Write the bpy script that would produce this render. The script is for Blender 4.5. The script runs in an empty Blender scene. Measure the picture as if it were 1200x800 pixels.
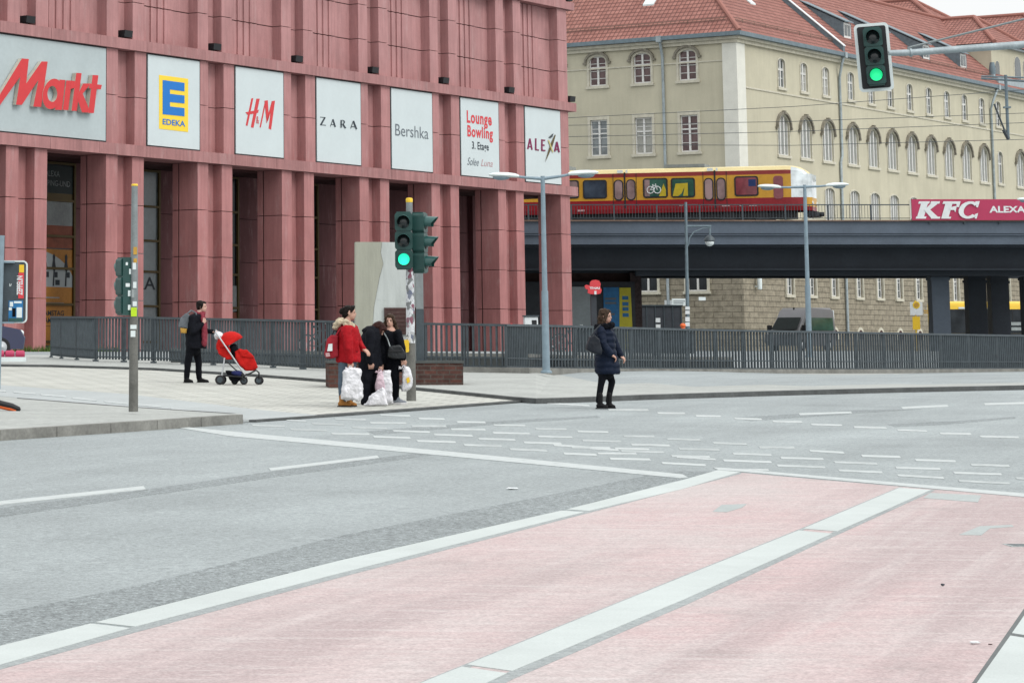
EXPOSURE = 0.0
import bpy, bmesh, math, random
from mathutils import Vector, Matrix, noise
RND = random.Random(11)
sc = bpy.context.scene
COL = sc.collection
# ------------------------------------------------------------------ camera calibration of the photograph (1200x800 pixels)
F = 3200.; XP = 230.; YH = 410.; YP = -80.; CZ = 1.7; S = 55/3200.; YF = 95.
T = math.atan((YH-YP)/F); ct, st = math.cos(T), math.sin(T)
def ray(u, v):
    X = (u-XP)/F; Y = (YP-v)/F
    return (X, ct-Y*st, st+Y*ct)
def gx_(x, y):                                          # the street climbs gently; to the right it levels out earlier
    if y >= 125: return S*YF
    w = max(0., min(1., (x-9.)/9.)); w = w*w*(3-2*w)
    lo = S*min(y, 60.) if y < 95 else S*60+(S*YF-S*60)*(y-95)/30.
    return S*min(y, YF)*(1-w)+lo*w
def gz(y): return S*min(y, YF)                       # terrain: the street climbs gently, then levels out
def gnd(u, v, h=0):                                   # point of the street surface (+h) seen at a pixel
    d = ray(u, v); k = (CZ-h)/(S*d[1]-d[2])
    if k > 0 and k*d[1] <= YF: return Vector((k*d[0], k*d[1], S*k*d[1]+h))
    k = (S*YF+h-CZ)/d[2]; return Vector((k*d[0], k*d[1], S*YF+h))
def aty(u, v, y):                                     # point seen at a pixel at distance y
    d = ray(u, v); k = y/d[1]; return Vector((k*d[0], y, CZ+k*d[2]))
def xat(u, y):
    return aty(u, YH, y).x
class Plane:
    def __init__(s, o, vp):
        d = ray(vp, YH); n = math.hypot(d[0], d[1]); s.D = (d[0]/n, d[1]/n); s.N = (-s.D[1], s.D[0]); s.o = o
        s.ang = math.atan2(s.D[1], s.D[0])
    def hit(s, u, v, b=0.):                           # -> along, height
        d = ray(u, v); den = d[0]*s.N[0]+d[1]*s.N[1]
        k = (s.o[0]*s.N[0]+s.o[1]*s.N[1]+b)/den
        x, y = k*d[0]-s.o[0], k*d[1]-s.o[1]
        return (x*s.D[0]+y*s.D[1], CZ+k*d[2])
# ------------------------------------------------------------------ materials
def lin(c):
    return tuple((x/255/12.92 if x/255 <= .04045 else ((x/255+.055)/1.055)**2.4) for x in c)
class NT:
    def __init__(s, name):
        s.m = bpy.data.materials.new(name); s.m.use_nodes = True; s.t = s.m.node_tree; s.n = s.t.nodes
        s.b = s.n['Principled BSDF']; s.tc = s.n.new('ShaderNodeTexCoord')
    def l(s, a, b): s.t.links.new(a, b)
    def mapping(s, scale=(1, 1, 1), rot=(0, 0, 0)):
        m = s.n.new('ShaderNodeMapping'); m.inputs['Scale'].default_value = scale; m.inputs['Rotation'].default_value = rot
        s.l(s.tc.outputs['Object'], m.inputs[0]); return m.outputs[0]
    def mapdir(s, along, across, ang):                 # stretched along a direction on the ground
        m = s.n.new('ShaderNodeMapping'); m.vector_type = 'TEXTURE'; m.inputs['Scale'].default_value = (along, across, 1); m.inputs['Rotation'].default_value = (0, 0, ang)
        s.l(s.tc.outputs['Object'], m.inputs[0]); return m.outputs[0]
    def noise(s, scale, detail=4, rough=.6, vec=None):
        n = s.n.new('ShaderNodeTexNoise'); n.inputs['Scale'].default_value = scale; n.inputs['Detail'].default_value = detail; n.inputs['Roughness'].default_value = rough
        s.l(vec or s.tc.outputs['Object'], n.inputs['Vector']); return n.outputs['Fac']
    def rng(s, f, a, b, lo, hi):
        n = s.n.new('ShaderNodeMapRange'); n.inputs[1].default_value = a; n.inputs[2].default_value = b; n.inputs[3].default_value = lo; n.inputs[4].default_value = hi
        s.l(f, n.inputs[0]); return n.outputs[0]
    def math(s, op, a, b):
        n = s.n.new('ShaderNodeMath'); n.operation = op
        for i, x in enumerate((a, b)):
            if isinstance(x, (int, float)): n.inputs[i].default_value = x
            else: s.l(x, n.inputs[i])
        return n.outputs[0]
    def mix(s, f, a, b):
        n = s.n.new('ShaderNodeMix'); n.data_type = 'RGBA'
        for i, x in ((0, f), (6, a), (7, b)):
            if isinstance(x, (int, float)): n.inputs[i].default_value = x
            elif isinstance(x, tuple): n.inputs[i].default_value = (x+(1,))[:4]
            else: s.l(x, n.inputs[i])
        return n.outputs[2]
    def scale(s, c, f):                                # colour * factor
        n = s.n.new('ShaderNodeVectorMath'); n.operation = 'SCALE'
        if isinstance(c, tuple): n.inputs[0].default_value = c
        else: s.l(c, n.inputs[0])
        if isinstance(f, (int, float)): n.inputs['Scale'].default_value = f
        else: s.l(f, n.inputs['Scale'])
        return n.outputs[0]
    def bump(s, h, strength, dist=.01):
        n = s.n.new('ShaderNodeBump'); n.inputs['Strength'].default_value = strength; n.inputs['Distance'].default_value = dist
        s.l(h, n.inputs['Height']); s.l(n.outputs[0], s.b.inputs['Normal'])
    def done(s, col, rough=.8, spec=.3, metal=0.):
        if isinstance(col, tuple): s.b.inputs['Base Color'].default_value = col+(1,)
        else: s.l(col, s.b.inputs['Base Color'])
        if isinstance(rough, (int, float)): s.b.inputs['Roughness'].default_value = rough
        else: s.l(rough, s.b.inputs['Roughness'])
        s.b.inputs['Specular IOR Level'].default_value = spec; s.b.inputs['Metallic'].default_value = metal
        return s.m
def pm(name, col, rough=.6, var=.12, scale=3., spec=.3, metal=0., bump=0., bscale=60.):
    """painted / plain surface with some unevenness"""
    t = NT(name); f = t.rng(t.noise(scale), .3, .7, 1-var, 1+var)
    g = t.rng(t.noise(scale*9, 2), .3, .7, 1-var*.5, 1+var*.5)
    c = t.scale(tuple(col), t.math('MULTIPLY', f, g))
    if bump: t.bump(t.noise(bscale, 3), bump)
    return t.done(c, rough, spec, metal)
def emit(name, col, s):
    t = NT(name); t.b.inputs['Emission Color'].default_value = tuple(col)+(1,); t.b.inputs['Emission Strength'].default_value = s
    return t.done(tuple(col), .3)
M = {}
LANE = math.radians(67.2)
def asphalt(name, col, var=.12, streak=.06, grain=.25):
    t = NT(name)
    big = t.rng(t.noise(.35, 5, .65), .3, .7, 1-var, 1+var)
    st_ = t.rng(t.noise(1., 5, .6, t.mapdir(7., .8, LANE)), .3, .7, 1-streak, 1+streak)
    vo = t.n.new('ShaderNodeTexVoronoi'); vo.inputs['Scale'].default_value = 55; t.l(t.tc.outputs['Object'], vo.inputs['Vector'])
    gr = t.rng(t.noise(70, 3, .7), .25, .75, 1-grain, 1+grain)
    g2 = t.rng(t.noise(11, 4, .7), .3, .7, 1-.06, 1+.06)
    g3 = t.rng(t.noise(24, 2, .5), .3, .7, 1-grain*.45, 1+grain*.45)
    c = t.scale(t.scale(t.scale(t.scale(col, t.math('MULTIPLY', big, st_)), gr), g2), g3)
    c = t.mix(t.rng(t.noise(1., 6, .7, t.mapdir(14., 3., LANE)), .5, .68, 0, var*2.2), c, t.scale(c, .8))
    c = t.mix(t.rng(t.noise(2.2, 6, .75), .6, .75, 0, .16), c, t.scale(c, .72))
    def spots(sc_, r0, r1, keep):                      # scattered drips, gum and small repairs
        vo = t.n.new('ShaderNodeTexVoronoi'); vo.inputs['Scale'].default_value = sc_; t.l(t.tc.outputs['Object'], vo.inputs['Vector']); sp = t.n.new('ShaderNodeSeparateColor'); t.l(vo.outputs['Color'], sp.inputs[0])
        return t.math('MULTIPLY', t.rng(vo.outputs['Distance'], r0, r1, 1, 0), t.rng(sp.outputs[0], keep, keep+.01, 0, 1))
    c = t.mix(t.math('MULTIPLY', spots(1.4, .04, .09, .55), .35), c, t.scale(c, .55)); c = t.mix(t.math('MULTIPLY', spots(3.3, .03, .06, .7), .5), c, (.42, .44, .44))
    c = t.mix(t.math('MULTIPLY', spots(.35, .08, .2, .6), .22), c, t.scale(c, .5))
    t.bump(t.noise(90, 3), .35, .006)
    return t.done(c, .85, .25)
M['asphalt'] = asphalt('asphalt', (.260, .287, .290), .12, .07, .36)
M['asphalt_coarse'] = asphalt('coarse_asphalt', (.20, .222, .225), .08, .05, .75)
M['cycle'] = asphalt('cycle_path_asphalt', (.34, .365, .365), .06, .04, .12)
def redlane():
    t = NT('red_bus_lane')
    base = t.mix(t.rng(t.noise(.22, 6, .7), .38, .62, 0, 1), (.437, .325, .323), (.425, .372, .364))
    base = t.mix(t.rng(t.noise(.9, 7, .75), .48, .68, 0, .55), base, (.445, .408, .398))
    trk = t.noise(1., 5, .6, t.mapdir(16., .9, LANE))                # wheel tracks along the lane
    base = t.mix(t.rng(trk, .46, .60, 0, .9), base, (.345, .278, .276))
    trk2 = t.noise(1., 6, .7, t.mapdir(5., .22, LANE))
    base = t.mix(t.rng(trk2, .5, .7, 0, .45), base, (.47, .43, .42))
    scr = t.noise(1., 7, .8, t.mapdir(1.1, .10, 0.06))               # short brush scratches across
    base = t.mix(t.rng(scr, .44, .66, 0, .45), base, (.345, .285, .28))
    base = t.mix(t.rng(t.noise(1., 7, .8, t.mapdir(.9, .12, -.05)), .5, .66, 0, .6), base, (.475, .435, .425))
    base = t.mix(t.rng(t.noise(.16, 5, .6), .5, .68, 0, .6), base, (.345, .30, .292))
    wear = t.noise(7, 7, .85)
    base = t.mix(t.rng(wear, .56, .72, 0, .6), base, (.31, .30, .295))
    base = t.mix(t.rng(t.noise(3.1, 7, .85), .58, .7, 0, .5), base, (.45, .43, .42))
    for sc_, r0, r1, keep, am, cc in ((1.7, .025, .05, .55, .55, (.16, .14, .135)), (.6, .05, .16, .5, .28, (.24, .2, .195)), (3.7, .025, .05, .75, .5, (.5, .48, .47))):
        vo = t.n.new('ShaderNodeTexVoronoi'); vo.inputs['Scale'].default_value = sc_; t.l(t.tc.outputs['Object'], vo.inputs['Vector']); sp = t.n.new('ShaderNodeSeparateColor'); t.l(vo.outputs['Color'], sp.inputs[0])
        base = t.mix(t.math('MULTIPLY', t.math('MULTIPLY', t.rng(vo.outputs['Distance'], r0, r1, 1, 0), t.rng(sp.outputs[0], keep, keep+.01, 0, 1)), am), base, cc)
    gr = t.rng(t.noise(55, 3, .7), .25, .75, .72, 1.28)
    g3 = t.rng(t.noise(20, 3, .6), .3, .7, .91, 1.09)
    t.bump(t.noise(80, 3), .3, .006)
    return t.done(t.scale(t.scale(base, gr), g3), .85, .2)
M['redlane'] = redlane()
def mark():
    t = NT('road_paint')
    w = t.noise(8, 7, .8)
    c = t.mix(t.rng(w, .5, .68, 0, .85), (.42, .452, .448), (.28, .305, .305))
    return t.done(c, .7, .3)
M['mark'] = mark()
def mark3():
    t = NT('crossing_road_paint'); w = t.noise(6, 8, .85); w2 = t.noise(.35, 4)
    c = t.mix(t.rng(t.math('ADD', w, t.rng(w2, .35, .65, -.12, .16)), .46, .64, 0, .85), (.42, .452, .448), (.285, .31, .31))
    return t.done(c, .75, .3)
M['mark_crossing'] = mark3()
def mark2():
    t = NT('worn_road_paint'); w = t.noise(5, 8, .85)
    c = t.mix(t.rng(w, .45, .62, 0, .9), (.45, .48, .475), (.285, .31, .312))
    return t.done(c, .75, .3)
M['mark_worn'] = mark2()
def slabc():
    t = NT('pale_concrete_slabs')
    c = t.scale((.43, .465, .455), t.rng(t.noise(.9, 6, .7), .3, .7, .92, 1.07))
    c = t.mix(t.rng(t.noise(14, 6, .8), .6, .76, 0, .5), c, (.34, .36, .355))
    return t.done(t.scale(c, t.rng(t.noise(90, 3), .3, .7, .93, 1.07)), .85, .2)
M['band'] = slabc()
def paving():
    t = NT('beige_paving')
    br = t.n.new('ShaderNodeTexBrick'); br.inputs['Scale'].default_value = 1.; br.inputs['Mortar Size'].default_value = .018
    br.inputs['Brick Width'].default_value = .5; br.inputs['Row Height'].default_value = .5
    br.inputs['Color1'].default_value = (.425, .43, .395, 1); br.inputs['Color2'].default_value = (.39, .397, .365, 1); br.inputs['Mortar'].default_value = (.23, .235, .215, 1)
    t.l(t.mapping((1, 1, 1), (0, 0, .3)), br.inputs['Vector'])
    c = t.scale(br.outputs[0], t.rng(t.noise(.8, 6, .7), .3, .7, .84, 1.12))
    c = t.scale(c, t.rng(t.noise(30, 4), .3, .7, .93, 1.07))
    return t.done(c, .85, .2)
M['paving'] = paving()
def gravel():
    t = NT('gravel_footway')
    n1 = t.noise(9, 8, .85); n2 = t.noise(.7, 5, .7)
    c = t.mix(t.rng(n1, .3, .7, 0, 1), (.25, .262, .25), (.43, .445, .425))
    c = t.scale(c, t.rng(n2, .3, .7, .87, 1.1))
    c = t.mix(t.rng(t.noise(1.7, 7, .8), .62, .74, 0, .2), c, (.22, .25, .15))
    t.bump(t.noise(25, 4), .6, .02)
    return t.done(c, .95, .1)
M['gravel'] = gravel()
M['kerb'] = pm('granite_kerb', (.19, .19, .175), .85, .25, 2.5, .2, bump=.4, bscale=30)
M['kerb_dark'] = pm('dark_kerb', (.085, .09, .09), .85, .25, 2.5, .2, bump=.4, bscale=30)
M['joint'] = pm('joint', (.11, .12, .12), .9)
M['laneborder'] = asphalt('lane_border_asphalt', (.265, .287, .288), .06, .04, .3)
M['pole_old'] = pm('weathered_zinc_pole', (.12, .12, .11), .65, .25, 4, .3)
M['patch'] = asphalt('grey_patch', (.33, .36, .355), .05, .03, .12)
def pinkstone(name, col, st=.16, pale=None):
    t = NT(name)
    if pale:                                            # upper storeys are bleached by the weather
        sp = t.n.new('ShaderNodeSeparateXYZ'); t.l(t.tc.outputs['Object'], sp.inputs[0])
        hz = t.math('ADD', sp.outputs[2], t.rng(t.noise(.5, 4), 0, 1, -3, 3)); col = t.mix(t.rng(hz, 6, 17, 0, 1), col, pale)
    s1 = t.noise(2.2, 6, .7, t.mapping((2.4, 2.4, .16)))
    s2 = t.noise(.45, 5, .65)
    c = t.scale(col, t.math('MULTIPLY', t.rng(s1, .3, .7, 1-st, 1+st), t.rng(s2, .3, .7, .84, 1.12)))
    c = t.mix(t.rng(t.noise(1.3, 7, .75, t.mapping((1.5, 1.5, .35))), .54, .72, 0, .5), c, (.42, .29, .285))
    c = t.mix(t.rng(t.noise(3.1, 6, .8, t.mapping((3, 3, .12))), .6, .76, 0, .5), c, t.scale(c, .62))
    c = t.scale(c, t.rng(t.noise(22, 4), .3, .7, .94, 1.06))
    t.bump(t.noise(40, 3), .15, .01)
    return t.done(c, .75, .25)
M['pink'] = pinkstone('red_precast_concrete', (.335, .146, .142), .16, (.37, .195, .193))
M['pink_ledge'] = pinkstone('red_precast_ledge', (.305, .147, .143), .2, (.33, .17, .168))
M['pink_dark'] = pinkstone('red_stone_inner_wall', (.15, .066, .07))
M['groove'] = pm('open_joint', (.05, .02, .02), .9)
M['signwhite'] = pm('white_sign_panel', (.50, .56, .57), .45, .03, .6, .35)
M['signgrey'] = pm('pale_grey_sign_panel', (.37, .425, .435), .5, .05, .7, .35)
M['black'] = pm('black_frame', (.015, .016, .018), .5)
M['logo_red'] = pm('red_lettering', (.52, .035, .04), .4, .05)
M['logo_red2'] = pm('red_print', (.55, .05, .06), .5, .05)
M['logo_side'] = pm('cream_letter_sides', (.45, .42, .36), .5)
M['logo_blue'] = pm('blue_print', (.01, .15, .47), .5, .03)
M['logo_yellow'] = pm('yellow_print', (.78, .55, .04), .5, .03)
M['ink'] = pm('dark_print', (.03, .04, .05), .6, .05)
M['ink_grey'] = pm('grey_print', (.12, .14, .16), .6, .05)
M['ink_pink'] = pm('faded_pink_print', (.42, .26, .27), .6, .05)
M['berry'] = pm('berry_print', (.17, .01, .06), .5, .03)
M['gold'] = pm('gold_print', (.45, .40, .16), .5, .1)
M['metal'] = pm('galvanised_steel', (.20, .225, .23), .5, .15, 4, .5, .35)
M['metal_dark'] = pm('dark_steel', (.05, .065, .075), .5, .2, 4, .4, .2)
M['rail'] = pm('weathered_grey_railing', (.062, .078, .088), .55, .2, 5, .35, .2)
M['lampgrey'] = pm('grey_lamp_post', (.19, .255, .30), .5, .12, 5, .35, .1)
M['lampwhite'] = pm('pale_lamp_head', (.60, .66, .66), .4, .06, 5)
M['sig_green'] = pm('dark_green_signal_housing', (.010, .050, .045), .4, .2, 6, .45)
M['sig_visor'] = pm('signal_visor', (.014, .065, .06), .3, .2, 6, .5)
M['lens_off'] = pm('unlit_lens', (.012, .018, .02), .2, .2, 20, .6)
M['lens_on'] = emit('green_signal_light', (.03, .93, .55), 1.05)
M['lens_on2'] = emit('green_signal_lamp', (.02, .72, .26), .95)
M['yellow'] = pm('yellow_plastic', (.70, .46, .03), .45, .08)
M['lime'] = pm('lime_sticker', (.42, .62, .02), .5)
M['white'] = pm('white_paint', (.6, .63, .64), .5, .06)
M['orange'] = pm('orange_plastic', (.62, .12, .03), .5, .1)
def stickers():
    t = NT('stickered_pole')
    vo = t.n.new('ShaderNodeTexVoronoi'); vo.inputs['Scale'].default_value = 17.; t.l(t.mapping((1, 1, .8)), vo.inputs['Vector'])
    sep = t.n.new('ShaderNodeSeparateColor'); t.l(vo.outputs['Color'], sep.inputs[0])
    c = t.mix(t.rng(sep.outputs[0], .38, .42, 0, 1), (.17, .18, .18), (.56, .58, .60))
    c = t.mix(t.rng(sep.outputs[1], .94, .95, 0, 1), c, (.2, .07, .1))
    c = t.mix(t.rng(sep.outputs[2], .93, .95, 0, 1), c, (.12, .14, .2))
    c = t.mix(t.rng(t.noise(28, 4, .8), .52, .62, 0, .8), c, (.2, .21, .23))
    return t.done(c, .6, .3)
M['stickers'] = stickers()
def cream():
    t = NT('cream_render')
    c = t.scale((.462, .436, .335), t.rng(t.noise(.25, 6, .7), .3, .7, .9, 1.09))
    c = t.scale(c, t.rng(t.noise(1.2, 6, .7, t.mapping((1.6, 1.6, .15))), .3, .7, .94, 1.05))
    c = t.mix(t.rng(t.noise(.8, 8, .8), .6, .75, 0, .3), c, (.33, .30, .2))
    c = t.scale(c, t.rng(t.noise(14, 4), .3, .7, .96, 1.04))
    t.bump(t.noise(30, 3), .15, .01)
    return t.done(c, .9, .15)
M['cream'] = cream()
def rustic(name, c1, c2, mo):
    t = NT(name)
    sp = t.n.new('ShaderNodeSeparateXYZ'); t.l(t.tc.outputs['Object'], sp.inputs[0])
    cb = t.n.new('ShaderNodeCombineXYZ'); t.l(t.math('ADD', sp.outputs[0], sp.outputs[1]), cb.inputs[0]); t.l(sp.outputs[2], cb.inputs[1])
    br = t.n.new('ShaderNodeTexBrick'); br.inputs['Scale'].default_value = 1.; br.inputs['Mortar Size'].default_value = .03; br.inputs['Mortar Smooth'].default_value = .4
    br.inputs['Brick Width'].default_value = 1.5; br.inputs['Row Height'].default_value = .40
    br.inputs['Color1'].default_value = c1+(1,); br.inputs['Color2'].default_value = c2+(1,); br.inputs['Mortar'].default_value = mo+(1,)
    t.l(cb.outputs[0], br.inputs['Vector'])
    c = t.scale(br.outputs[0], t.rng(t.noise(2.2, 7, .8), .3, .7, .6, 1.35))
    h = t.math('SUBTRACT', t.math('MULTIPLY', t.noise(4.5, 6, .75), .8), t.math('MULTIPLY', br.outputs['Fac'], .5))
    t.bump(h, .8, .06)
    return t.done(c, .92, .12)
M['rustic'] = rustic('rusticated_stone', (.29, .26, .20), (.25, .222, .17), (.155, .138, .105))
M['trim'] = pm('pale_stone_trim', (.49, .468, .385), .85, .14, 3, .15)
M['hood'] = pm('weathered_stone_hood', (.20, .185, .15), .9, .3, 4, .15)
M['pilaster'] = pm('white_render', (.62, .62, .56), .85, .06, 1, .15)
M['winwhite'] = pm('white_window_frame', (.62, .62, .60), .5, .08)
M['zinc'] = pm('zinc_gutter', (.13, .175, .2), .5, .2, 3, .4, .2)
M['zinc_light'] = pm('light_zinc', (.3, .35, .37), .5, .2, 3, .4, .2)
def glassm(name, col, rough=.06, spec=.6):
    t = NT(name); c = t.mix(t.rng(t.noise(.9, 3), .35, .65, 0, 1), col, tuple(x*1.9+.01 for x in col))
    return t.done(c, rough, spec)
M['glass'] = glassm('window_glass', (.05, .058, .06))
M['glass_brown'] = glassm('window_glass_with_brown_curtains', (.075, .045, .045), .15, .4)
M['glass_dark'] = glassm('dark_glass', (.010, .013, .016), .12, .22)
M['curtain'] = pm('curtained_glass', (.24, .25, .235), .2, .15, 2, .5)
def tiles(name, cols=((.245, .108, .088), (.315, .148, .122), (.175, .084, .072))):
    t = NT(name); uv = t.tc.outputs['UV']
    sp = t.n.new('ShaderNodeSeparateXYZ'); t.l(uv, sp.inputs[0])
    def saw(x, k):
        return t.math('FRACT', t.math('MULTIPLY', x, k), 0.)
    u = saw(sp.outputs[0], 1/.36); v = saw(sp.outputs[1], 1/.50)
    prof = t.math('SINE', t.math('MULTIPLY', u, math.pi), 0.)
    h = t.math('ADD', t.math('MULTIPLY', prof, .5), t.math('MULTIPLY', v, -.9))
    fl = t.n.new('ShaderNodeVectorMath'); fl.operation = 'FLOOR'
    dv = t.n.new('ShaderNodeVectorMath'); dv.operation = 'DIVIDE'; t.l(uv, dv.inputs[0]); dv.inputs[1].default_value = (.36, .50, 1); t.l(dv.outputs[0], fl.inputs[0])
    wn = t.n.new('ShaderNodeTexWhiteNoise'); t.l(fl.outputs[0], wn.inputs['Vector'])
    c = t.mix(wn.outputs['Value'], cols[0], cols[1])
    c = t.mix(t.rng(t.noise(.5, 6, .75), .52, .72, 0, .5), c, cols[2])
    edge = t.math('MAXIMUM', t.rng(v, .66, .9, 0, .8), t.rng(u, .70, .92, 0, .7))
    c = t.mix(edge, c, (.07, .028, .026))
    t.bump(h, 1., .08)
    return t.done(c, .85, .2)
M['tiles'] = tiles('red_clay_roof_tiles')
M['bridge'] = pm('slate_grey_steel_paint', (.082, .106, .138), .55, .12, .7, .35)
M['bridge_dark'] = pm('dark_steel_girder', (.030, .038, .050), .6, .15, .7, .3)
M['bridge_rust'] = pm('rusty_brown_edge', (.16, .11, .085), .8, .25, 2)
M['ballast'] = pm('ballast', (.12, .10, .09), .95, .3, 6)
M['t_yellow'] = pm('ochre_yellow_coach_paint', (.50, .27, .03), .35, .12, .8, .4)
M['t_red'] = pm('crimson_coach_paint', (.215, .010, .016), .35, .14, .8, .4)
M['t_roof'] = pm('cream_yellow_coach_roof', (.62, .52, .27), .45, .06, .8)
M['t_dred'] = pm('dark_red_stripe', (.20, .025, .022), .4, .06)
M['t_under'] = pm('dark_undercarriage', (.02, .022, .025), .7, .3, 3)
M['t_glass'] = glassm('coach_glass', (.022, .034, .05), .08)
M['t_glass_red'] = glassm('coach_glass_with_red_seats', (.12, .022, .03), .1)
M['t_glass_grey'] = glassm('coach_door_glass', (.17, .12, .12), .1)
M['t_glass_green'] = glassm('coach_glass_green', (.018, .06, .045), .1)
M['t_wind'] = glassm('windscreen_painted_sky', (.44, .49, .505), .06, .6)  # pale sky reflection is put into the windscreen colour
M['crimson'] = pm('crimson_billboard', (.37, .035, .09), .5, .06, 1)
def brickm():
    t = NT('weathered_brick')
    sp = t.n.new('ShaderNodeSeparateXYZ'); t.l(t.tc.outputs['Object'], sp.inputs[0])
    cb = t.n.new('ShaderNodeCombineXYZ'); t.l(t.math('ADD', sp.outputs[0], sp.outputs[1]), cb.inputs[0]); t.l(sp.outputs[2], cb.inputs[1])
    br = t.n.new('ShaderNodeTexBrick'); br.inputs['Scale'].default_value = 1.; br.inputs['Mortar Size'].default_value = .012
    br.inputs['Brick Width'].default_value = .25; br.inputs['Row Height'].default_value = .085
    br.inputs['Color1'].default_value = (.10, .045, .036, 1); br.inputs['Color2'].default_value = (.055, .032, .028, 1); br.inputs['Mortar'].default_value = (.075, .062, .055, 1)
    t.l(cb.outputs[0], br.inputs['Vector'])
    c = t.scale(br.outputs[0], t.rng(t.noise(6, 6, .8), .3, .7, .6, 1.4))
    c = t.mix(t.rng(t.noise(3, 6, .8), .58, .72, 0, .6), c, (.16, .14, .12))
    return t.done(c, .92, .12)
M['brick'] = brickm()
def concm(name, col):
    t = NT(name)
    c = t.scale(col, t.rng(t.noise(1.5, 7, .75, t.mapping((3, 3, .35))), .3, .7, .84, 1.12))
    c = t.mix(t.rng(t.noise(2.2, 7, .8), .58, .74, 0, .5), c, tuple(x*.6 for x in col))
    t.bump(t.noise(25, 4), .3, .01)
    return t.done(c, .88, .15)
M['conc_warm'] = concm('stained_concrete', (.31, .315, .265))
M['conc_cool'] = concm('pale_grey_concrete', (.42, .45, .44))
M['conc_low'] = concm('low_wall_concrete', (.075, .082, .08))
M['skin'] = pm('skin', (.46, .27, .205), .5, .06, 8, .35)
M['skin2'] = pm('fair_skin', (.52, .32, .26), .5, .06, 8, .35)
M['lips'] = pm('lips', (.33, .10, .09), .5)
M['eye'] = pm('dark_eye', (.02, .015, .012), .3)
def cloth(name, col, rough=.85, var=.22, bump=.5, bs=22):
    t = NT(name); c = t.scale(col, t.rng(t.noise(7, 6, .7), .3, .7, 1-var, 1+var))
    t.bump(t.noise(bs, 4, .65), bump, .02)
    return t.done(c, rough, .1)
M['navy'] = cloth('navy_quilted_nylon', (.0075, .0125, .027), .6)
M['blackcloth'] = cloth('black_wool', (.0042, .005, .0075))
M['blackcloth2'] = cloth('charcoal_cloth', (.0062, .007, .0105))
M['jeans'] = cloth('faded_denim', (.085, .115, .15))
M['redcoat'] = cloth('red_parka', (.30, .007, .012), .7)
M['fur'] = cloth('cream_fur', (.55, .47, .34), .95, .25, 1., 60)
M['hair_dark'] = cloth('dark_hair', (.010, .007, .006), .5, .4, .8, 50)
M['hair_brown'] = cloth('brown_hair', (.045, .028, .018), .5, .4, .8, 50)
M['hair_red'] = cloth('reddish_brown_hair', (.035, .013, .011), .5, .4, .8, 50)
M['scarf'] = cloth('wine_red_scarf', (.20, .035, .05))
M['tan'] = cloth('tan_suede', (.34, .155, .045))
M['shoe_black'] = pm('black_leather', (.006, .006, .007), .6, .1, 3, .15)
M['shoe_grey'] = cloth('grey_sneaker', (.22, .24, .27))
M['sole'] = pm('pale_sole', (.6, .6, .6), .6)
M['bagblack'] = pm('black_leather_bag', (.010, .012, .014), .42, .25, 9, .35)
M['bagnavy'] = pm('dark_slate_bag', (.008, .011, .017), .5, .25, 9, .25)
M['packgrey'] = cloth('grey_canvas', (.12, .135, .15))
M['packred'] = cloth('red_canvas', (.26, .02, .03))
M['packtan'] = cloth('mustard_canvas', (.46, .27, .06))
M['stroller'] = cloth('red_stroller_fabric', (.42, .012, .01), .75)
M['blueblk'] = cloth('dark_blue_cloth', (.02, .025, .09))
M['tyre'] = pm('tyre_rubber', (.018, .018, .02), .8)
M['silver'] = pm('silver_tube', (.5, .52, .54), .35, .05, 5, .5, .6)
def plastic(name, col):
    t = NT(name); c = t.scale(col, t.rng(t.noise(9, 6, .7), .3, .7, .86, 1.08))
    t.bump(t.noise(14, 5, .7), .7, .03); m = t.done(c, .35, .45)
    t.b.inputs['Subsurface Weight'].default_value = .15; t.b.inputs['Subsurface Radius'].default_value = (.02, .02, .02)
    return m
M['bagwhite'] = plastic('white_plastic_bag', (.66, .66, .69))
M['bagpink'] = plastic('pinkish_plastic_bag', (.60, .46, .52))
M['carblue'] = pm('dark_blue_car_paint', (.015, .02, .06), .2, .05, 2, .6)
M['vangrey'] = pm('grey_van_paint', (.13, .13, .138), .35, .06, 2, .35)
M['vangreen'] = glassm('green_tinted_glass', (.010, .038, .029), .15, .2)
M['busyellow'] = pm('bus_yellow', (.72, .46, .03), .35, .05, 2, .45)
M['moss'] = cloth('grass', (.075, .12, .03))
M['adblue'] = pm('blue_poster', (.02, .15, .34), .5, .2, 2.5)
M['adyellow'] = pm('yellow_poster', (.52, .47, .03), .5, .1, 2)
M['adorange'] = pm('orange_poster', (.42, .19, .035), .5, .2, 1.2)
M['adbrick'] = pm('brick_red_poster', (.25, .075, .04), .5, .25, 3)
M['adgreen'] = pm('dark_green_poster', (.025, .04, .04), .5)
M['adgrey'] = pm('pale_grey_poster', (.27, .30, .30), .5, .2, 1.5)
M['goldframe'] = pm('bronze_gold_frame', (.10, .07, .022), .45, .1, 3, .4, .3)
M['shopgrey'] = pm('frosted_shop_glass', (.20, .245, .26), .15, .12, .8, .5)
M['graffiti'] = pm('purple_black_graffitied_panel', (.05, .035, .035), .8, .6, 5)
M['darkpanel'] = pm('dark_panel', (.035, .04, .048), .6, .2, 2)
M['brownred'] = pm('dark_maroon_wall', (.06, .035, .032), .85, .35, 2.5)
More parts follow.
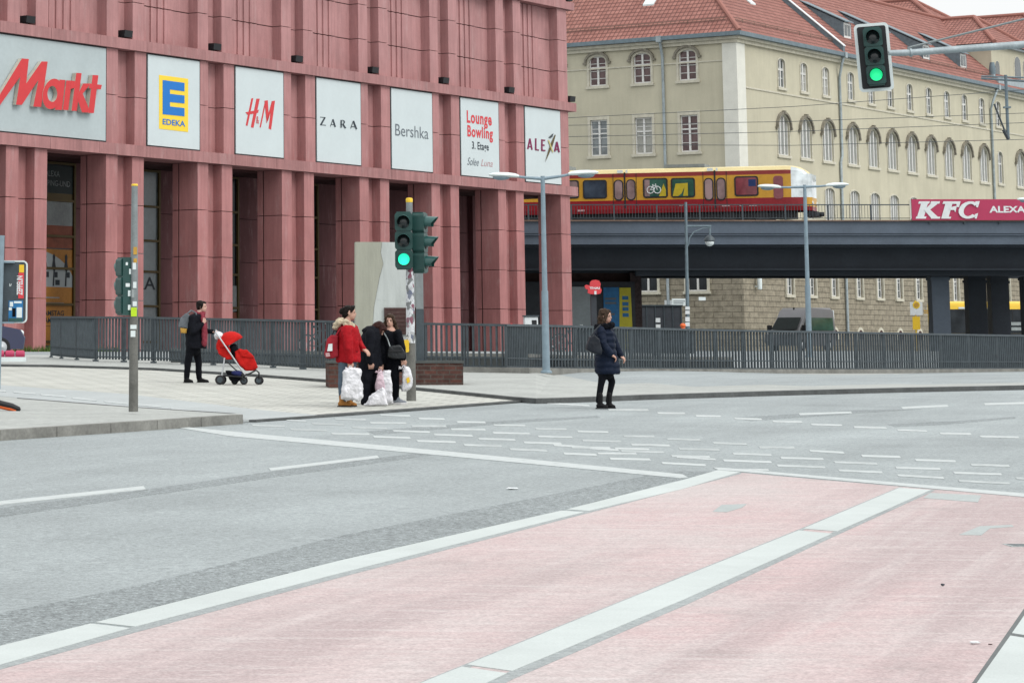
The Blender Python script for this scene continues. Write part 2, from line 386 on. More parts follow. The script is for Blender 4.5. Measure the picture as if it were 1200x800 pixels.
# ------------------------------------------------------------------ mesh builder
class MB:
    def __init__(s, mtx=None): s.v = []; s.f = []; s.mi = []; s.M = mtx; s.uv = {}
    def add(s, vs, fs, m=0):
        o = len(s.v)
        for p in vs:
            p = Vector(p); s.v.append(s.M @ p if s.M else p)
        for f in fs: s.f.append([i+o for i in f]); s.mi.append(m)
    def box(s, x0, x1, y0, y1, z0, z1, m=0):
        s.add([(x0, y0, z0), (x1, y0, z0), (x1, y1, z0), (x0, y1, z0), (x0, y0, z1), (x1, y0, z1), (x1, y1, z1), (x0, y1, z1)],
              [(0, 3, 2, 1), (4, 5, 6, 7), (0, 1, 5, 4), (1, 2, 6, 5), (2, 3, 7, 6), (3, 0, 4, 7)], m)
    def prism(s, pts, vec, m=0):                      # closed polygon of 3D points swept along vec
        n = len(pts); P = [Vector(p) for p in pts]; V = Vector(vec)
        nr = sum(((P[i]-P[0]).cross(P[(i+1) % n]-P[0]) for i in range(n)), Vector())
        if nr.dot(V) > 0: P = P[::-1]
        s.add(P+[p+V for p in P], [list(range(n)), list(range(2*n-1, n-1, -1))]+[(i, i+n, (i+1) % n+n, (i+1) % n) for i in range(n)], m)
    def tube(s, pts, r, n=8, m=0, cap=True):
        P = [Vector(p) for p in pts]; rs = r if isinstance(r, (list, tuple)) else [r]*len(P); rings = []
        t0 = (P[1]-P[0]).normalized(); a = t0.orthogonal().normalized()
        for i, p in enumerate(P):
            t = ((P[min(i+1, len(P)-1)]-P[max(i-1, 0)])).normalized()
            a = (a-t*a.dot(t)).normalized(); b = t.cross(a)
            rings.append([p+(a*math.cos(2*math.pi*k/n)+b*math.sin(2*math.pi*k/n))*rs[i] for k in range(n)])
        s.rings(rings, m, cap)
    def rings(s, rings, m=0, cap=True, closed=True):
        n = len(rings[0]); vs = [p for r in rings for p in r]; fs = []
        for i in range(len(rings)-1):
            for k in range(n if closed else n-1):
                fs.append((i*n+k, i*n+(k+1) % n, (i+1)*n+(k+1) % n, (i+1)*n+k))
        if cap: fs.append(list(range(n-1, -1, -1))); fs.append([(len(rings)-1)*n+k for k in range(n)])
        s.add(vs, fs, m)
    def caps(s, p0, r0, p1, r1, n=12, m=0):           # tapered capsule
        p0, p1 = Vector(p0), Vector(p1); t = p1-p0
        if t.length < 1e-6: t = Vector((0, 0, 1e-4))
        t = t.normalized(); P = []; Rr = []
        for k in range(5):
            a = -math.pi/2+math.pi/2*k/4; P.append(p0+t*(r0*math.sin(a))); Rr.append(max(r0*math.cos(a), r0*.05))
        for k in range(5):
            a = math.pi/2*k/4; P.append(p1+t*(r1*math.sin(a))); Rr.append(max(r1*math.cos(a), r1*.05))
        a = t.orthogonal().normalized(); b = t.cross(a)
        s.rings([[p+(a*math.cos(2*math.pi*k/n)+b*math.sin(2*math.pi*k/n))*r for k in range(n)] for p, r in zip(P, Rr)], m)
    def chain(s, pts, rs, n=12, m=0):
        for i in range(len(pts)-1): s.caps(pts[i], rs[i], pts[i+1], rs[i+1], n, m)
    def ell(s, c, r, n=16, m=0, rot=None):
        c = Vector(c); h = n//2; R3 = rot or Matrix.Identity(3); rings = []
        for i in range(h+1):
            a = -math.pi/2+math.pi*i/h; q = max(math.cos(a), .02)
            rings.append([c+R3 @ Vector((r[0]*q*math.cos(2*math.pi*k/n), r[1]*q*math.sin(2*math.pi*k/n), r[2]*math.sin(a))) for k in range(n)])
        s.rings(rings, m)
    def loft(s, secs, n=20, m=0, yaw=0.):              # secs: (centre, rx, ry) horizontal ellipses
        cy, sy = math.cos(yaw), math.sin(yaw); rings = []
        for c, rx, ry in secs:
            c = Vector(c)
            rings.append([c+Vector((rx*math.cos(2*math.pi*k/n)*cy-ry*math.sin(2*math.pi*k/n)*sy, rx*math.cos(2*math.pi*k/n)*sy+ry*math.sin(2*math.pi*k/n)*cy, 0)) for k in range(n)])
        s.rings(rings, m)
    def lathe(s, prof, c=(0, 0, 0), axis=(0, 0, 1), n=16, m=0, cap=True):   # prof: (radius, height)
        c = Vector(c); t = Vector(axis).normalized(); a = t.orthogonal().normalized(); b = t.cross(a)
        s.rings([[c+t*h+(a*math.cos(2*math.pi*k/n)+b*math.sin(2*math.pi*k/n))*max(r, 1e-4) for k in range(n)] for r, h in prof], m, cap)
    def torus(s, c, axis, R_, r, n=28, q=8, m=0):
        c = Vector(c); t = Vector(axis).normalized(); a = t.orthogonal().normalized(); b = t.cross(a); rings = []
        for k in range(n+1):
            d = a*math.cos(2*math.pi*k/n)+b*math.sin(2*math.pi*k/n)
            rings.append([c+d*(R_+r*math.cos(2*math.pi*j/q))+t*(r*math.sin(2*math.pi*j/q)) for j in range(q)])
        s.rings(rings, m, False)
    def mesh(s, name, mats, smooth=None):
        me = bpy.data.meshes.new(name); me.from_pydata([tuple(p) for p in s.v], [], s.f); me.update()
        for m in (mats if isinstance(mats, (list, tuple)) else [mats]): me.materials.append(M[m] if isinstance(m, str) else m)
        if any(s.mi): me.polygons.foreach_set('material_index', s.mi)
        bm = bmesh.new(); bm.from_mesh(me); bmesh.ops.recalc_face_normals(bm, faces=bm.faces); bm.to_mesh(me); bm.free()
        if smooth:
            me.polygons.foreach_set('use_smooth', [True]*len(me.polygons)); me.set_sharp_from_angle(angle=math.radians(smooth))
        return me
    def build(s, name, mats, parent=None, smooth=None, label=None, loc=None):
        o = bpy.data.objects.new(name, s.mesh(name, mats, smooth)); COL.objects.link(o)
        if parent is not None: o.parent = parent
        if loc is not None: o.location = loc
        if label: o['label'] = label
        return o
def tag(o, label, cat, group=None, kind=None):
    if label: o['label'] = label
    if cat: o['category'] = cat
    if group: o['group'] = group
    if kind: o['kind'] = kind
    return o
def thing(name, label, cat, loc=(0, 0, 0), rotz=0., group=None):
    o = bpy.data.objects.new(name, None); COL.objects.link(o); o.empty_display_size = .2
    o.location = loc; o.rotation_euler = (0, 0, rotz)
    return tag(o, label, cat, group)
def inst(name, me, parent, loc, rotz=0., label=None):
    o = bpy.data.objects.new(name, me); COL.objects.link(o); o.parent = parent; o.location = loc; o.rotation_euler = (0, 0, rotz)
    if label: o['label'] = label
    return o
def kids(o): return [c for c in bpy.data.objects if c.parent == o]
def copy_tree(o, parent=None):
    c = o.copy(); COL.objects.link(c); c.parent = parent
    for k in kids(o): copy_tree(k, c)
    return c
def beveled(o, w=.01, seg=2):
    b = o.modifiers.new('bevel', 'BEVEL'); b.width = w; b.segments = seg; b.limit_method = 'ANGLE'; return o
def text_geo(body, bold=0., shear=0., spacing=1.):
    cu = bpy.data.curves.new('text', 'FONT'); cu.body = body; cu.offset = bold; cu.shear = shear; cu.space_character = spacing; cu.resolution_u = 3
    ob = bpy.data.objects.new('text', cu); COL.objects.link(ob)
    dg = bpy.context.evaluated_depsgraph_get(); me = bpy.data.meshes.new_from_object(ob.evaluated_get(dg))
    vs = [v.co.copy() for v in me.vertices]; fs = [list(p.vertices) for p in me.polygons]
    bpy.data.objects.remove(ob); bpy.data.curves.remove(cu); bpy.data.meshes.remove(me)
    x0 = min(v.x for v in vs); x1 = max(v.x for v in vs); y0 = min(v.y for v in vs); y1 = max(v.y for v in vs)
    return [((v.x-x0)/(x1-x0), (v.y-y0)/(y1-y0)) for v in vs], fs
def put_text(mb, body, org, ex, ez, m=0, bold=0., shear=0., spacing=1.):   # fills the box org, org+ex, org+ez
    vs, fs = text_geo(body, bold, shear, spacing); org, ex, ez = Vector(org), Vector(ex), Vector(ez)
    mb.add([org+ex*a+ez*b for a, b in vs], fs, m)
def blob(mb, voxel=.012, smooth=3, crumple=0., cs=8., seed=0.):
    me = mb.mesh('tmp', 'white'); ob = bpy.data.objects.new('tmp', me); COL.objects.link(ob)
    r = ob.modifiers.new('r', 'REMESH'); r.mode = 'VOXEL'; r.voxel_size = voxel
    if smooth:
        q = ob.modifiers.new('s', 'SMOOTH'); q.factor = .5; q.iterations = smooth
    dg = bpy.context.evaluated_depsgraph_get(); m2 = bpy.data.meshes.new_from_object(ob.evaluated_get(dg))
    vs = [v.co.copy() for v in m2.vertices]; nn = [v.normal.copy() for v in m2.vertices]; fs = [list(p.vertices) for p in m2.polygons]
    bpy.data.objects.remove(ob); bpy.data.meshes.remove(me); bpy.data.meshes.remove(m2)
    if crumple:
        off = Vector((seed, seed*.7, -seed))
        vs = [v+n*(crumple*(noise.noise(v*cs+off)+.6*abs(noise.noise(v*cs*2.3+off))-.2)) for v, n in zip(vs, nn)]
    out = MB(); out.add(vs, fs); return out

M['glass_pale'] = glassm('glass_painted_sky_tone', (.12, .135, .14), .1)  # paler base colour carries a painted reflection of the sky
M['blind'] = pm('half_drawn_blind', (.33, .33, .30), .6, .2, 1.2, .3)
M['seat_blue'] = pm('dark_blue_seat', (.012, .03, .11), .6)
M['seat_yellow'] = pm('mustard_yellow_panel', (.42, .33, .02), .6)

M['glass_black'] = pm('windscreen_painted_dark', (.008, .012, .012), .4, .2, 2, .08)  # black colour stands in for the dark reflection of the bridge underside
# ================================================================== camera, light
cam = bpy.data.cameras.new('camera'); co = bpy.data.objects.new('camera', cam); COL.objects.link(co); sc.camera = co
cam.sensor_width = 36; cam.lens = F/1200*36; cam.shift_x = (600-XP)/1200; cam.shift_y = (YP-400)/1200
co.location = (0, 0, CZ); co.rotation_euler = (math.pi/2+T, 0, 0); cam.clip_end = 3000; cam.clip_start = .5
W = bpy.data.worlds.new('World'); sc.world = W; W.use_nodes = True
wn = W.node_tree; bg = wn.nodes['Background']; sky = wn.nodes.new('ShaderNodeTexSky'); sky.sky_type = 'NISHITA'
SUN_EL, SUN_AZ = math.radians(46), math.radians(132)     # azimuth clockwise from +y
sky.sun_disc = False; sky.sun_elevation = SUN_EL; sky.sun_rotation = SUN_AZ; sky.dust_density = 5; sky.air_density = 1.2
hs = wn.nodes.new('ShaderNodeHueSaturation'); hs.inputs['Saturation'].default_value = .3
wn.links.new(sky.outputs[0], hs.inputs['Color'])
wtc = wn.nodes.new('ShaderNodeTexCoord'); wsp = wn.nodes.new('ShaderNodeSeparateXYZ'); wn.links.new(wtc.outputs['Generated'], wsp.inputs[0])
wr_ = wn.nodes.new('ShaderNodeMapRange'); wr_.inputs[1].default_value = 0; wr_.inputs[2].default_value = 1; wr_.inputs[3].default_value = 7.5; wr_.inputs[4].default_value = 15.; wn.links.new(wsp.outputs[2], wr_.inputs[0])
wv = wn.nodes.new('ShaderNodeVectorMath'); wv.operation = 'SCALE'; wv.inputs[0].default_value = (.985, 1.0, 1.005); wn.links.new(wr_.outputs[0], wv.inputs['Scale'])   # overcast veil, brighter overhead
wd = wn.nodes.new('ShaderNodeVectorMath'); wd.operation = 'DOT_PRODUCT'; wn.links.new(wtc.outputs['Generated'], wd.inputs[0]); wd.inputs[1].default_value = (math.sin(SUN_AZ), math.cos(SUN_AZ), 0)
wf = wn.nodes.new('ShaderNodeMapRange'); wf.inputs[1].default_value = -1; wf.inputs[2].default_value = 1; wf.inputs[3].default_value = .90; wf.inputs[4].default_value = 1.10; wn.links.new(wd.outputs['Value'], wf.inputs[0])
wv2 = wn.nodes.new('ShaderNodeVectorMath'); wv2.operation = 'SCALE'; wn.links.new(wv.outputs[0], wv2.inputs[0]); wn.links.new(wf.outputs[0], wv2.inputs['Scale'])   # the veil is brighter on the sun's side
wm = wn.nodes.new('ShaderNodeMix'); wm.data_type = 'RGBA'; wm.inputs[0].default_value = .72; wn.links.new(hs.outputs[0], wm.inputs[6]); wn.links.new(wv2.outputs[0], wm.inputs[7])
wn.links.new(wm.outputs[2], bg.inputs['Color']); bg.inputs['Strength'].default_value = .15
sl = bpy.data.lights.new('sun', 'SUN'); so = bpy.data.objects.new('sun', sl); COL.objects.link(so)
sl.energy = 1.1; sl.angle = math.radians(25); sl.color = (1, .975, .94)
so.rotation_euler = Vector((-math.sin(SUN_AZ)*math.cos(SUN_EL), -math.cos(SUN_AZ)*math.cos(SUN_EL), -math.sin(SUN_EL))).to_track_quat('-Z', 'Y').to_euler()
sc.view_settings.view_transform = 'Standard'; sc.view_settings.look = 'None'; sc.view_settings.exposure = EXPOSURE; sc.view_settings.gamma = 1
sc.view_settings.use_curve_mapping = False
sc.cycles.use_denoising = True; sc.cycles.max_bounces = 8
# ================================================================== the street
HS = {.004: .002, .0065: .0045, .007: .0035, .008: .005, .010: .006, .012: .007, .013: .008}
def sheet(mb, pts, h):                                  # a thin slab: its edges run down into the ground
    mb.prism([gnd(u, v, HS.get(h, h)) for u, v in pts], (0, 0, -.03))
def struct(name, mb, mat): return tag(mb.build(name, mat), None, None, kind='structure')
g = MB()
xs = [-700, -60, -30, -15, 0, 9, 10.5, 12, 13.5, 15, 16.5, 18, 30, 60, 100, 700]; ys = [-25, 0, 12, 20, 30, 40, 50, 60, 65, 70, 75, 80, 85, 90, 95, 110, 125, 130, 200, 800]
for j, y in enumerate(ys):
    for x in xs: g.v.append(Vector((x, y, gx_(x, y))))
n = len(xs)
for j in range(len(ys)-1):
    for i in range(n-1): g.f.append([j*n+i, j*n+i+1, (j+1)*n+i+1, (j+1)*n+i]); g.mi.append(0)
struct('road', g, 'asphalt')
# coarse strip of asphalt beside the slab band
m = MB(); sheet(m, [(-60, 733), (0, 718), (160, 686), (400, 627), (600, 588), (763, 556), (800, 552), (846, 552), (790, 563), (662, 597), (400, 655), (112, 728), (-60, 771)], .004); sheet(m, [(-60, 602), (170, 573.5), (310, 553), (440, 536.5), (520, 527), (526, 530), (446, 541.5), (316, 559.5), (175, 580), (-60, 614)], .004); sheet(m, [(430, 505), (600, 492), (700, 487), (704, 489), (604, 495), (440, 509)], .004); sheet(m, [(860, 489), (1000, 480.5), (1080, 479), (1000, 484.5), (880, 493)], .004); sheet(m, [(1040, 497), (1120, 493), (1190, 488), (1190, 490), (1110, 497), (1050, 500)], .004); struct('coarse_asphalt_strip', m, 'asphalt_coarse')
# red bus lane
m = MB(); sheet(m, [(-80, 797), (0, 778), (156, 735), (400, 671), (684, 599), (800, 572.5), (868, 553.5), (1000, 565), (1200, 582), (1500, 608), (1300, 700), (1130, 805), (1060, 905), (0, 905), (-250, 850)], .004); struct('red_bus_lane', m, 'redlane')
# joints of bare asphalt beside the slab bands
m = MB()
for q in ([(-60, 791), (156, 733.5), (400, 669.5), (684, 597.5), (867, 552.5), (869, 554.5), (686, 601.5), (402, 675), (158, 740.5), (-60, 800)],
          [(400, 839), (500, 795.6), (544, 778), (800, 674.2), (939, 618.6), (1054, 570.2), (1058, 571), (941, 621), (800, 679), (546, 783), (502, 801), (404, 848)],
          [(480, 842), (597, 786), (800, 701), (978, 622), (1090, 573), (1096, 574), (982, 626), (804, 708), (603, 794), (486, 852)]):
    sheet(m, q, .007)
struct('lane_joint', m, 'laneborder')
def bandpoly(top, bot): return top+bot[::-1]
m = MB()
def ip(line, u):
    for (a, b), (c, d) in zip(line, line[1:]):
        if a <= u <= c: return b+(d-b)*(u-a)/(c-a)
    (a, b), (c, d) = line[-2:] if u > line[-1][0] else line[:2]
    return b+(d-b)*(u-a)/(c-a)
T1 = [(-60, 771), (0, 756), (106, 729.8), (400, 655.8), (662, 596.8), (800, 562), (841, 550.4)]; B1 = [(-60, 791), (0, 778), (156, 734), (400, 670.5), (690, 598), (800, 572.3), (867, 552.6)]
def seg(T_, B_, t0, t1, b0, b1):
    us = [t0]+[p[0] for p in T_ if t0 < p[0] < t1]+[t1]; ub = [b0]+[p[0] for p in B_ if b0 < p[0] < b1]+[b1]
    return [(u, ip(T_, u)) for u in us]+[(u, ip(B_, u)) for u in ub[::-1]]
for a in ((-60, 106, -60, 152), (112, 658, 158, 684), (664, 841, 690, 867)): sheet(m, seg(T1, B1, *a), .010)
T2 = [(380, 848), (500, 796.6), (544, 779), (800, 675.3), (939, 619.6), (1054, 571)]; B2 = [(480, 842), (597, 786.5), (800, 702.3), (978, 623.3), (1091, 573.4)]
for a in ((380, 541, 480, 594), (547, 936, 600, 975), (941, 1054, 981, 1091)): sheet(m, seg(T2, B2, *a), .010)
struct('slab_band', m, 'band')
# pale slabs in the near corner
m = MB()
for q in ([(1186, 741), (1226, 683), (1300, 695), (1262, 753)], [(1140, 806), (1184, 744), (1260, 756), (1222, 818)], [(1228, 680), (1262, 632), (1330, 640), (1302, 692)], [(1080, 890), (1138, 809), (1220, 821), (1160, 905)]):
    sheet(m, q, .012)
struct('corner_slabs', m, 'band')
m = MB(); sheet(m, [(1068, 900), (1136, 804), (1257, 631), (1300, 638), (1225, 822), (1165, 908)], .007); struct('slab_joint', m, 'joint')
m = MB(); sheet(m, [(1160, 905), (1220, 821), (1330, 640), (1900, 700), (2400, 960)], .010); struct('corner_pavement', m, 'paving')
# painted lines
m = MB()
def dash(u0, v0, u1, v1, w, h=.008): sheet(m, [(u0, v0-w/2), (u1, v1-w/2), (u1+w*.8, v1+w/2), (u0+w*.8, v0+w/2)], h)
sheet(m, [(207, 500.5), (214, 499.6), (300, 508), (520, 528), (800, 555.3), (806, 558.8), (796, 559.6), (670, 547.6), (520, 533.4), (270, 510.6)], .012)
sheet(m, [(835.5, 547.3), (855, 548.2), (1000, 560.6), (1200, 577.6), (1400, 594), (1400, 599), (1200, 581.6), (1060, 569), (868, 552), (842, 550.2)], .013)
dash(-60, 597.5, 0, 588.5, 4.2); dash(0, 588.5, 168, 570.8, 3.6); dash(315, 549.6, 442, 534.6, 2.8)
for d in ((936, 485, 997, 482.8), (1056, 477.6, 1110, 475), (1153, 473.2, 1215, 471.4)): dash(*d, 2.)
struct('lane_markings', m, 'mark')
m = MB()
DS = '''392,489.7,428,492.3 433,494,475,496.5 445,484.7,480,488 482,498,522,500 490,489,520,491.7 528,501.5,568,504 535,493,568,495.6 578,496.7,615,499.3 577,505.7,620,508.7 627,501,663,503.5 630,510,670,513
295,496.8,333,500.3 340,501.7,382,505 388,506.7,432,509.3 437,510.3,480,513.7 488,515.3,533,518.7 543,520,587,523.3 597,525,640,528.7 365,495,402,498.3 412,499.3,453,502.7 460,503.3,503,507 508,507.7,553,511.3 560,512.7,603,516 613,517,657,520.3 335,491,358,494
676,504,712,507 730,509.6,766,512 781,513,820,516 835,517.7,874,521 889,522.7,930,525 948,526.7,988,531 1009,532.6,1054,536 1072,537.5,1119,541 1137,543,1182,546.5 682,514.6,727,518 739,519.5,784,522.7 795,524.5,842,527.6 858,530,903,533.5 914,535,964,538.5 977,540,1027,544 1049,546.5,1101,550 1117,552.4,1173,556.4
669,522.7,714,525.4 727,527,777,530.5 786,532.6,831,536 847,538,903,542 910,544,966,548 982,549.7,1033,554 1051,555.5,1105,560.5 1123,562,1182,567 660,530,698,533.5 714,536,761,539 775,541,826,545.6 1200,549,1245,553 1190,559,1245,564 1200,569,1250,574'''
for q in DS.split():
    a, b, c, d = map(float, q.split(',')); dash(a, b+1, c, d-1, 1.9 if b < 515 else 2.3)
struct('crossing_markings', m, 'mark_crossing')
m = MB()
for q in '''712,478.6,759,481 770,482.6,802,485 815,486,844,488.5 860,489,892,492 905,492.5,939,495 950,496,986,499 1000,499,1038,502 1051,502.5,1085,505.6 1101,506.5,1137,509 1148,510,1193,513 640,471,690,476 860,549,900,551 700,530,745,532 720,524,760,527'''.split():
    a, b, c, d = map(float, q.split(',')); dash(a, b+1, c, d-1, 1.9)
dash(648, 521, 686, 523.5, 2.2, .0065); dash(690, 524.8, 724, 527, 2., .0065); dash(792, 535, 838, 538, 2., .0065)
for q in '''-20,456,6,458 15,459,41,461 47,462,77,464.5 84,466,112,468.6 122,470.2,150,472.7 160,473.6,188,476 200,478.6,225,481.2 232,482,258,484.6'''.split():
    a, b, c, d = map(float, q.split(',')); dash(a, b, c, d, 1.6, .045)
struct('worn_markings', m, 'mark_worn')
# grey patches and drain in the red lane
m = MB(); sheet(m, [(1124, 626), (1148, 616), (1186, 614.5), (1188, 616.5), (1160, 618.5), (1150, 626.5)], .0065); sheet(m, [(835, 599), (846, 591), (875, 590), (870, 594), (852, 599.5)], .0065); sheet(m, [(1090, 577), (1150, 580), (1146, 588), (1082, 583)], .0065); struct('lane_patch', m, 'patch')
dr = thing('storm_drain', 'small dark drain grate sunk in the pale red bus lane', 'drain', gnd(1192, 639))
m = MB(); m.box(-.075, .095, -.12, .12, -.01, .0055); m.build('surround', 'patch', dr)
m = MB()
for k in range(5): m.box(-.055, .075, -.10+k*.045, -.085+k*.045, .003, .0068)
m.build('grate', 'metal_dark', dr)
for i, (u, v, w, mt, nm, lb) in enumerate([(600, 573.5, .09, 'white', 'paper_scrap', 'white scrap of paper lying on the asphalt before the stop line'), (1143, 755, .05, 'white', 'paper_scrap', 'white crumpled scrap on the red lane near the corner slabs'),
                              (1161, 757, .025, 'brownred', 'cigarette_butt', 'small dark butt on the red lane near the corner slabs'), (1105, 687, .02, 'ink', 'pebble', 'tiny dark pebble lying in the middle of the red lane')]):
    p = gnd(u, v); m = MB(Matrix.Translation(p+Vector((0, 0, .012)))); m.ell((0, 0, .0), (w*.7, w*.35, .008), 8); b = blob(m, .005, 1, .006, 40, i)
    tag(b.build(nm, mt, smooth=60), lb, 'litter')
# ---- pavement of the crossing corner
m = MB(); sheet(m, [(-200, 426), (60, 427), (180, 430), (300, 437), (420, 446), (520, 456), (620, 466), (626, 467.6), (480, 478.5), (300, 491), (285, 492), (100, 505), (-100, 520), (-400, 540)], .03); struct('pavement', m, 'paving')
m = MB(); sheet(m, [(-200, 436), (0, 451), (150, 461.5), (300, 479.5), (372, 486), (300, 491), (285, 492), (275, 484), (150, 476), (0, 464), (-200, 448)], .036); struct('cycle_path', m, 'cycle')
m = MB()
P0_ = [(-260, 523), (0, 503.8), (130, 495.6), (285, 485.4)]
top = [gnd(u, v, .13) for u, v in P0_]; inn = [p+Vector((-.04*0, .13, .0)) for p in top]; back = [gnd(u, v, .042) for u, v in [(-260, 445), (0, 464.4), (130, 474.6), (276, 484.2)]]
for i in range(3): m.add([inn[i], inn[i+1], back[i+1], back[i]], [(0, 1, 2, 3)])
struct('traffic_island', m, 'gravel')
m = MB(); sheet(m, [(20, 465.8), (150, 475.8), (276, 484), (276, 485), (150, 476.8), (20, 466.6)], .047); sheet(m, [(287, 491.6), (300, 490.4), (480, 478), (627, 467.2), (627, 468.2), (480, 479.3), (300, 491.9)], .034); struct('gutter_line', m, 'kerb_dark')
m = MB()
for i in range(3):
    a, b = top[i], top[i+1]; k = max(1, int((b-a).length/1.0)); d = (b-a)/k; nrm = Vector((-d.y, d.x, 0)).normalized()*.16
    for j in range(k):
        p, q = a+d*j+d*.006, a+d*(j+1)-d*.006
        m.add([p-nrm*0-Vector((0, 0, .18)), q-Vector((0, 0, .18)), q+nrm-Vector((0, 0, .18)), p+nrm-Vector((0, 0, .18)), p, q, q+nrm, p+nrm], [(0, 3, 2, 1), (4, 5, 6, 7), (0, 1, 5, 4), (1, 2, 6, 5), (2, 3, 7, 6), (3, 0, 4, 7)])
struct('island_kerb', m, 'kerb')
# ---- footway along the railing with its kerb
KF = [(-260, 426), (0, 427), (60, 427.6), (180, 431.2), (300, 438.6), (420, 447.6), (520, 457), (600, 465), (628, 467), (650, 466.6), (760, 462.6), (900, 458.4), (1050, 454.6), (1200, 451.6), (1400, 448)]
def railpx(u): return ip([(-300, 424), (60, 424), (240, 427), (380, 432), (640, 436.4), (1000, 436.8), (1200, 435.6), (1400, 434)], u)
def raily(u): return ip([(640, 66.6), (720, 69.), (800, 72.3), (900, 75.), (1000, 78.2), (1100, 82.2), (1200, 87.3), (1300, 93.), (1400, 99.)], u)
def railbase(u): return gnd(u, railpx(u), .12) if u <= 640 else aty(u, railpx(u), raily(u))
m = MB(); kb = MB(); rows = []
for u, v in KF:
    f = gnd(u, v, .085); n_ = Vector((f.x, f.y, 0)).normalized()
    k1 = Vector((f.x+n_.x*.14, f.y+n_.y*.14, f.z+.002))
    if u >= 400:
        r = railbase(u); d_ = Vector((r.x, r.y, 0)).normalized(); r2 = r+d_*3.5; r2.z = r.z-.02; r.z -= .015
    else:
        r = Vector((f.x+n_.x*6, f.y+n_.y*6, gz(f.y+n_.y*6)+.115)); r2 = Vector((f.x+n_.x*12, f.y+n_.y*12, gz(f.y+n_.y*12)+.115))
    rows.append((f, k1, r, r2))
for (f0, k0, r0_, q0), (f1, k1, r1_, q1) in zip(rows, rows[1:]):
    m.add([k0, k1, r1_, r0_], [(0, 1, 2, 3)]); m.add([r0_, r1_, q1, q0], [(0, 1, 2, 3)])
    z = Vector((0, 0, -.14)); e = Vector((0, 0, .006))
    kb.add([f0, f1, k1+e, k0+e, f0+z, f1+z], [(0, 1, 2, 3), (0, 4, 5, 1)])
struct('footway', m, 'gravel'); struct('footway_kerb', kb, 'kerb_dark')
# ================================================================== the mall with red concrete piers
A = Plane(gnd(54, 412), 2680); AZ = gnd(54, 412).z
mall = thing('shopping_mall', 'red concrete shopping mall with deep square piers and an open arcade', 'building', (A.o[0], A.o[1], 0), A.ang)
AE = 42.42
piers = [(3.73+6.28*k, 6.25+6.28*k) for k in range(-3, 6)]+[(41.45, AE)]
JZ = [AZ-.6, 3.73, 5.68, 7.67, 9.70]
def pier_course(mb, a0, a1, z0, z1, depth, single):
    g_ = .022
    z0 += .015; z1 -= .015
    if single: mb.box(a0, a1, 0, depth, z0, z1); return
    mb.box(a0, a0+.76, 0, .46, z0, z1); mb.box(a1-.78, a1, 0, .46, z0, z1); mb.box(a0+.0, a1, .46, depth, z0, z1)
for a0, a1 in piers:
    s_ = a1-a0 < 2; m = MB()
    for z0, z1 in zip(JZ, JZ[1:]): pier_course(m, a0, a1, z0, z1, 1.0, s_)
    for z0, z1 in zip(JZ, JZ[1:]): m.box(a0, a1, 1.08, 1.36, z0+.02, z1-.02)
    c = MB(); c.box(a0+.05, a1-.05, .50 if not s_ else .06, 1.3, JZ[0]+.05, JZ[-1])
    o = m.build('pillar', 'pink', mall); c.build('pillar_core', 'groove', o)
m = MB(); A0, SE = -22., AE+.62
for lo, hi, dp in ((9.70, 10.17, .16), (14.14, 14.59, .16), (19.53, 19.94, .16)):
    m = MB(); a = A0
    while a < SE-.01:
        b = min(a+3.14, SE); m.box(a+.008, b-.008, -dp, 1.36 if lo < 10 else 1., lo, hi); a = b
    m.build('ledge', 'pink_ledge', mall)
# sign storey
for a0, a1 in piers:
    if -10 < a0 < 3: continue
    s_ = a1-a0 < 2; m = MB()
    for z0, z1 in ((10.17, 12.19), (12.19, 14.14)): pier_course(m, a0, a1+.15 if not s_ else AE, z0, z1, .95, s_)
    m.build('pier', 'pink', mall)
m = MB(); m.box(A0, AE-.05, .55, .9, 10.17, 24.4); m.build('backing_wall', 'groove', mall)
# upper storeys: piers and fluted infill panels
UZ = [14.59, 16.2, 17.85, 19.53]; UZ2 = [19.94, 21.6, 23.3, 24.8]
for a0, a1 in piers:
    s_ = a1-a0 < 2; m = MB()
    for zz in (UZ, UZ2):
        for z0, z1 in zip(zz, zz[1:]): pier_course(m, a0, a1, z0, z1, .95, s_)
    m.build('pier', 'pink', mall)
for k in range(len(piers)-1):
    x0, x1 = piers[k][1], piers[k+1][0]; m = MB()
    prof = [(x0-.02, .60)]
    for i in range(5):
        xa = x0+.02+i*.47
        prof += [(xa, .455), (xa+.004, .39), (xa+.12, .38), (xa+.30, .42)]
    prof += [(x0+2.37, .36), (x0+2.42, .47), (x1+.02, .50), (x1+.02, .60)]
    for zz in (UZ, UZ2):
        for z0, z1 in zip(zz, zz[1:]): m.prism([(a, b, z0+.022) for a, b in prof], (0, 0, z1-z0-.044))
    m.build('infill_panel', 'pink', mall)
m = MB(); m.box(A0, AE-.1, 1.5, 22, 9.72, 24.4); m.build('roof_block', 'pink_dark', mall)
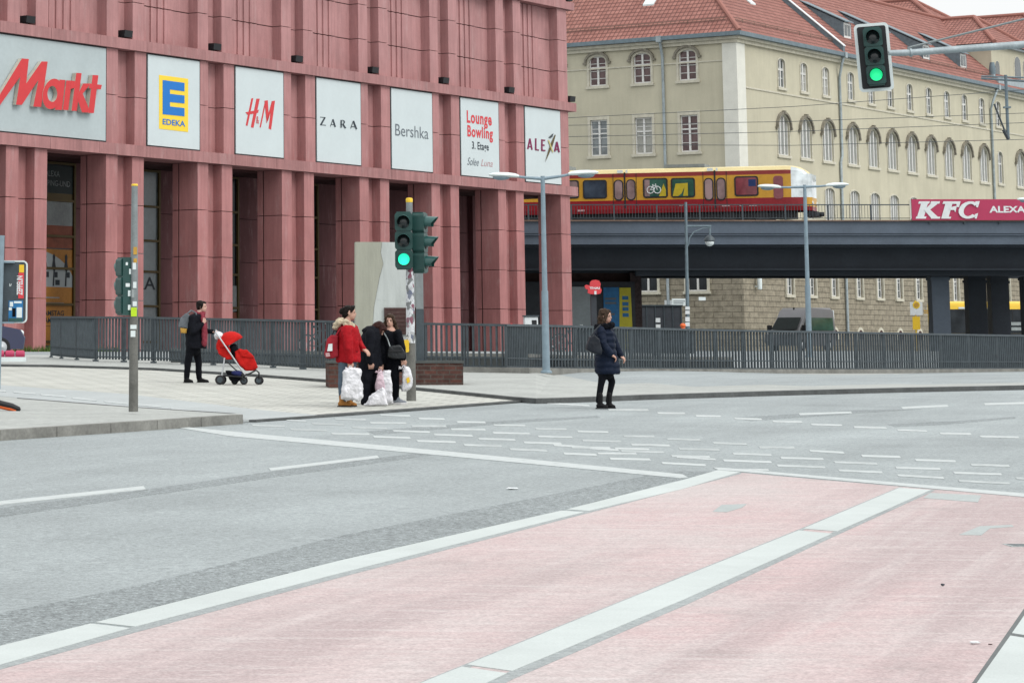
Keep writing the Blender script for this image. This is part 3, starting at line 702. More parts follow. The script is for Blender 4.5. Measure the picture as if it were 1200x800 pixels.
# arcade: soffit, inner wall with shop windows
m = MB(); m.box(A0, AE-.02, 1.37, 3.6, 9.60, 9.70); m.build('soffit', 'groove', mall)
wins = [(-9.6, -6.6), (-3.3, -.35), (3.0, 5.96), (9.2, 11.85), (15.2, 17.75), (21.6, 24.2)]
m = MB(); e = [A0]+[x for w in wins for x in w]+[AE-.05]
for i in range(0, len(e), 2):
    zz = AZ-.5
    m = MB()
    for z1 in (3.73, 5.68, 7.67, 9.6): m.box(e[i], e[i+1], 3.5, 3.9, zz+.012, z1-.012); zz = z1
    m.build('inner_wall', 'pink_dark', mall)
m = MB(); m.box(37.9, 38.62, 3.2, 3.5, AZ-.5, 9.6); m.build('inner_pilaster', 'pink_dark', mall)
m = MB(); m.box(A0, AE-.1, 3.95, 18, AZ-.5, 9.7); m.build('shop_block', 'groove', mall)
for i, (x0, x1) in enumerate(wins):
    w = MB(); t = .11
    w.box(x0, x0+t, 3.44, 3.6, AZ-.2, 9.58); w.box(x1-t, x1, 3.44, 3.6, AZ-.2, 9.58)
    for z in (2.0, 3.55, 5.05, 6.4, 7.9, 9.47): w.box(x0+t, x1-t, 3.45, 3.59, z, z+.10)
    o = w.build('shop_window', 'goldframe', mall); p = MB(); p.box(x0+t, x1-t, 3.54, 3.57, AZ, 9.5)
    p.build('pane', 'shopgrey' if i == 3 else 'glass_dark', o)
    if i == 3:
        p = MB(); put_text(p, 'ZARA', (8.55, 3.535, 4.32), (3.05, 0, 0), (0, 0, .55), bold=.01); p.build('window_lettering', 'ink', o)
    if i == 4:
        p = MB(); p.box(x1-.75, x1-t-.02, 3.50, 3.53, 2.0, 3.4, 0); p.box(x1-.75, x1-t-.02, 3.50, 3.53, 3.45, 4.6, 1); p.build('poster', ['adbrick', 'adgrey'], o)
    if i == 2:
        p = MB(); y = 3.52; xa, xb = x0+t, x1-t
        for z0, z1, mi in ((8.25, 9.4, 0), (8.0, 8.25, 1), (6.9, 8.0, 2), (5.95, 6.9, 3), (2.7, 5.9, 4), (1.9, 2.68, 4)): p.box(xa, xb, y, y+.015, z0, z1, mi)
        p.build('poster', ['adgreen', 'goldframe', 'adgrey', 'adbrick', 'adorange'], o)
        p = MB(); arc = [(xa, 4.32), (xb, 4.32)]+[(xa+(xb-xa)*(1-q/10.), 4.32+1.55*math.sqrt(max(0, 1-((1-q/10.)*.95)**2))) for q in range(11)]
        p.prism([(a, y-.004, z) for a, z in arc], (0, .003, 0)); p.build('arch_picture', 'signgrey', o)
        p = MB()
        for q, cx_ in enumerate((4.05, 4.62, 5.42)):
            p.prism([(cx_-.08, y-.012, 4.36), (cx_-.03, y-.012, 5.0), (cx_-.14, y-.012, 5.1), (cx_-.07, y-.012, 5.45), (cx_-.09, y-.012, 5.62), (cx_, y-.012, 5.72), (cx_+.08, y-.012, 5.6), (cx_+.06, y-.012, 5.42), (cx_+.13, y-.012, 5.1), (cx_+.04, y-.012, 4.95), (cx_+.02, y-.012, 4.36)], (0, .006, 0))
            p.box(cx_+.05, cx_+.24, y-.013, y-.006, 4.72, 4.95)
        p.box(4.72, 5.0, y-.013, y-.006, 4.40, 4.62); p.build('silhouettes', 'ink', o)
        p = MB()
        put_text(p, 'ALEXA', (4.0, y-.006, 8.95), (.95, 0, 0), (0, 0, .24), 0); put_text(p, 'SHOPPING-UND', (3.35, y-.006, 8.55), (2.3, 0, 0), (0, 0, .24), 0)
        put_text(p, 'SAMSTAG', (3.85, y-.006, 3.12), (1.45, 0, 0), (0, 0, .22), 1, .02); put_text(p, 'HAMBURGEN', (3.85, y-.006, 2.82), (1.75, 0, 0), (0, 0, .22), 1, .02)
        p.box(4.0, 5.0, y-.006, y-.002, 3.85, 3.9, 2); p.box(4.0, 5.3, y-.006, y-.002, 3.62, 3.67, 2)
        p.build('poster_lettering', ['adgrey', 'ink', 'adgrey'], o)
# ================================================================== signs on the mall
def sign(name, label, a0, a1, z0, z1, mat='signwhite'):
    t = thing(name, label, 'sign', Vector((A.o[0]+A.D[0]*a0, A.o[1]+A.D[1]*a0, z0)), A.ang)
    f = MB(); w, h = a1-a0, z1-z0
    f.box(-.03, w+.03, .0, .10, -.02, h+.02); f.build('frame', 'black', t)
    p = MB(); p.box(.05, w-.05, -.03, .018, .06, h-.06); p.build('panel', mat, t)
    return t, (lambda u, v, b=-.04: (lambda q: Vector((q[0]-a0, b, q[1]-z0)))(A.hit(u, v, b)))
def zp(ox, oy, s): return lambda x, y: (ox+x/s, oy+y/s)
def polys(mb, fn, z, lst, depth=.008, m=0, b=-.04):
    for i, q in enumerate(lst): mb.prism([fn(*z(*p), b) for p in q], (0, depth, 0), m)
def txt(mb, fn, z, x0, x1, y0, y1, body, m=0, b=-.04, **k):           # zoom box: x0..x1, y0(top)..y1 at the x0 edge
    o = fn(*z(x0, y1), b); ex = fn(*z(x1, y1), b); ez = fn(*z(x0, y0), b)
    w = ex.x-o.x; put_text(mb, body, o, (w, 0, 0), (0, 0, ez.z-o.z), m, **k)
def stroke(p, q, w):
    p, q = Vector(p), Vector(q); d = (q-p).normalized(); n_ = Vector((-d.y, d.x))*w/2
    return [tuple(p+n_), tuple(q+n_), tuple(q-n_), tuple(p-n_)]
# electronics sign with raised red letters
t, fn = sign('mall_sign', 'wide pale grey sign panel with big raised red slanted letters', -8.98, 3.71, 10.18, 14.13, 'signgrey')
z = zp(0, 50, 8.); m = MB()
def letters(lst, b):
    for i, q in enumerate(lst):
        bb = b-.004*i; f_ = [fn(*z(*p), bb) for p in q]; m.prism(f_, (0, -bb-.06, 0), 1)
        m.add([p+Vector((0, -.003, 0)) for p in f_], [list(range(len(f_)))], 0)
ring = []
for k in range(25):
    a = 2*math.pi*k/24; ring.append((492+92*math.cos(a)+18*math.sin(-a), 482+143*math.sin(a)))
inner = []
for k in range(25):
    a = 2*math.pi*k/24; inner.append((490+46*math.cos(a), 482+75*math.sin(a)))
letters([[(-70, 600), (205, 150), (270, 155), (245, 385), (390, 178), (447, 180), (385, 605), (312, 600), (360, 350), (205, 585), (150, 583), (190, 320), (-10, 600)],
         [(560, 348), (612, 352), (580, 633), (515, 630)],
         [(622, 355), (672, 358), (640, 634), (588, 632)], [(655, 358), (718, 362), (702, 425), (650, 440)],
         [(715, 285), (765, 288), (720, 642), (670, 640)], [(735, 480), (778, 385), (850, 385), (775, 480), (850, 658), (768, 655), (725, 530)],
         [(868, 305), (922, 308), (880, 662), (828, 660)], [(840, 385), (955, 398), (945, 440), (832, 430)]], -.24)
for k in range(24):
    q = [ring[k], ring[k+1], inner[k+1], inner[k]]; f_ = [fn(*z(*p), -.262) for p in q]; m.prism(f_, (0, .2, 0), 1); m.add([p+Vector((0, -.003, 0)) for p in f_], [(0, 1, 2, 3)], 0)
m.build('raised_letters', ['logo_red', 'logo_side'], t)
m = MB(); c = fn(-22, 97); ez = .95
disc = [(c.x+ez*math.cos(2*math.pi*k/28), -.10, c.z+ez*math.sin(2*math.pi*k/28)) for k in range(28)]; m.prism(disc, (0, .05, 0), 1)
for r0 in (.30, .55, .80):
    for k in range(27):
        a, b = 2*math.pi*k/28, 2*math.pi*(k+1)/28; r1, r2 = r0+.0035*k, r0+.0035*(k+1)
        m.prism([(c.x+r1*math.cos(a), -.12, c.z+r1*math.sin(a)), (c.x+r2*math.cos(b), -.12, c.z+r2*math.sin(b)), (c.x+(r2+.1)*math.cos(b), -.12, c.z+(r2+.1)*math.sin(b)), (c.x+(r1+.1)*math.cos(a), -.12, c.z+(r1+.1)*math.sin(a))], (0, .015, 0), 0)
m.build('spiral_emblem', ['logo_red', 'white'], t)
SL = [6.46+6.28*k for k in range(6)]
def sgn(i, label): return sign('mall_sign', label, SL[i]-.02, SL[i]+3.70, 10.18, 14.13)
# supermarket sign
t, fn = sgn(0, 'white sign panel with a blue letter E on a yellow rectangle'); z = zp(0, 0, 3.523)
m = MB(); polys(m, fn, z, [[(657, 310), (777, 326), (777, 546), (657, 532)]], .008); m.build('yellow_field', 'logo_yellow', t)
m = MB(); polys(m, fn, z, [[(672, 331), (762, 343), (762, 378), (702, 370), (702, 388), (762, 395), (762, 428), (702, 422), (702, 440), (762, 447), (762, 481), (672, 472)]], .008, b=-.052)
txt(m, fn, z, 672, 765, 490, 514, 'EDEKA', b=-.052, bold=.02); m.build('blue_lettering', 'logo_blue', t)
# fashion sign, red brush letters
t, fn = sgn(1, 'white sign panel with two red brush written capitals'); z = zp(270, 70, 6.153); m = MB()
polys(m, fn, z, [[(152, 280), (166, 278), (124, 478), (111, 475)], [(188, 282), (212, 282), (167, 492), (148, 488)]])
polys(m, fn, z, [[(110, 380), (206, 362), (200, 384), (124, 398)]], b=-.044)
polys(m, fn, z, [[(249, 305), (257, 306), (220, 490), (211, 488)], [(300, 300), (322, 296), (294, 506), (276, 497)]])
polys(m, fn, z, [[(247, 297), (270, 293), (278, 420), (262, 456)], [(258, 458), (300, 300), (312, 305), (272, 440)]], b=-.046)
txt(m, fn, z, 187, 207, 408, 460, '&', b=-.048); m.build('red_lettering', 'logo_red', t)
# fashion sign, thin serif capitals
t, fn = sgn(2, 'white sign panel with four widely spaced thin black serif capitals'); m = MB()
L = [stroke((648, 415), (686, 418), 5), stroke((648, 470), (690, 474), 5), stroke((683, 417), (652, 472), 11),
     stroke((740, 430), (722, 482), 4), stroke((740, 430), (757, 486), 10), stroke((728, 468), (750, 470), 4),
     stroke((800, 436), (800, 490), 9), stroke((812, 466), (832, 495), 10),
     stroke((888, 442), (868, 496), 4), stroke((888, 442), (911, 502), 10), stroke((874, 482), (902, 485), 4)]
for i, q in enumerate(L): polys(m, fn, z, [q], b=-.04-.0022*i)
for k in range(8):
    a, b = -math.pi/2+math.pi*k/8, -math.pi/2+math.pi*(k+1)/8
    polys(m, fn, z, [[(808+19*math.cos(a), 451+16*math.sin(a)), (808+19*math.cos(b), 451+16*math.sin(b)), (808+12*math.cos(b), 451+12*math.sin(b)), (808+12*math.cos(a), 451+12*math.sin(a))]], b=-.066)
m.build('black_lettering', 'ink', t)
z = zp(320, 0, 3.3333)
t, fn = sgn(3, 'white sign panel with one word in light grey rounded lowercase letters'); m = MB(); txt(m, fn, z, 478, 607, 484, 530, 'Bershka', bold=-.002); m.build('grey_lettering', 'ink_grey', t)
t, fn = sgn(4, 'white sign panel with two red lines above a smaller dark line'); z = zp(520, 110, 7.27); m = MB()
txt(m, fn, z, 198, 410, 141, 279, 'Lounge', 0, bold=.03, spacing=1.12); txt(m, fn, z, 203, 420, 266, 394, 'Bowling', 0, bold=.03, spacing=1.12); txt(m, fn, z, 242, 385, 404, 490, '3. Etage', 1, bold=.018, spacing=1.05)
txt(m, fn, z, 202, 300, 540, 606, 'Solee', 2, shear=.35); txt(m, fn, z, 318, 418, 556, 615, 'Luna', 3, shear=.35); m.build('lettering', ['logo_red2', 'ink', 'ink_grey', 'ink_pink'], t)
t, fn = sgn(5, 'white sign panel with berry capitals and a gold spear shaped X'); z = zp(600, 110, 7.27); m = MB()
for i, q in enumerate([stroke((153, 382), (135, 472), 13), stroke((153, 382), (171, 478), 13), stroke((141, 450), (166, 453), 11), stroke((203, 380), (203, 480), 13), stroke((198, 476), (230, 480), 12),
          stroke((256, 388), (256, 486), 13), stroke((252, 394), (284, 398), 11), stroke((252, 436), (280, 439), 11), stroke((252, 481), (286, 485), 11),
          stroke((384, 410), (365, 492), 13), stroke((384, 410), (403, 500), 13), stroke((371, 472), (398, 475), 11)]): polys(m, fn, z, [q], b=-.04-.0022*i, m=0)
polys(m, fn, z, [[(374, 350), (366, 350), (325, 440), (285, 580), (345, 450)]], b=-.07, m=3); polys(m, fn, z, [stroke((312, 395), (350, 498), 9)], b=-.074, m=1); polys(m, fn, z, [[(314, 372), (354, 336), (346, 366), (328, 378)]], b=-.078, m=2)
m.build('lettering', ['berry', 'gold', 'ink', 'goldframe'], t)
# floodlights on the ledges
FL = [(-1.25, 14.59, 'black floodlight on the ledge above the wide pale grey sign'), (5.05, 14.59, 'black floodlight on the ledge between raised red letters and blue E sign'),
      (11.3, 14.59, 'black floodlight on the ledge between blue E and red brush letter signs'), (17.55, 14.59, 'black floodlight on the ledge between red brush letters and serif capitals'),
      (23.85, 14.59, 'black floodlight on the ledge between serif capitals and grey lowercase sign'), (30.15, 14.59, 'black floodlight on the ledge between grey lowercase sign and bowling sign'),
      (36.45, 14.59, 'black floodlight on the ledge between bowling sign and berry capitals'), (42.75, 14.59, 'black floodlight on the protruding ledge end beyond the berry capitals'), (42.7, 19.94, 'black floodlight on the uppermost ledge end under the picture top')]
FL[8] = (42.7, 19.94, 'black floodlight on the uppermost ledge end of the red mall')
fl0 = None
for a, zz, lb in FL:
    if fl0 is None:
        fl0 = thing('floodlight', lb, 'floodlight', group='floodlights along the mall ledges')
        m = MB(); m.prism([(-.27, -.2, .08), (.27, -.2, .08), (.27, -.24, .36), (-.27, -.24, .36)], (0, .42, 0)); m.build('housing', 'black', fl0)
        m = MB(); m.box(-.03, .03, -.02, .04, 0, .09); m.box(-.18, .18, -.08, .08, 0, .025); m.build('bracket', 'metal_dark', fl0)
        m = MB(); m.box(-.22, .22, -.10, .12, .362, .37); m.build('lens', 'glass', fl0); o = fl0
    else: o = copy_tree(fl0); o['label'] = lb
    o.location = (A.o[0]+A.D[0]*a+A.N[0]*.1, A.o[1]+A.D[1]*a+A.N[1]*.1, zz); o.rotation_euler = (0, 0, A.ang)
# grass at the foot of the first pillar
m = MB()
for k in range(700):
    a = -4+RND.random()*8; b = -1.0+RND.random()*.9; h = .12+.2*RND.random(); p = Vector((A.o[0]+A.D[0]*a+A.N[0]*b, A.o[1]+A.D[1]*a+A.N[1]*b, AZ)); d = Vector((RND.uniform(-1, 1), RND.uniform(-1, 1), 0)).normalized()*.02; l = Vector((RND.uniform(-.08, .08), RND.uniform(-.08, .08), h))
    m.add([p-d, p+d, p+l], [(0, 1, 2)])
tag(m.build('grass', 'moss'), 'thin green grass at the foot of the red pillars', 'grass', kind='stuff')
# ================================================================== the cream court building
C0 = aty(872, 385, 198.); C = Plane((C0.x, C0.y), 2640); CZ0 = gz(200)
court = thing('court_building', 'long cream rendered building with stone base and red tiled hip roof', 'building', (C0.x, C0.y, 0), C.ang)
RL, LL, EV = 78., 34., 24.3                            # lengths of the right and left fronts, eaves height
def wall_holes(mb, L_, z0, z1, holes, fn_, depth=.28):
    xs_ = sorted(set([0, L_]+[q for h in holes for q in h[:2]])); zs_ = sorted(set([z0, z1]+[q for h in holes for q in h[2:]]))
    for i in range(len(xs_)-1):
        run = None
        for j in range(len(zs_)-1):
            cx_, cz_ = (xs_[i]+xs_[i+1])/2, (zs_[j]+zs_[j+1])/2
            if any(h[0] < cx_ < h[1] and h[2] < cz_ < h[3] for h in holes): continue
            mb.add([fn_(xs_[i], 0, zs_[j]), fn_(xs_[i+1], 0, zs_[j]), fn_(xs_[i+1], 0, zs_[j+1]), fn_(xs_[i], 0, zs_[j+1])], [(0, 1, 2, 3)])
    for x0, x1, a, b in holes:
        for q in (((x0, a), (x0, b)), ((x1, b), (x1, a)), ((x0, b), (x1, b)), ((x1, a), (x0, a))):
            (p0, r0), (p1, r1) = q; mb.add([fn_(p0, 0, r0), fn_(p1, 0, r1), fn_(p1, depth, r1), fn_(p0, depth, r0)], [(0, 1, 2, 3)])
RX = [7.69, 11.68, 15.7, 20.45, 24.45, 28.3, 32.35, 36.45, 40.4, 44.4, 48.4]
fr = lambda x, y, z_: (x, y, z_); fl_ = lambda x, y, z_: (y, x, z_)
holes_r = []; holes_l = []; WINS = []
for x in RX+[52.3, 60.5, 64.5, 68.5, 72.5]: holes_r.append((x-.62, x+.62, 21.12, 23.3)); WINS.append(('top', x, 21.12, 'r'))
for x in RX+[57.2]: holes_r.append((x-1.0, x+1.0, 16.05, 19.05)); WINS.append(('tall', x, 16.05, 'r'))
holes_r.append((51.7, 52.9, 16.1, 18.9)); WINS.append(('arch', 52.3, 16.1, 'r'))
for x in [3.7]+RX+[52.3, 57.2]: holes_r.append((x-.9, x+.9, 11.5, 14.0)); WINS.append(('low', x, 11.5, 'r'))
for x in RX+[52.3, 57.2, 61.2]: holes_r.append((x-.62, x+.62, 5.75, 8.3)); WINS.append(('ground', x, 5.75, 'r'))
LX = [3.9, 7.62, 11.35, 15.05, 18.8, 22.5]
for x in LX:
    holes_l.append((x-.72, x+.72, 21.3, 23.55)); WINS.append(('ltop', x, 21.3, 'l'))
    holes_l.append((x-.72, x+.72, 16.05, 18.75)); WINS.append(('lmid', x, 16.05, 'l'))
    holes_l.append((x-.72, x+.72, 11.1, 13.9)); WINS.append(('lmid', x, 11.1, 'l'))
for x in (3.55, 7.55, 11.6): holes_l.append((x-.82, x+.82, 5.92, 8.6)); WINS.append(('lground', x, 5.92, 'l'))
SZ = 9.6
m = MB(); wall_holes(m, RL, SZ, EV, [h for h in holes_r if h[2] > SZ], fr); wall_holes(m, LL, SZ, EV, [h for h in holes_l if h[2] > SZ], fl_)
m.add([(RL, 0, 0), (RL, 18, 0), (RL, 18, EV), (RL, 0, EV)], [(0, 1, 2, 3)]); m.build('wall', 'cream', court)
m = MB(); wall_holes(m, RL, CZ0-1, SZ, [h for h in holes_r if h[2] < SZ], lambda x, y, z_: (x, y-.08, z_)); wall_holes(m, LL, CZ0-1, SZ, [h for h in holes_l if h[2] < SZ], lambda x, y, z_: (y-.08, x, z_)); m.build('stone_base', 'rustic', court)
m = MB(); m.box(-.2, RL, -.2, .0, SZ-.05, SZ+.35); m.box(-.2, .0, .0, LL, SZ-.05, SZ+.35); m.build('string_course', 'trim', court)
m = MB(); m.box(-.06, RL, -.06, 0, 20.62, 20.74); m.box(-.06, 0, 0, LL, 22.55, 22.65); m.build('sill_band', 'trim', court)
m = MB(); m.box(-.10, 1.3, -.10, -.0, SZ+.35, EV-.45); m.box(-.10, 0, 0, 1.05, SZ+.35, EV-.45); m.build('corner_pilaster', 'pilaster', court); m = MB(); m.box(-.10, .3, -.10, .02, CZ0-1, SZ-.06); m.box(-.10, .02, .02, .3, CZ0-1, SZ-.06); m.build('corner_stones', 'rustic', court)
m = MB(); m.box(-.22, RL, -.22, 0, EV-.45, EV-.2); m.box(-.42, RL, -.42, 0, EV-.2, EV); m.box(-.22, 0, 0, LL, EV-.45, EV-.2); m.box(-.42, 0, 0, LL, EV-.2, EV); m.build('cornice', 'trim', court)
m = MB(); m.box(-.72, RL, -.72, -.42, EV+.02, EV+.32); m.box(-.72, -.42, -.42, LL, EV+.02, EV+.32); m.box(-.6, RL, -.6, .0, EV+.0, EV+.02); m.build('gutter', 'zinc', court)
# window types
def arch_pts(w, h, r, n_=10):                           # segmental / round headed outline
    q = [(-w/2, 0), (w/2, 0)]
    for k in range(n_+1):
        a = math.pi*k/n_; q.append((w/2*math.cos(a), h-r+r*math.sin(a)))
    return q
def win_type(kind):
    P = dict(top=(1.24, 2.18, .3, 2, 3, 'glass'), tall=(2.0, 3.0, .9, 3, 1, 'curtain'), arch=(1.2, 2.8, .5, 2, 2, 'glass'), low=(1.8, 2.5, .35, 4, 1, 'curtain'), ground=(1.24, 2.55, 0, 2, 4, 'glass'),
             ltop=(1.44, 2.25, .45, 2, 4, 'glass_brown'), lmid=(1.44, 2.7, 0, 2, 4, 'glass_brown'), lground=(1.64, 2.68, 0, 2, 2, 'glass_dark'))[kind]
    w, h, r, nx, nz, gl = P
    s = MB()                                            # surround (proud of the wall), spandrels of an arched head
    tw = {'top': .11, 'tall': .10, 'arch': .11, 'low': .12, 'ground': .13, 'ltop': .17, 'lmid': .2, 'lground': .18}[kind]; pr = -.13 if kind in ('ground', 'lground') else -.05
    s.box(-w/2-tw, -w/2, pr, .01, -.0, h-r); s.box(w/2, w/2+tw, pr, .01, 0, h-r); e_ = .02 if kind == 'ground' else .08; s.box(-w/2-tw-e_, w/2+tw+e_, pr-e_, .02, -.2, -.002)
    if r:
        n_ = 10
        for k in range(n_):
            a, b = math.pi*k/n_, math.pi*(k+1)/n_; ca, sa, cb, sb = math.cos(a), math.sin(a), math.cos(b), math.sin(b)
            s.prism([(w/2*ca, pr, h-r+r*sa), (w/2*cb, pr, h-r+r*sb), ((w/2+tw)*cb, pr, h-r+(r+tw)*sb), ((w/2+tw)*ca, pr, h-r+(r+tw)*sa)], (0, -pr+.01, 0))
            s.prism([(w/2*ca, .012, h-r+r*sa), (w/2*cb, .012, h-r+r*sb), (w/2*cb, .012, h+.02), (w/2*ca, .012, h+.02)], (0, .24, 0))
    else:
        s.box(-w/2-tw, w/2+tw, pr, .01, h, h+(.32 if kind == 'lmid' else tw))
    smat = 'trim'
    f = MB(); t = .085 if kind[0] != 'l' or kind == 'low' else .10; y0, y1 = (.10, .2)
    f.box(-w/2, -w/2+t, y0, y1, 0, h); f.box(w/2-t, w/2, y0, y1, 0, h); f.box(-w/2+t, w/2-t, y0, y1, 0, t); f.box(-w/2+t, w/2-t, y0, y1, h-t, h)
    for i in range(1, nx):
        x = -w/2+w*i/nx; e = .075 if (i == nx/2 or kind in ('tall',)) else .04; f.box(x-e, x+e, y0-.02, y1, t, h-t)
    tr = [] if nz == 1 else ([h*.62] if kind not in ('lground',) else [])
    for zz in tr: f.box(-w/2+t, w/2-t, y0-.01, y1, zz-.05, zz+.05)
    if nz > 2 or kind == 'lground':
        for j in range(1, nz):
            zz = h*j/nz
            if abs(zz-h*.62) > .1: f.box(-w/2+t, w/2-t, y0+.02, y1-.02, zz-.022, zz+.022)
    g_ = MB(); g_.box(-w/2+.02, w/2-.02, .165, .18, .02, h-.02)
    out = [(s.mesh('window', smat)), f.mesh('frame', 'winwhite'), g_.mesh('pane', gl), None]
    if kind in ('tall', 'ltop'):
        q = MB(); W_ = w/2+tw+.02
        for k in range(10):
            a, b = math.pi*k/10, math.pi*(k+1)/10
            R1, R2, H1 = W_-.02, W_+.13, h-r
            q.prism([(R1*math.cos(a), -.22, H1+(r+tw)*math.sin(a)), (R1*math.cos(b), -.22, H1+(r+tw)*math.sin(b)), (R2*math.cos(b), -.22, H1+(r+tw+.17)*math.sin(b)), (R2*math.cos(a), -.22, H1+(r+tw+.17)*math.sin(a))], (0, .23, 0))
        q.box(-W_-.24, -W_+.02, -.2, 0, h-r-.16, h-r-.002); q.box(W_-.02, W_+.24, -.2, 0, h-r-.16, h-r-.002)
        if kind == 'tall': q.box(-.14, .14, -.25, 0, h+tw+.06, h+tw+.24)
        out[3] = q.mesh('hood_mould', 'hood', 40)
    return out
WT = {k: win_type(k) for k in ('top', 'tall', 'arch', 'low', 'ground', 'ltop', 'lmid', 'lground')}
VAR = {}
for kind, x, z0, side in WINS:
    off = .08 if z0 < SZ else 0
    loc = (x, -off, z0) if side == 'r' else (-off, x, z0); rz = 0 if side == 'r' else -math.pi/2
    s, f, g_, h_ = WT[kind]; o = inst('window', s, court, loc, rz); inst('frame', f, o, (0, 0, 0)); pn = inst('pane', g_, o, (0, 0, 0)); alt = RND.choice([None, None, 'glass_pale', 'blind' if side == 'l' or kind == 'top' else 'glass_pale', 'glass'])
    if alt and kind not in ('tall', 'low', 'lground'): pn.data = VAR.setdefault((kind, alt), g_.copy()); pn.data.materials[0] = M[alt]
    if h_: inst('hood_mould', h_, o, (0, 0, 0))
# basement lights along the stone base
bmx = MB()
bmx.prism([(a, -.03, b) for a, b in arch_pts(1.3, .95, .62)], (0, .03, 0), 0)
b2 = MB()
b2.prism([(a*.66, -.045, b*.78) for a, b in arch_pts(1.3, .95, .62)], (0, .012, 0))
bm_, bd_ = bmx.mesh('basement_light', 'trim'), b2.mesh('opening', 'groove')
for x in RX: o = inst('basement_light', bm_, court, (x, -.085, 2.5)); inst('opening', bd_, o, (0, 0, 0))
# down pipes
for pts, lbl in (([(-.55, 5.86, EV+.1), (-.3, 5.86, EV-.6), (-.12, 5.86, EV-1.2), (-.12, 5.86, SZ+.6), (-.22, 5.86, SZ), (-.2, 5.86, 2)], 0), ([(18.05, -.6, EV+.1), (17.8, -.5, EV-.5), (18.05, -.14, EV-1.6), (18.05, -.14, 16.6), (17.75, -.14, 16.1), (17.75, -.14, SZ+.6), (17.75, -.25, SZ), (17.75, -.22, 2)], 0), ([(51.0, -.6, EV+.1), (50.2, -.4, EV-1.1), (50.3, -.14, EV-1.8), (50.3, -.14, SZ+.6), (50.3, -.25, SZ), (50.3, -.22, 2)], 0)):
    m = MB(); m.tube(pts, .11, 8); m.box(pts[0][0]-.2, pts[0][0]+.2, pts[0][1]-.2, pts[0][1]+.2, EV-.1, EV+.35); m.build('down_pipe', 'zinc_light', court, 50)
# wall lamp on the stone base
o = MB(); o.lathe([(.05, 0), (.17, .05), (.18, .95), (.10, 1.1), (.03, 1.2)], (1.9, -.42, 6.0)); o.box(1.84, 1.96, -.4, -.08, 6.2, 6.3); o.build('wall_lamp', 'lampwhite', court, 50)
# stone window dressings on the left front, sign plates
m = MB(); m.box(-.14, -.09, 4.6, 6.2, 4.95, 5.3); m.build('sign_plate', 'white', court)
# ---- roof
TANR, RB, OH = .88, 7.6, .62
RZ = EV+.32
def rh(b): return RZ+TANR*(b+OH)
m = MB(); m2 = []
def roofface(pts, u_dir, slope_dir):
    base = Vector(pts[0]); o_ = len(m.v); m.add(pts, [list(range(len(pts)))]); m2.append((o_, [((Vector(p)-base).dot(Vector(u_dir)), (Vector(p)-base).dot(Vector(slope_dir).normalized())) for p in pts]))
ridge_z = rh(RB); q = RB
roofface([(-OH, -OH, RZ), (RL, -OH, RZ), (RL, RB, ridge_z), (RB, RB, ridge_z)], (1, 0, 0), (0, 1, TANR))
roofface([(-OH, LL, RZ), (-OH, -OH, RZ), (RB, RB, ridge_z), (RB, LL, ridge_z)], (0, 1, 0), (1, 0, TANR))
roofface([(RB, RB, ridge_z), (RL, RB, ridge_z), (RL, 16, RZ), (16, 16, RZ)], (1, 0, 0), (0, -1, TANR))
roofface([(RB, LL, ridge_z), (RB, RB, ridge_z), (16, 16, RZ), (16, LL, RZ)], (0, 1, 0), (-1, 0, TANR))
def build_roof(name, mb, uvs, mat, parent):
    me = bpy.data.meshes.new(name); me.from_pydata([tuple(p) for p in mb.v], [], mb.f); me.update(); me.materials.append(M[mat]); uv = me.uv_layers.new(name='UVMap')
    for pl, (o_, us) in zip(me.polygons, uvs):
        for li, u_ in zip(pl.loop_indices, us): uv.data[li].uv = u_
    ob = bpy.data.objects.new(name, me); COL.objects.link(ob); ob.parent = parent; return ob
roof = build_roof('roof', m, m2, 'tiles', court)
sn = Vector((0, -TANR, 1)).normalized()
m = MB(); m.tube([(-OH, -OH, RZ+.03), (RB, RB, ridge_z+.06)], .17, 8); m.tube([(RB, RB, ridge_z+.05), (RL, RB, ridge_z+.05)], .17, 8); m.tube([(RB, RB, ridge_z+.05), (RB, LL, ridge_z+.05)], .17, 8); m.build('ridge_tiles', 'tiles', roof)
m = MB()
for dz in (.16, .30): m.tube([(.8, .35, rh(.35)+dz), (52, .35, rh(.35)+dz)], .025, 5); m.tube([(.35, .9, rh(.35)+dz), (.35, LL, rh(.35)+dz)], .025, 5)
for x in range(2, 52, 2): m.box(x-.015, x+.015, .34, .37, rh(.35), rh(.35)+.32)
for x in range(2, 34, 2): m.box(.34, .37, x-.015, x+.015, rh(.35), rh(.35)+.32)
m.build('snow_guard', 'bridge_rust', roof)
m = MB(); b0, b1 = -.5, RB-.2
m.prism([(18.1, b0, rh(b0)), (18.1, b1, rh(b1)), (18.1, b1, rh(b1)+.42), (18.1, b0, rh(b0)+.42)], (.36, 0, 0), 0); m.prism([(18.04, b0-.05, rh(b0)+.425), (18.04, b1, rh(b1)+.425), (18.04, b1, rh(b1)+.5), (18.04, b0-.05, rh(b0)+.5)], (.48, 0, 0), 1); m.build('fire_wall_coping', ['zinc', 'white'], roof)
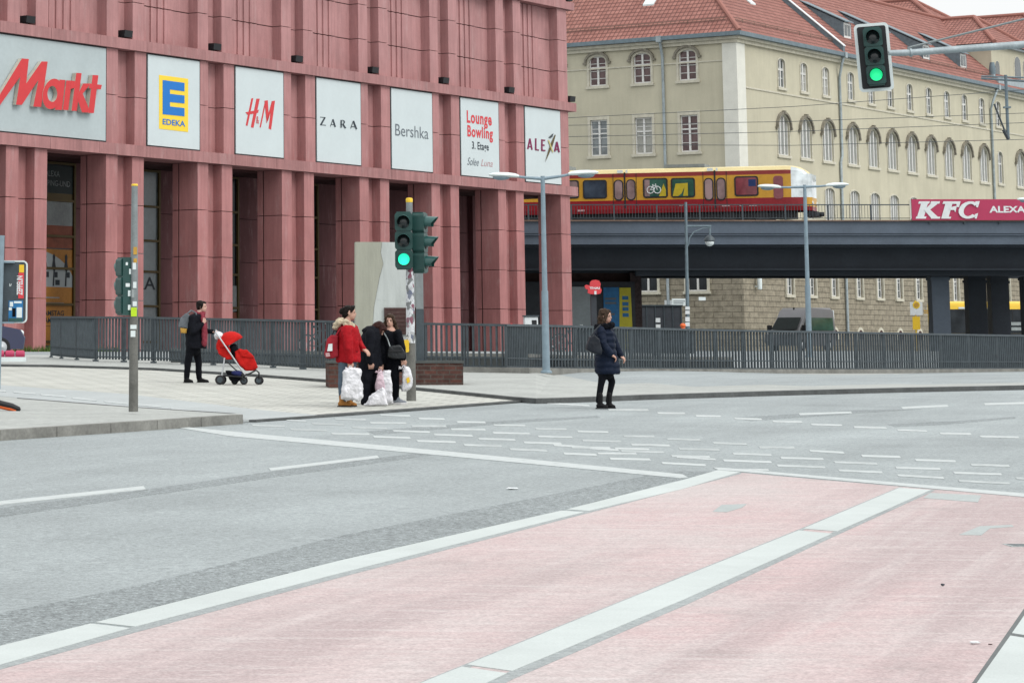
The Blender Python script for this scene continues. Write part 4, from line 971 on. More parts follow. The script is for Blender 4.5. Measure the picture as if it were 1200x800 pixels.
def dormer(x, b, w=1.5, h=1.25, back=3.6):
    d = MB(); z0 = rh(b); zt = z0+h; b2_ = b+back; zb = rh(b2_)+.02
    for xx in (x-w/2, x+w/2-.06): d.prism([(xx, b, z0-.1), (xx, b2_, zb-.1), (xx, b, zt)], (.06, 0, 0))
    o = d.build('dormer', 'zinc', roof)
    f = MB(); f.prism([(x-w/2-.12, b-.18, zt+.01), (x-w/2-.12, b2_+.1, zb+.05), (x-w/2-.12, b2_+.1, zb+.12), (x-w/2-.12, b-.18, zt+.10)], (w+.24, 0, 0)); f.build('dormer_roof', 'zinc', o)
    f = MB(); f.box(x-w/2+.06, x+w/2-.06, b+.02, b+.1, z0-.1, zt); f.build('dormer_front', 'winwhite', o)
    f = MB(); f.box(x-w/2+.2, x-.06, b-.0, b+.018, z0+.2, zt-.18); f.box(x+.06, x+w/2-.2, b-.0, b+.018, z0+.2, zt-.18); f.build('dormer_pane', 'glass', o)
for x, b in ((23.4, 1.35), (30.6, 1.2), (38.5, .85), (46.6, .75)): dormer(x, b)
m = MB()
for (x, b, side) in ((9.6, 3.0, 'r'), (33.9, 2.6, 'r'), (42.0, 2.8, 'r'), (8.3, 2.55, 'l')):
    z_ = rh(b); w, l = .45, .8
    pts = [(x-w, b, z_+.12), (x+w, b, z_+.12), (x+w, b+l, rh(b+l)+.12), (x-w, b+l, rh(b+l)+.12)]
    if side == 'l': pts = [(p[1], p[0], p[2]) for p in pts]
    s = MB(); s.prism(pts, (0, 0, -.14)); s.build('skylight', 'lampwhite', roof)
# ---- taller wings rising behind the far end of the eaves
def hip_wing(name, label, x0, x1, y0, y1, zb, ze, rise, back, wins_):
    t = thing(name, label, 'building', (C0.x, C0.y, 0), C.ang)
    m = MB(); m.box(x0, x1, y0, y1, zb, ze); m.build('wall', 'cream', t)
    m = MB(); m.box(x0-.35, x1+.35, y0-.35, y1, ze, ze+.2); m.build('eaves', 'zinc_light', t)
    global m2_
    m = MB(); uv = []; e = .55; xm = (x0+x1)/2; yp = y0+back; zr = ze+.2+rise; z0 = ze+.2
    def rf(pts, ud, sd):
        base = Vector(pts[0]); o_ = len(m.v); m.add(pts, [list(range(len(pts)))]); uv.append((o_, [((Vector(p)-base).dot(Vector(ud)), (Vector(p)-base).dot(Vector(sd).normalized())) for p in pts]))
    k = rise/(xm-x0+e); k2 = rise/(back+e)
    rf([(x0-e, y1, z0), (x0-e, y0-e, z0), (xm, yp, zr), (xm, y1, zr)], (0, 1, 0), (1, 0, k))
    rf([(x0-e, y0-e, z0), (x1+e, y0-e, z0), (xm, yp, zr)], (1, 0, 0), (0, 1, k2))
    rf([(x1+e, y0-e, z0), (x1+e, y1, z0), (xm, y1, zr), (xm, yp, zr)], (0, 1, 0), (-1, 0, k))
    r = build_roof('roof', m, uv, 'tiles', t)
    m = MB(); m.tube([(x0-e, y0-e, z0+.06), (xm, yp, zr+.06)], .2, 8); m.tube([(x1+e, y0-e, z0+.06), (xm, yp, zr+.06)], .2, 8); m.tube([(xm, yp, zr+.06), (xm, y1, zr+.06)], .2, 8); m.build('ridge_tiles', 'tiles', r)
    for x, w, a, b in wins_:
        s = MB(); s.prism([(x+p*1.25, y0-.03, a-.1+q*1.07) for p, q in arch_pts(w, b-a, w/2)], (0, .028, 0)); o = s.build('window', 'trim', t)
        s = MB(); s.prism([(x+p, y0-.05, a+q) for p, q in arch_pts(w, b-a, w/2)], (0, .016, 0)); s.build('pane', 'glass', o)
    return t
wing = hip_wing('roof_wing', 'cream upper wing with arched windows and hipped tile roof above the far eaves', 54., 64., 1.0, 18., EV-.5, 28.5, 3.0, 3.3, [(55.3, 1.0, 25.4, 27.2), (60.4, 1.5, 25.6, 28.0), (62.6, 1.5, 25.6, 28.0)])
m = MB(); m.box(52.0, 58.5, -.3, .1, EV+.35, EV+1.2); m.box(52.0, 52.3, .1, 1.6, EV+.35, EV+1.4); m.build('parapet', 'zinc_light', wing)
m = MB(); m.lathe([(.25, 0), (.3, .7), (.2, 1.3)], (52.5, .4, EV+1.2), n=10); m.build('vent_cowl', 'zinc', wing, 40)
hip_wing('roof_block', 'red hipped tile roof of a taller block showing just above the long ridge', 60.5, 71.5, 7.6, 34., 20, 30.6, 3.9, 5.4, [])
hip_wing('roof_block', 'red tile roof of the outermost block at the end of the cream building', 70., 82., 1.2, 30., EV-.5, 29.9, 3.6, 4.5, [(73, 1.4, 25.6, 28.2), (76, 1.4, 25.6, 28.2), (79, 1.4, 25.6, 28.2)])
# ================================================================== railway bridge
BY = 158.
bz = lambda v, y=BY: aty(600, v, y).z
bx = lambda u, y=BY: aty(u, 300, y).x
gx = gz(160)
bridge = thing('railway_bridge', 'slate grey steel railway bridge carrying the train over the side street', 'bridge', (bx(600), BY, gx))
ox = bx(600); L0, L1 = bx(330)-ox, bx(1330)-ox
Z = lambda v, y=BY: bz(v, y)-gx
m = MB(); m.box(L0, L1, 0, .5, Z(273.6), Z(259.5)); m.box(L0, L1, .12, .5, Z(275.2), Z(273.6)); m.box(L0, L1, .04, .5, Z(285.6), Z(275.2)); m.box(L0, L1, -.10, .5, Z(275.6), Z(274.6)); m.box(L0, L1, -.08, .5, Z(286.4), Z(285.6)); m.build('edge_beam', 'bridge', bridge)
m = MB(); m.box(L0, L1, -.14, .7, Z(259.5), Z(257.9)); m.build('deck_edge', 'bridge_rust', bridge)
m = MB(); m.box(L0, L1, .5, 22, Z(280), Z(262)); m.build('deck', 'bridge_dark', bridge)
m = MB(); m.box(L0, L1, .8, 20, Z(262)+.001, Z(260.5)); m.build('track_bed', 'ballast', bridge)
for y in (2.5, 8, 14, 20):
    m = MB(); zb = Z(314.5, 160.5); m.box(L0, L1, y, y+.12, zb, Z(280)); m.box(L0, L1, y-.35, y+.45, zb-.12, zb)
    m.build('girder', 'bridge_dark', bridge)
m = MB(); m.box(L0, L1, .5, 3.0, Z(289.2), Z(280)); m.build('walkway_soffit', 'bridge_dark', bridge)
zc = Z(314.5, 160.5)-.12
m = MB(); m.box(bx(740, 163)-ox, L1, 3.4, 3.9, zc-.28, zc); m.build('cross_head', 'bridge_dark', bridge)
for u, y, w in ((1098, 163.5, .52), (1141, 169, .55), (1167.5, 171, .55), (1206, 163.5, .52), (1250, 171, .55)):
    x = bx(u, y)-ox; m = MB(); y -= BY
    m.box(x-w, x+w, y-.5, y+.5, -.3, zc-.28 if y < 8 else zc-.0); m.box(x-w-.06, x+w+.06, y-.56, y+.56, zc-.5, zc-.35); m.build('pillar', 'bridge' if u == 1098 else 'bridge_dark', bridge)
# abutment: blind wall of the station arches under the bridge
m = MB(); xa = bx(748, 166)-ox; m.box(L0, xa, 8., 22, -.5, zc); m.build('abutment', 'brownred', bridge)
m = MB(); m.box(bx(737, 165.5)-ox, xa+.02, 7.2, 8., -.5, zc); m.build('corner_pier', 'graffiti', bridge)
m = MB(); x0, x1 = L0, L1
# railing along the bridge edge
rl = thing('bridge_railing', 'thin dark steel railing along the edge of the railway bridge', 'railing', (bx(600), BY+.2, bz(258)))
zt = bz(239.2)-bz(258); r0, r1 = bx(520)-ox, bx(1069)-ox
m = MB(); m.box(r0, r1, -.035, .035, zt-.06, zt); m.box(r0, r1, -.02, .02, .10, .14); m.build('rail', 'metal_dark', rl)
k = 0; x = r0
while x < r1-2.4:
    m = MB(); m.box(x-.045, x+.045, -.05, .05, -.1, zt); m.build('post', 'metal_dark', rl)
    m = MB()
    for j in range(1, 14): m.box(x+j*.1765-.011, x+j*.1765+.011, -.011, .011, .14, zt-.06)
    m.build('bar_panel', 'metal_dark', rl); x += 2.47
m = MB(); m.box(x-.045, x+.045, -.05, .05, -.1, zt); m.build('post', 'metal_dark', rl)
for (u, w) in ((1069, 0), (1040, 0)): pass
# crimson restaurant billboard
kb = thing('billboard', 'long crimson billboard with big white slanted capitals on the bridge edge', 'billboard', (bx(1069.5), BY-.25, bz(258.3)))
KW = bx(1330)-bx(1069.5); KH = bz(233.8)-bz(258.3)
m = MB(); m.box(0, KW, 0, .12, 0, KH); m.build('panel', 'crimson', kb)
m = MB(); m.box(0, KW, .14, .25, -.1, .1); [m.box(x, x+.08, .12, .3, -.2, KH-.1) for x in range(1, int(KW), 2)]; m.build('rear_frame', 'metal_dark', kb)
kx, kz_, ky = bx(1069.5), bz(258.3), BY-.25
def kf(x, y, b):
    p = aty(1050+x/8., 220+y/8., ky+b); return Vector((p.x-kx, b, p.z-kz_))
m = MB(); KP = [[(238, 140), (302, 140), (260, 280), (196, 280)], [(215, 128), (318, 128), (310, 150), (209, 150)], [(190, 270), (286, 270), (280, 290), (184, 290)],
 [(262, 214), (330, 145), (398, 145), (300, 222)], [(328, 128), (414, 128), (406, 150), (322, 150)], [(262, 206), (312, 198), (398, 278), (330, 284)], [(326, 270), (416, 272), (412, 290), (328, 290)],
 [(466, 140), (532, 140), (492, 280), (426, 280)], [(444, 128), (606, 128), (590, 182), (572, 182), (566, 152), (436, 152)], [(505, 184), (572, 168), (556, 232), (546, 210), (498, 208)], [(430, 272), (518, 272), (512, 290), (424, 290)],
 [(744, 128), (786, 126), (768, 186), (752, 180)], [(740, 248), (770, 238), (756, 290), (738, 288)]]
for i, q in enumerate(KP): m.prism([kf(*p, -.012-.004*i) for p in q], (0, .01, 0))
for k in range(14):
    a, b = math.radians(42+k*276/14.), math.radians(42+(k+1)*276/14.)
    def cp(t_, r): return (688+math.cos(t_)*(100 if r else 52)+(-math.sin(t_))*-14, 209-math.sin(t_)*(82 if r else 58))
    m.prism([kf(*cp(a, 1), -.07), kf(*cp(b, 1), -.07), kf(*cp(b, 0), -.07), kf(*cp(a, 0), -.07)], (0, .05, 0))
o = kf(876, 234, -.012); e = kf(876+940, 234, -.012); h = kf(876, 172, -.012)
put_text(m, 'ALEXANDERPLATZ', o, (e.x-o.x, 0, 0), (0, 0, h.z-o.z), bold=.035)
m.build('white_lettering', 'white', kb)
# ================================================================== suburban train
P = aty(951, 254, 166.); d = ray(-8200, YH); dd = Vector((d[0], d[1], 0)).normalized(); ang = math.atan2(-dd.y, -dd.x)
train = thing('train', 'ochre and crimson commuter train with rounded nose crossing the bridge', 'train', P, ang)
TP = Plane((P.x, P.y), -8200)
def tp(u, v):                                          # local x (negative = towards the rear), height
    x, z_ = TP.hit(u, v, 0); return (-x, z_-P.z)
zz = lambda v: tp(800, v)[1]*1.
Ztop = tp(925, 192.3)[1]; Zred = tp(915, 231.3)[1]; Zs = tp(800, 201.6)[1]; Zs2 = tp(800, 206.5)[1]; zr0 = tp(900, 247)[1]
Wd = 2.9
xr = tp(921, 230)[0]                                    # where the nose begins
def bodysec(x, inset=0., drop=0., z0=None):
    z0 = zr0 if z0 is None else z0
    pts = [(0.06, z0), (0.0, z0+.25), (0.0, Zred), (0., Zs2), (0.03, Zs), (.16, Zs+(Ztop-Zs)*.62), (.5, Ztop-.05), (Wd/2, Ztop)]
    full = pts+[(Wd-a, b) for a, b in pts[::-1][1:]]
    return [Vector((x, inset+(a*(Wd-2*inset)/Wd), b-drop*max(0, (b-Zs2))/(Ztop-Zs2))) for a, b in full]
def bands(mb, s0, s1):
    n = len(s0); mats = {0: 1, 1: 1, 2: 0, 3: 3, 4: 2, 5: 2, 6: 2}
    for k in range(n-1):
        kk = k if k < 7 else n-2-k
        mb.add([s0[k], s1[k], s1[k+1], s0[k+1]], [(0, 1, 2, 3)], mats[kk])
m = MB(); s0, s1 = bodysec(-24.), bodysec(xr); bands(m, s0, s1); m.add(s0, [list(range(len(s0)))], 1)
m.build('body', ['t_yellow', 't_red', 't_roof', 't_dred'], train)
# nose
secs = [bodysec(xr)]; nl = -xr
for f_, ins, dr in ((.22, .02, .03), (.45, .07, .12), (.7, .18, .32), (.88, .33, .62), (1., .55, 1.05)): secs.append(bodysec(xr+nl*f_, ins, dr))
m = MB(); w = MB()
for i, (a, b) in enumerate(zip(secs, secs[1:])):
    n_ = len(a)
    for k in range(n_-1):
        kk = k if k < 7 else n_-2-k; quad = [a[k], b[k], b[k+1], a[k+1]]
        if kk in (2, 3, 4) and i >= 1: w.add(quad, [(0, 1, 2, 3)])
        elif kk == 5 and i >= 3: w.add(quad, [(0, 1, 2, 3)])
        else: m.add(quad, [(0, 1, 2, 3)], {0: 1, 1: 1, 2: 0, 3: 3}.get(kk, 2) if not (kk == 1 and i > 2) else 0)
e_ = secs[-1]; n_ = len(e_)
for k in range(n_//2):
    (w if k >= 2 else m).add([e_[k], e_[n_-1-k], e_[n_-2-k], e_[k+1]], [(0, 1, 2, 3)], 1 if k < 1 else 0)
nose = m.build('nose', ['t_yellow', 't_red', 't_roof', 't_dred'], train, 40); w.build('windscreen', 't_wind', nose, 40)
m = MB(); m.box(-.5, .25, .5, Wd-.5, zr0-.35, zr0-.05); m.tube([(.1, Wd/2, zr0-.2), (.55, Wd/2, zr0-.2)], .14); m.build('coupler', 't_under', nose)
for y in (.62, Wd-.62): m = MB(); m.lathe([(.12, 0), (.12, .05), (.02, .07)], (.0, y, zr0+.45), (1, 0, 0), 12); m.build('headlight', 'lampwhite', nose)
m = MB(); m.box(-24, -1.2, .25, Wd-.25, zr0-.42, zr0+.05)
for xw in (-3, -5, -14, -16, -22): m.lathe([(.42, -1.3), (.45, -1.2), (.45, 1.2), (.42, 1.3)], (xw, Wd/2, zr0-.35), (0, 1, 0), 16)
m.build('undercarriage', 't_under', train)
def winbox(u0, u1, v0, v1):
    a, b = tp(u0, (v0+v1)/2), tp(u1, (v0+v1)/2); return a[0], b[0], tp((u0+u1)/2, v1)[1], tp((u0+u1)/2, v0)[1]
def rrect(x0, x1, z0, z1, r, y):
    q = []
    for cx_, cz_, a0 in ((x1-r, z0+r, -90), (x1-r, z1-r, 0), (x0+r, z1-r, 90), (x0+r, z0+r, 180)):
        for k in range(5): a = math.radians(a0+k*22.5); q.append((cx_+r*math.cos(a), y, cz_+r*math.sin(a)))
    return q
for u0, u1, v0, v1, gl in ((648, 678.6, 211.5, 233), (683.2, 711.3, 211, 233), (753.6, 782.6, 208.8, 232), (786.3, 814.6, 208.5, 231.6), (860.6, 888.8, 206.5, 230)) and [(640, 678.6, 211.5, 233, 't_glass_grey'), (683.2, 711.3, 211, 233, 't_glass'), (753.6, 782.6, 208.8, 232, 't_glass_green'), (786.3, 814.6, 208.5, 231.6, 't_glass_green'), (860.6, 888.8, 206.5, 230, 't_glass_red')]:
    x0, x1, z0, z1 = winbox(u0, u1, v0, v1); m = MB(); m.prism(rrect(x0, x1, z0, z1, .16, -.03), (0, .04, 0)); o = m.build('window', 't_under', train)
    m = MB(); m.prism(rrect(x0+.09, x1-.09, z0+.09, z1-.09, .12, -.042), (0, .02, 0)); m.build('pane', gl, o)
    if u0 == 753.6:
        m = MB(); w = x1-x0; cz_ = (z0+z1)/2; y = -.05
        for cx_ in (x0+w*.30, x0+w*.58): m.torus((cx_, y, cz_-.12), (0, 1, 0), .21, .03, 16, 5)
        for a, b in (((.30, -.12), (.40, .14)), ((.40, .14), (.53, .14)), ((.53, .14), (.58, -.12)), ((.40, .14), (.44, -.12)), ((.44, -.12), (.30, -.12)), ((.44, -.12), (.53, .14)), ((.53, .14), (.51, .26)), ((.38, .2), (.43, .2))):
            m.tube([(x0+w*a[0], y, cz_+a[1]), (x0+w*b[0], y, cz_+b[1])], .025, 5)
        m.build('bicycle_symbol', 'white', o)
        m = MB(); m.prism([(x1-.55, -.046, z0+.1), (x1-.12, -.046, z0+.1), (x1-.12, -.046, z0+.5), (x1-.25, -.046, z1-.35)], (0, .003, 0)); m.build('yellow_seat_back', 'seat_yellow', o)
        m = MB(); m.box(x0+.1, x0+.42, -.046, -.043, z0+.1, z1-.1); m.build('grey_panel', 't_glass_grey', o)
    if u0 == 786.3:
        m = MB(); xm = x0+.1; m.prism([(xm, -.046, z0+.1), (xm+.2, -.046, z1-.35), (xm+.95, -.046, z1-.32), (x1-.45, -.046, z0+.1), (x1-.75, -.046, z0+.1), (xm+.75, -.046, z1-.55), (xm+.55, -.046, z0+.25), (xm+.35, -.046, z0+.1)], (0, .003, 0)); m.build('yellow_seat_back', 'seat_yellow', o)
    if u0 == 860.6:
        m = MB(); m.box(x1-.6, x1-.15, -.046, -.043, z0+.6, z1-.2); m.build('blue_panel', 'seat_blue', o)
for u0, u1, v0, v1 in ((718.5, 746.2, 207, 246), (824, 852, 205, 246)):
    x0, x1, z0, z1 = winbox(u0, u1, v0, v1); xm = (x0+x1)/2; m = MB(); m.box(xm-.05, xm+.05, -.02, .0, z0+.1, Zs+.05); m.box(x0, x0+.03, -.015, 0, z0+.1, Zs); m.box(x1-.03, x1, -.015, 0, z0+.1, Zs); o = m.build('door', 't_under', train)
    zl2, zu2 = winbox(u0, u1, v0+3.5, 235)[2], winbox(u0, u1, v0+3.5, 235)[3]
    for a, b in ((x0+.06, xm-.09), (xm+.09, x1-.06)):
        m = MB(); m.prism(rrect(a, b, zl2, zu2, .25, -.03), (0, .035, 0), 0); m.prism(rrect(a+.07, b-.07, zl2+.07, zu2-.07, .2, -.042), (0, .02, 0), 1); m.build('door_pane', ['t_under', 't_glass_grey'], o)
    m = MB(); m.box(xm-.45, xm-.1, -.05, -.02, Zs+.02, Zs+.2); m.box(xm+.08, xm+.2, -.05, -.02, Zs+.02, Zs+.2); m.build('door_lamp', 'lampwhite', o)
x0, x1, z0, z1 = winbox(906.5, 917.8, 206, 232); m = MB(); m.prism(rrect(x0, x1, z0-.05, z1, .18, -.025), (0, .03, 0)); m.build('cab_door', 't_glass_red', train)
m = MB()
for u, v, w in ((677, 247, 8), (796, 240.5, 4), (846, 241, 9), (866, 240.6, 5), (878, 240.6, 9)):
    a = tp(u, v); b = tp(u+w, v); m.box(a[0], b[0], -.012, 0, a[1]-.05, a[1]+.06)
m.build('small_markings', 'ink_pink', train)
m = MB(); m.box(-22, -15, .5, Wd-.5, Ztop-.02, Ztop+.25); m.box(-9, -6.5, .6, Wd-.6, Ztop-.02, Ztop+.18); m.build('roof_equipment', 'metal', train)
# ================================================================== overhead line
def mast_wire(lbl, pts, r=.018):
    m = MB(); m.tube(pts, r, 5); tag(m.build('overhead_wire', 'metal_dark'), lbl, 'wire', 'overhead wires above the bridge')
WL = [((640, 139.5), (930, 124), (1330, 96), 'overhead wire crossing the cream building, the topmost of the long wires'), ((640, 147.5), (930, 141.5), (1330, 128), 'overhead wire crossing the cream building, second from the top'),
      ((640, 161), (920, 153.5), (1330, 139), 'overhead wire crossing the cream building, third from the top'), ((640, 169.5), (930, 169.5), (1330, 160), 'overhead wire crossing the cream building, lowest of the long wires'), ]
for a, b, c, lb in WL: mast_wire(lb, [aty(a[0], a[1], 172.), aty(b[0], b[1]+1, 168.), aty(c[0], c[1], 165.)])
cb = thing('catenary_mast', 'grey catenary mast arm with hanging drop tube and slanted strut', 'mast', (aty(1225, 258, 170.).x, 170., aty(1225, 258, 170.).z))
def cl(u, v, d=0): p = aty(u, v, 170.+d); return (p.x-cb.location.x, d, p.z-cb.location.z)
m = MB(); m.tube([(0, 0, -.3), cl(1225, 80)], .14, 8); m.build('pole', 'zinc', cb)
m = MB(); m.tube([cl(1225, 97), cl(1150, 92)], .07, 6); m.tube([cl(1225, 92), cl(1150, 89.5)], .05, 6); m.build('cross_arm', 'zinc', cb)
m = MB(); m.tube([cl(1178.5, 88), cl(1181.5, 163)], .10, 8); m.box(cl(1176, 125)[0], cl(1184, 125)[0], -.15, .15, cl(1176, 127)[2], cl(1176, 125)[2]); m.build('drop_tube', 'zinc', cb)
m = MB(); m.tube([cl(1165, 122), cl(1178, 155)], .055, 6); m.tube([cl(1176, 152), cl(1182, 163.5)], .12, 8); m.build('strut', 'metal_dark', cb)
# ================================================================== things under and behind the bridge
# kiosk front with posters
kz = thing('kiosk', 'glazed shop front with a blue and a yellow poster under the bridge', 'kiosk', (bx(700, 165.), 165., gx))
kk = lambda u, v: (lambda p: (p.x-kz.location.x, p.z-kz.location.z))(aty(u, v, 165.))
m = MB(); m.box(kk(560, 0)[0], kk(736, 0)[0], .1, 1., -.3, kk(700, 330)[1]); m.build('shop_front', 'darkpanel', kz)
m = MB(); m.box(kk(655, 0)[0], kk(691, 0)[0], .04, .1, 0, kk(700, 336)[1]); m.build('glazing', 'shopgrey', kz)
m = MB(); m.box(kk(699.5, 0)[0], kk(717.5, 0)[0], .02, .1, 0, kk(700, 336.5)[1]); o = m.build('blue_poster', 'adblue', kz)
m = MB()
for v, a, b in ((350, 701, 714), (355, 701, 714), (368, 703, 712)): m.box(kk(a, 0)[0], kk(b, 0)[0], .01, .018, kk(0, v+1.2)[1], kk(0, v-1.2)[1])
m.build('poster_lettering', 'ink_grey', o)
m = MB(); p0, p1, p2, p3 = kk(716.5, 0)[0], kk(732.5, 0)[0], kk(731, 0)[0], kk(718, 0)[0]; zt_ = kk(0, 337)[1]; m.prism([(p0, .0, 0), (p1, .0, 0), (p2, .0, zt_), (p3, .0, zt_)], (0, .09, 0)); o = m.build('yellow_poster', 'adyellow', kz)
m = MB()
for v in (349, 356, 362, 369): m.box(kk(721, 0)[0], kk(728, 0)[0], -.015, -.003, kk(0, v+2.2)[1], kk(0, v-2.2)[1])
m.build('poster_pictures', 'adblue', o)
# red leaf-shaped sign on a dark post
rs = thing('shop_sign', 'red lobed sign with small white lettering on a dark post', 'sign', (bx(695, 128.), 128., gz(128)))
q = lambda u, v: (lambda p: (p.x-rs.location.x, p.z-rs.location.z))(aty(u, v, 128.))
m = MB(); m.box(-.13, .13, .1, .3, 0, q(0, 337)[1]); m.build('post', 'darkpanel', rs)
m = MB(); c1 = q(697, 332)
outl = [(685, 335), (687, 333.6), (691, 334.5), (691.5, 330.5), (694, 328.3), (698, 327.8), (702, 329), (703.8, 332.5), (703.2, 336), (705, 340), (703.5, 344), (698, 345), (692, 344.6), (688.5, 343), (689, 339.5), (686, 338.2)]
m.prism([(q(a, b)[0], -.06, q(a, b)[1]) for a, b in outl], (0, .14, 0)); o = m.build('panel', 'logo_red2', rs)
m = MB(); a = q(690.6, 338.9); b = q(702.4, 336.2); put_text(m, 'THAI', (a[0], -.07, a[1]), (b[0]-a[0], 0, 0), (0, 0, b[1]-a[1]), bold=.04); a = q(697, 345); m.box(a[0]-.03, a[0]+.07, -.075, -.065, a[1], a[1]+.16); m.build('lettering', 'white', o)
# sheet-metal bin enclosure in front of the stone base
be = thing('bin_shed', 'dark sheet metal shed standing against the stone base under the bridge', 'shed', (aty(748, 385, 192.).x, 192., gx))
x1 = aty(799, 385, 192.).x-be.location.x; h = aty(0, 358.5, 192.).z-gx
m = MB(); m.box(0, x1, 0, 3, 0, h); m.build('body', 'darkpanel', be)
m = MB(); [m.box(x1*k/5-.03, x1*k/5+.03, -.05, 0, 0, h+.05) for k in range(6)]; m.box(-.1, x1+.1, -.1, 3.1, h, h+.08); m.build('frame', 'metal_dark', be)
m = MB(); p = aty(771, 378, 192.); xx = p.x-be.location.x; [m.box(xx-.16, xx+.16, -.07, -.052, a, a+.3) for a in (p.z-gx-.42, p.z-gx+.02, )]; m.build('notice', 'white', be)
sp = thing('notice_plate', 'white rectangular notice plate on the stone base above the dark shed', 'sign', aty(796, 354, 199.)); m = MB(); m.box(-.52, .52, 0, .06, -.26, .26); m.build('plate', 'lampwhite', sp); m = MB(); m.box(-.42, .42, -.008, -.002, .04, .1); m.box(-.42, .3, -.008, -.002, -.1, -.04); m.build('lettering', 'ink_grey', sp)
ob = thing('bollard', 'orange plastic bollard standing behind the long grey railing', 'bollard', (aty(800.5, 390, 120.).x, 120., gz(120)))
h = aty(0, 380, 120.).z-gz(120); m = MB(); m.lathe([(.28, 0), (.28, .06), (.09, .12), (.09, h-.16), (.06, h-.1)], n=14); m.build('post', 'orange', ob, 40); m = MB(); m.ell((0, 0, h-.05), (.13, .13, .10), 12); m.build('knob', 'orange', ob, 60)
# bus stop flag
bs = thing('bus_stop_sign', 'white bus stop flag with a yellow and dark disc beside the bridge pillar', 'sign', (aty(1074, 385, 186.).x, 186., gx))
q = lambda u, v: (lambda p: (p.x-bs.location.x, p.z-bs.location.z))(aty(u, v, 186.))
m = MB(); m.tube([(0, .1, 0), (0, .1, q(0, 352)[1])], .05); m.build('post', 'yellow', bs)
m = MB(); a, b = q(1067, 369), q(1080.8, 354); m.box(a[0], b[0], 0, .06, a[1], b[1]); m.build('panel', 'white', bs)
m = MB(); c_ = q(1073.8, 357.3); m.lathe([(.24, 0), (.24, .02)], (c_[0], -.02, c_[1]), (0, 1, 0), 20); m.build('disc', 'logo_yellow', bs)
m = MB(); m.lathe([(.17, 0), (.17, .012)], (c_[0], -.032, c_[1]), (0, 1, 0), 20); [m.box(q(1068, 0)[0], q(1079, 0)[0], -.02, -.002, q(0, v)[1]-.04, q(0, v)[1]+.04) for v in (364, 366.5)]; m.build('emblem', 'packtan', bs)
m = MB(); a, b = q(1070, 386), q(1078, 371); m.box(a[0], b[0], .0, .06, a[1], b[1]); m.build('timetable_case', 'yellow', bs)
# hanging lamp on a dark post in front of the bridge
dl = thing('street_lamp', 'dark post lamp with bracket arm and bell shaped shade before the bridge', 'street lamp', (aty(806, 385, 150.).x, 150., gz(150)))
q = lambda u, v: (lambda p: (p.x-dl.location.x, 0, p.z-dl.location.z))(aty(u, v, 150.))
m = MB(); m.tube([(0, 0, 0), (0, 0, 1.1)], .16, 10); m.tube([(0, 0, 1.1), q(803.5, 237)], [.11, .075], 10); m.build('pole', 'zinc', dl, 50)
m = MB(); m.tube([q(802, 265), q(833.5, 265)], .055, 6); m.tube([q(806.5, 288), q(808, 279), q(813, 272), q(824, 267.5), q(831, 266.5)], .035, 6); m.tube([q(832, 265), q(831.5, 279)], .06, 6); m.build('bracket', 'zinc', dl, 50)
c_ = q(831.5, 283.5); m = MB(); m.lathe([(.06, .36), (.14, .32), (.26, .2), (.30, .06), (.28, .04)], c_, n=18); m.build('shade', 'metal_dark', dl, 50); m = MB(); m.lathe([(.02, .1), (.20, .06), (.25, -.02), (.21, -.14), (.10, -.22), (.02, -.24)], c_, n=16); m.build('bowl', 'lampwhite', dl, 60)
m = MB(); [m.box(q(803.5, v)[0]-.04, q(803.5, v)[0]+.2, -.13, -.1, q(0, v)[2]-h_, q(0, v)[2]+h_) for v, h_ in ((361, .08), (366, .09), (374, .12), (380, .1))]; m.build('stickers', 'white', dl)
m = MB(); m.box(q(809, 0)[0], q(817, 0)[0], -.05, 0, q(0, 352)[2], q(0, 348)[2]); m.build('name_plate', 'lampwhite', dl)
# ticket machine and beacon behind the railing
tm = thing('ticket_machine', 'white ticket machine with black screen behind the railing near the last pillar', 'machine', (aty(623, 395, 98.).x, 98., gz(98)))
h = aty(0, 371, 98.).z-gz(98); m = MB(); m.box(-.24, .24, 0, .4, .0, h); beveled(m.build('cabinet', 'white', tm), .03); m = MB(); m.box(.02, .19, -.012, 0, h-.4, h-.12); m.build('screen', 'black', tm); m = MB(); m.box(-.27, .27, -.04, .42, h, h+.05); m.build('cap', 'metal_dark', tm)
m = MB(); m.box(-.18, -.02, -.01, 0, h-.75, h-.5); m.build('panel', 'adgrey', tm)
rb = thing('warning_beacon', 'small red and white striped warning board behind the railing', 'barrier', (aty(608, 396, 92.).x, 92., gz(92)))
z_ = aty(0, 386, 92.).z-gz(92); m = MB(); R3 = Matrix.Rotation(math.radians(28), 4, 'Y'); m.M = Matrix.Translation((0, 0, z_)) @ R3
for k in range(4): m.box(-.32+k*.16, -.16+k*.16, 0, .03, -.07, .07, k % 2)
m.build('board', ['logo_red2', 'white'], rb); m = MB(); m.box(-.02, .02, .03, .07, 0, z_); m.box(-.25, .25, -.1, .2, 0, .08); m.build('stand', 'metal_dark', rb)
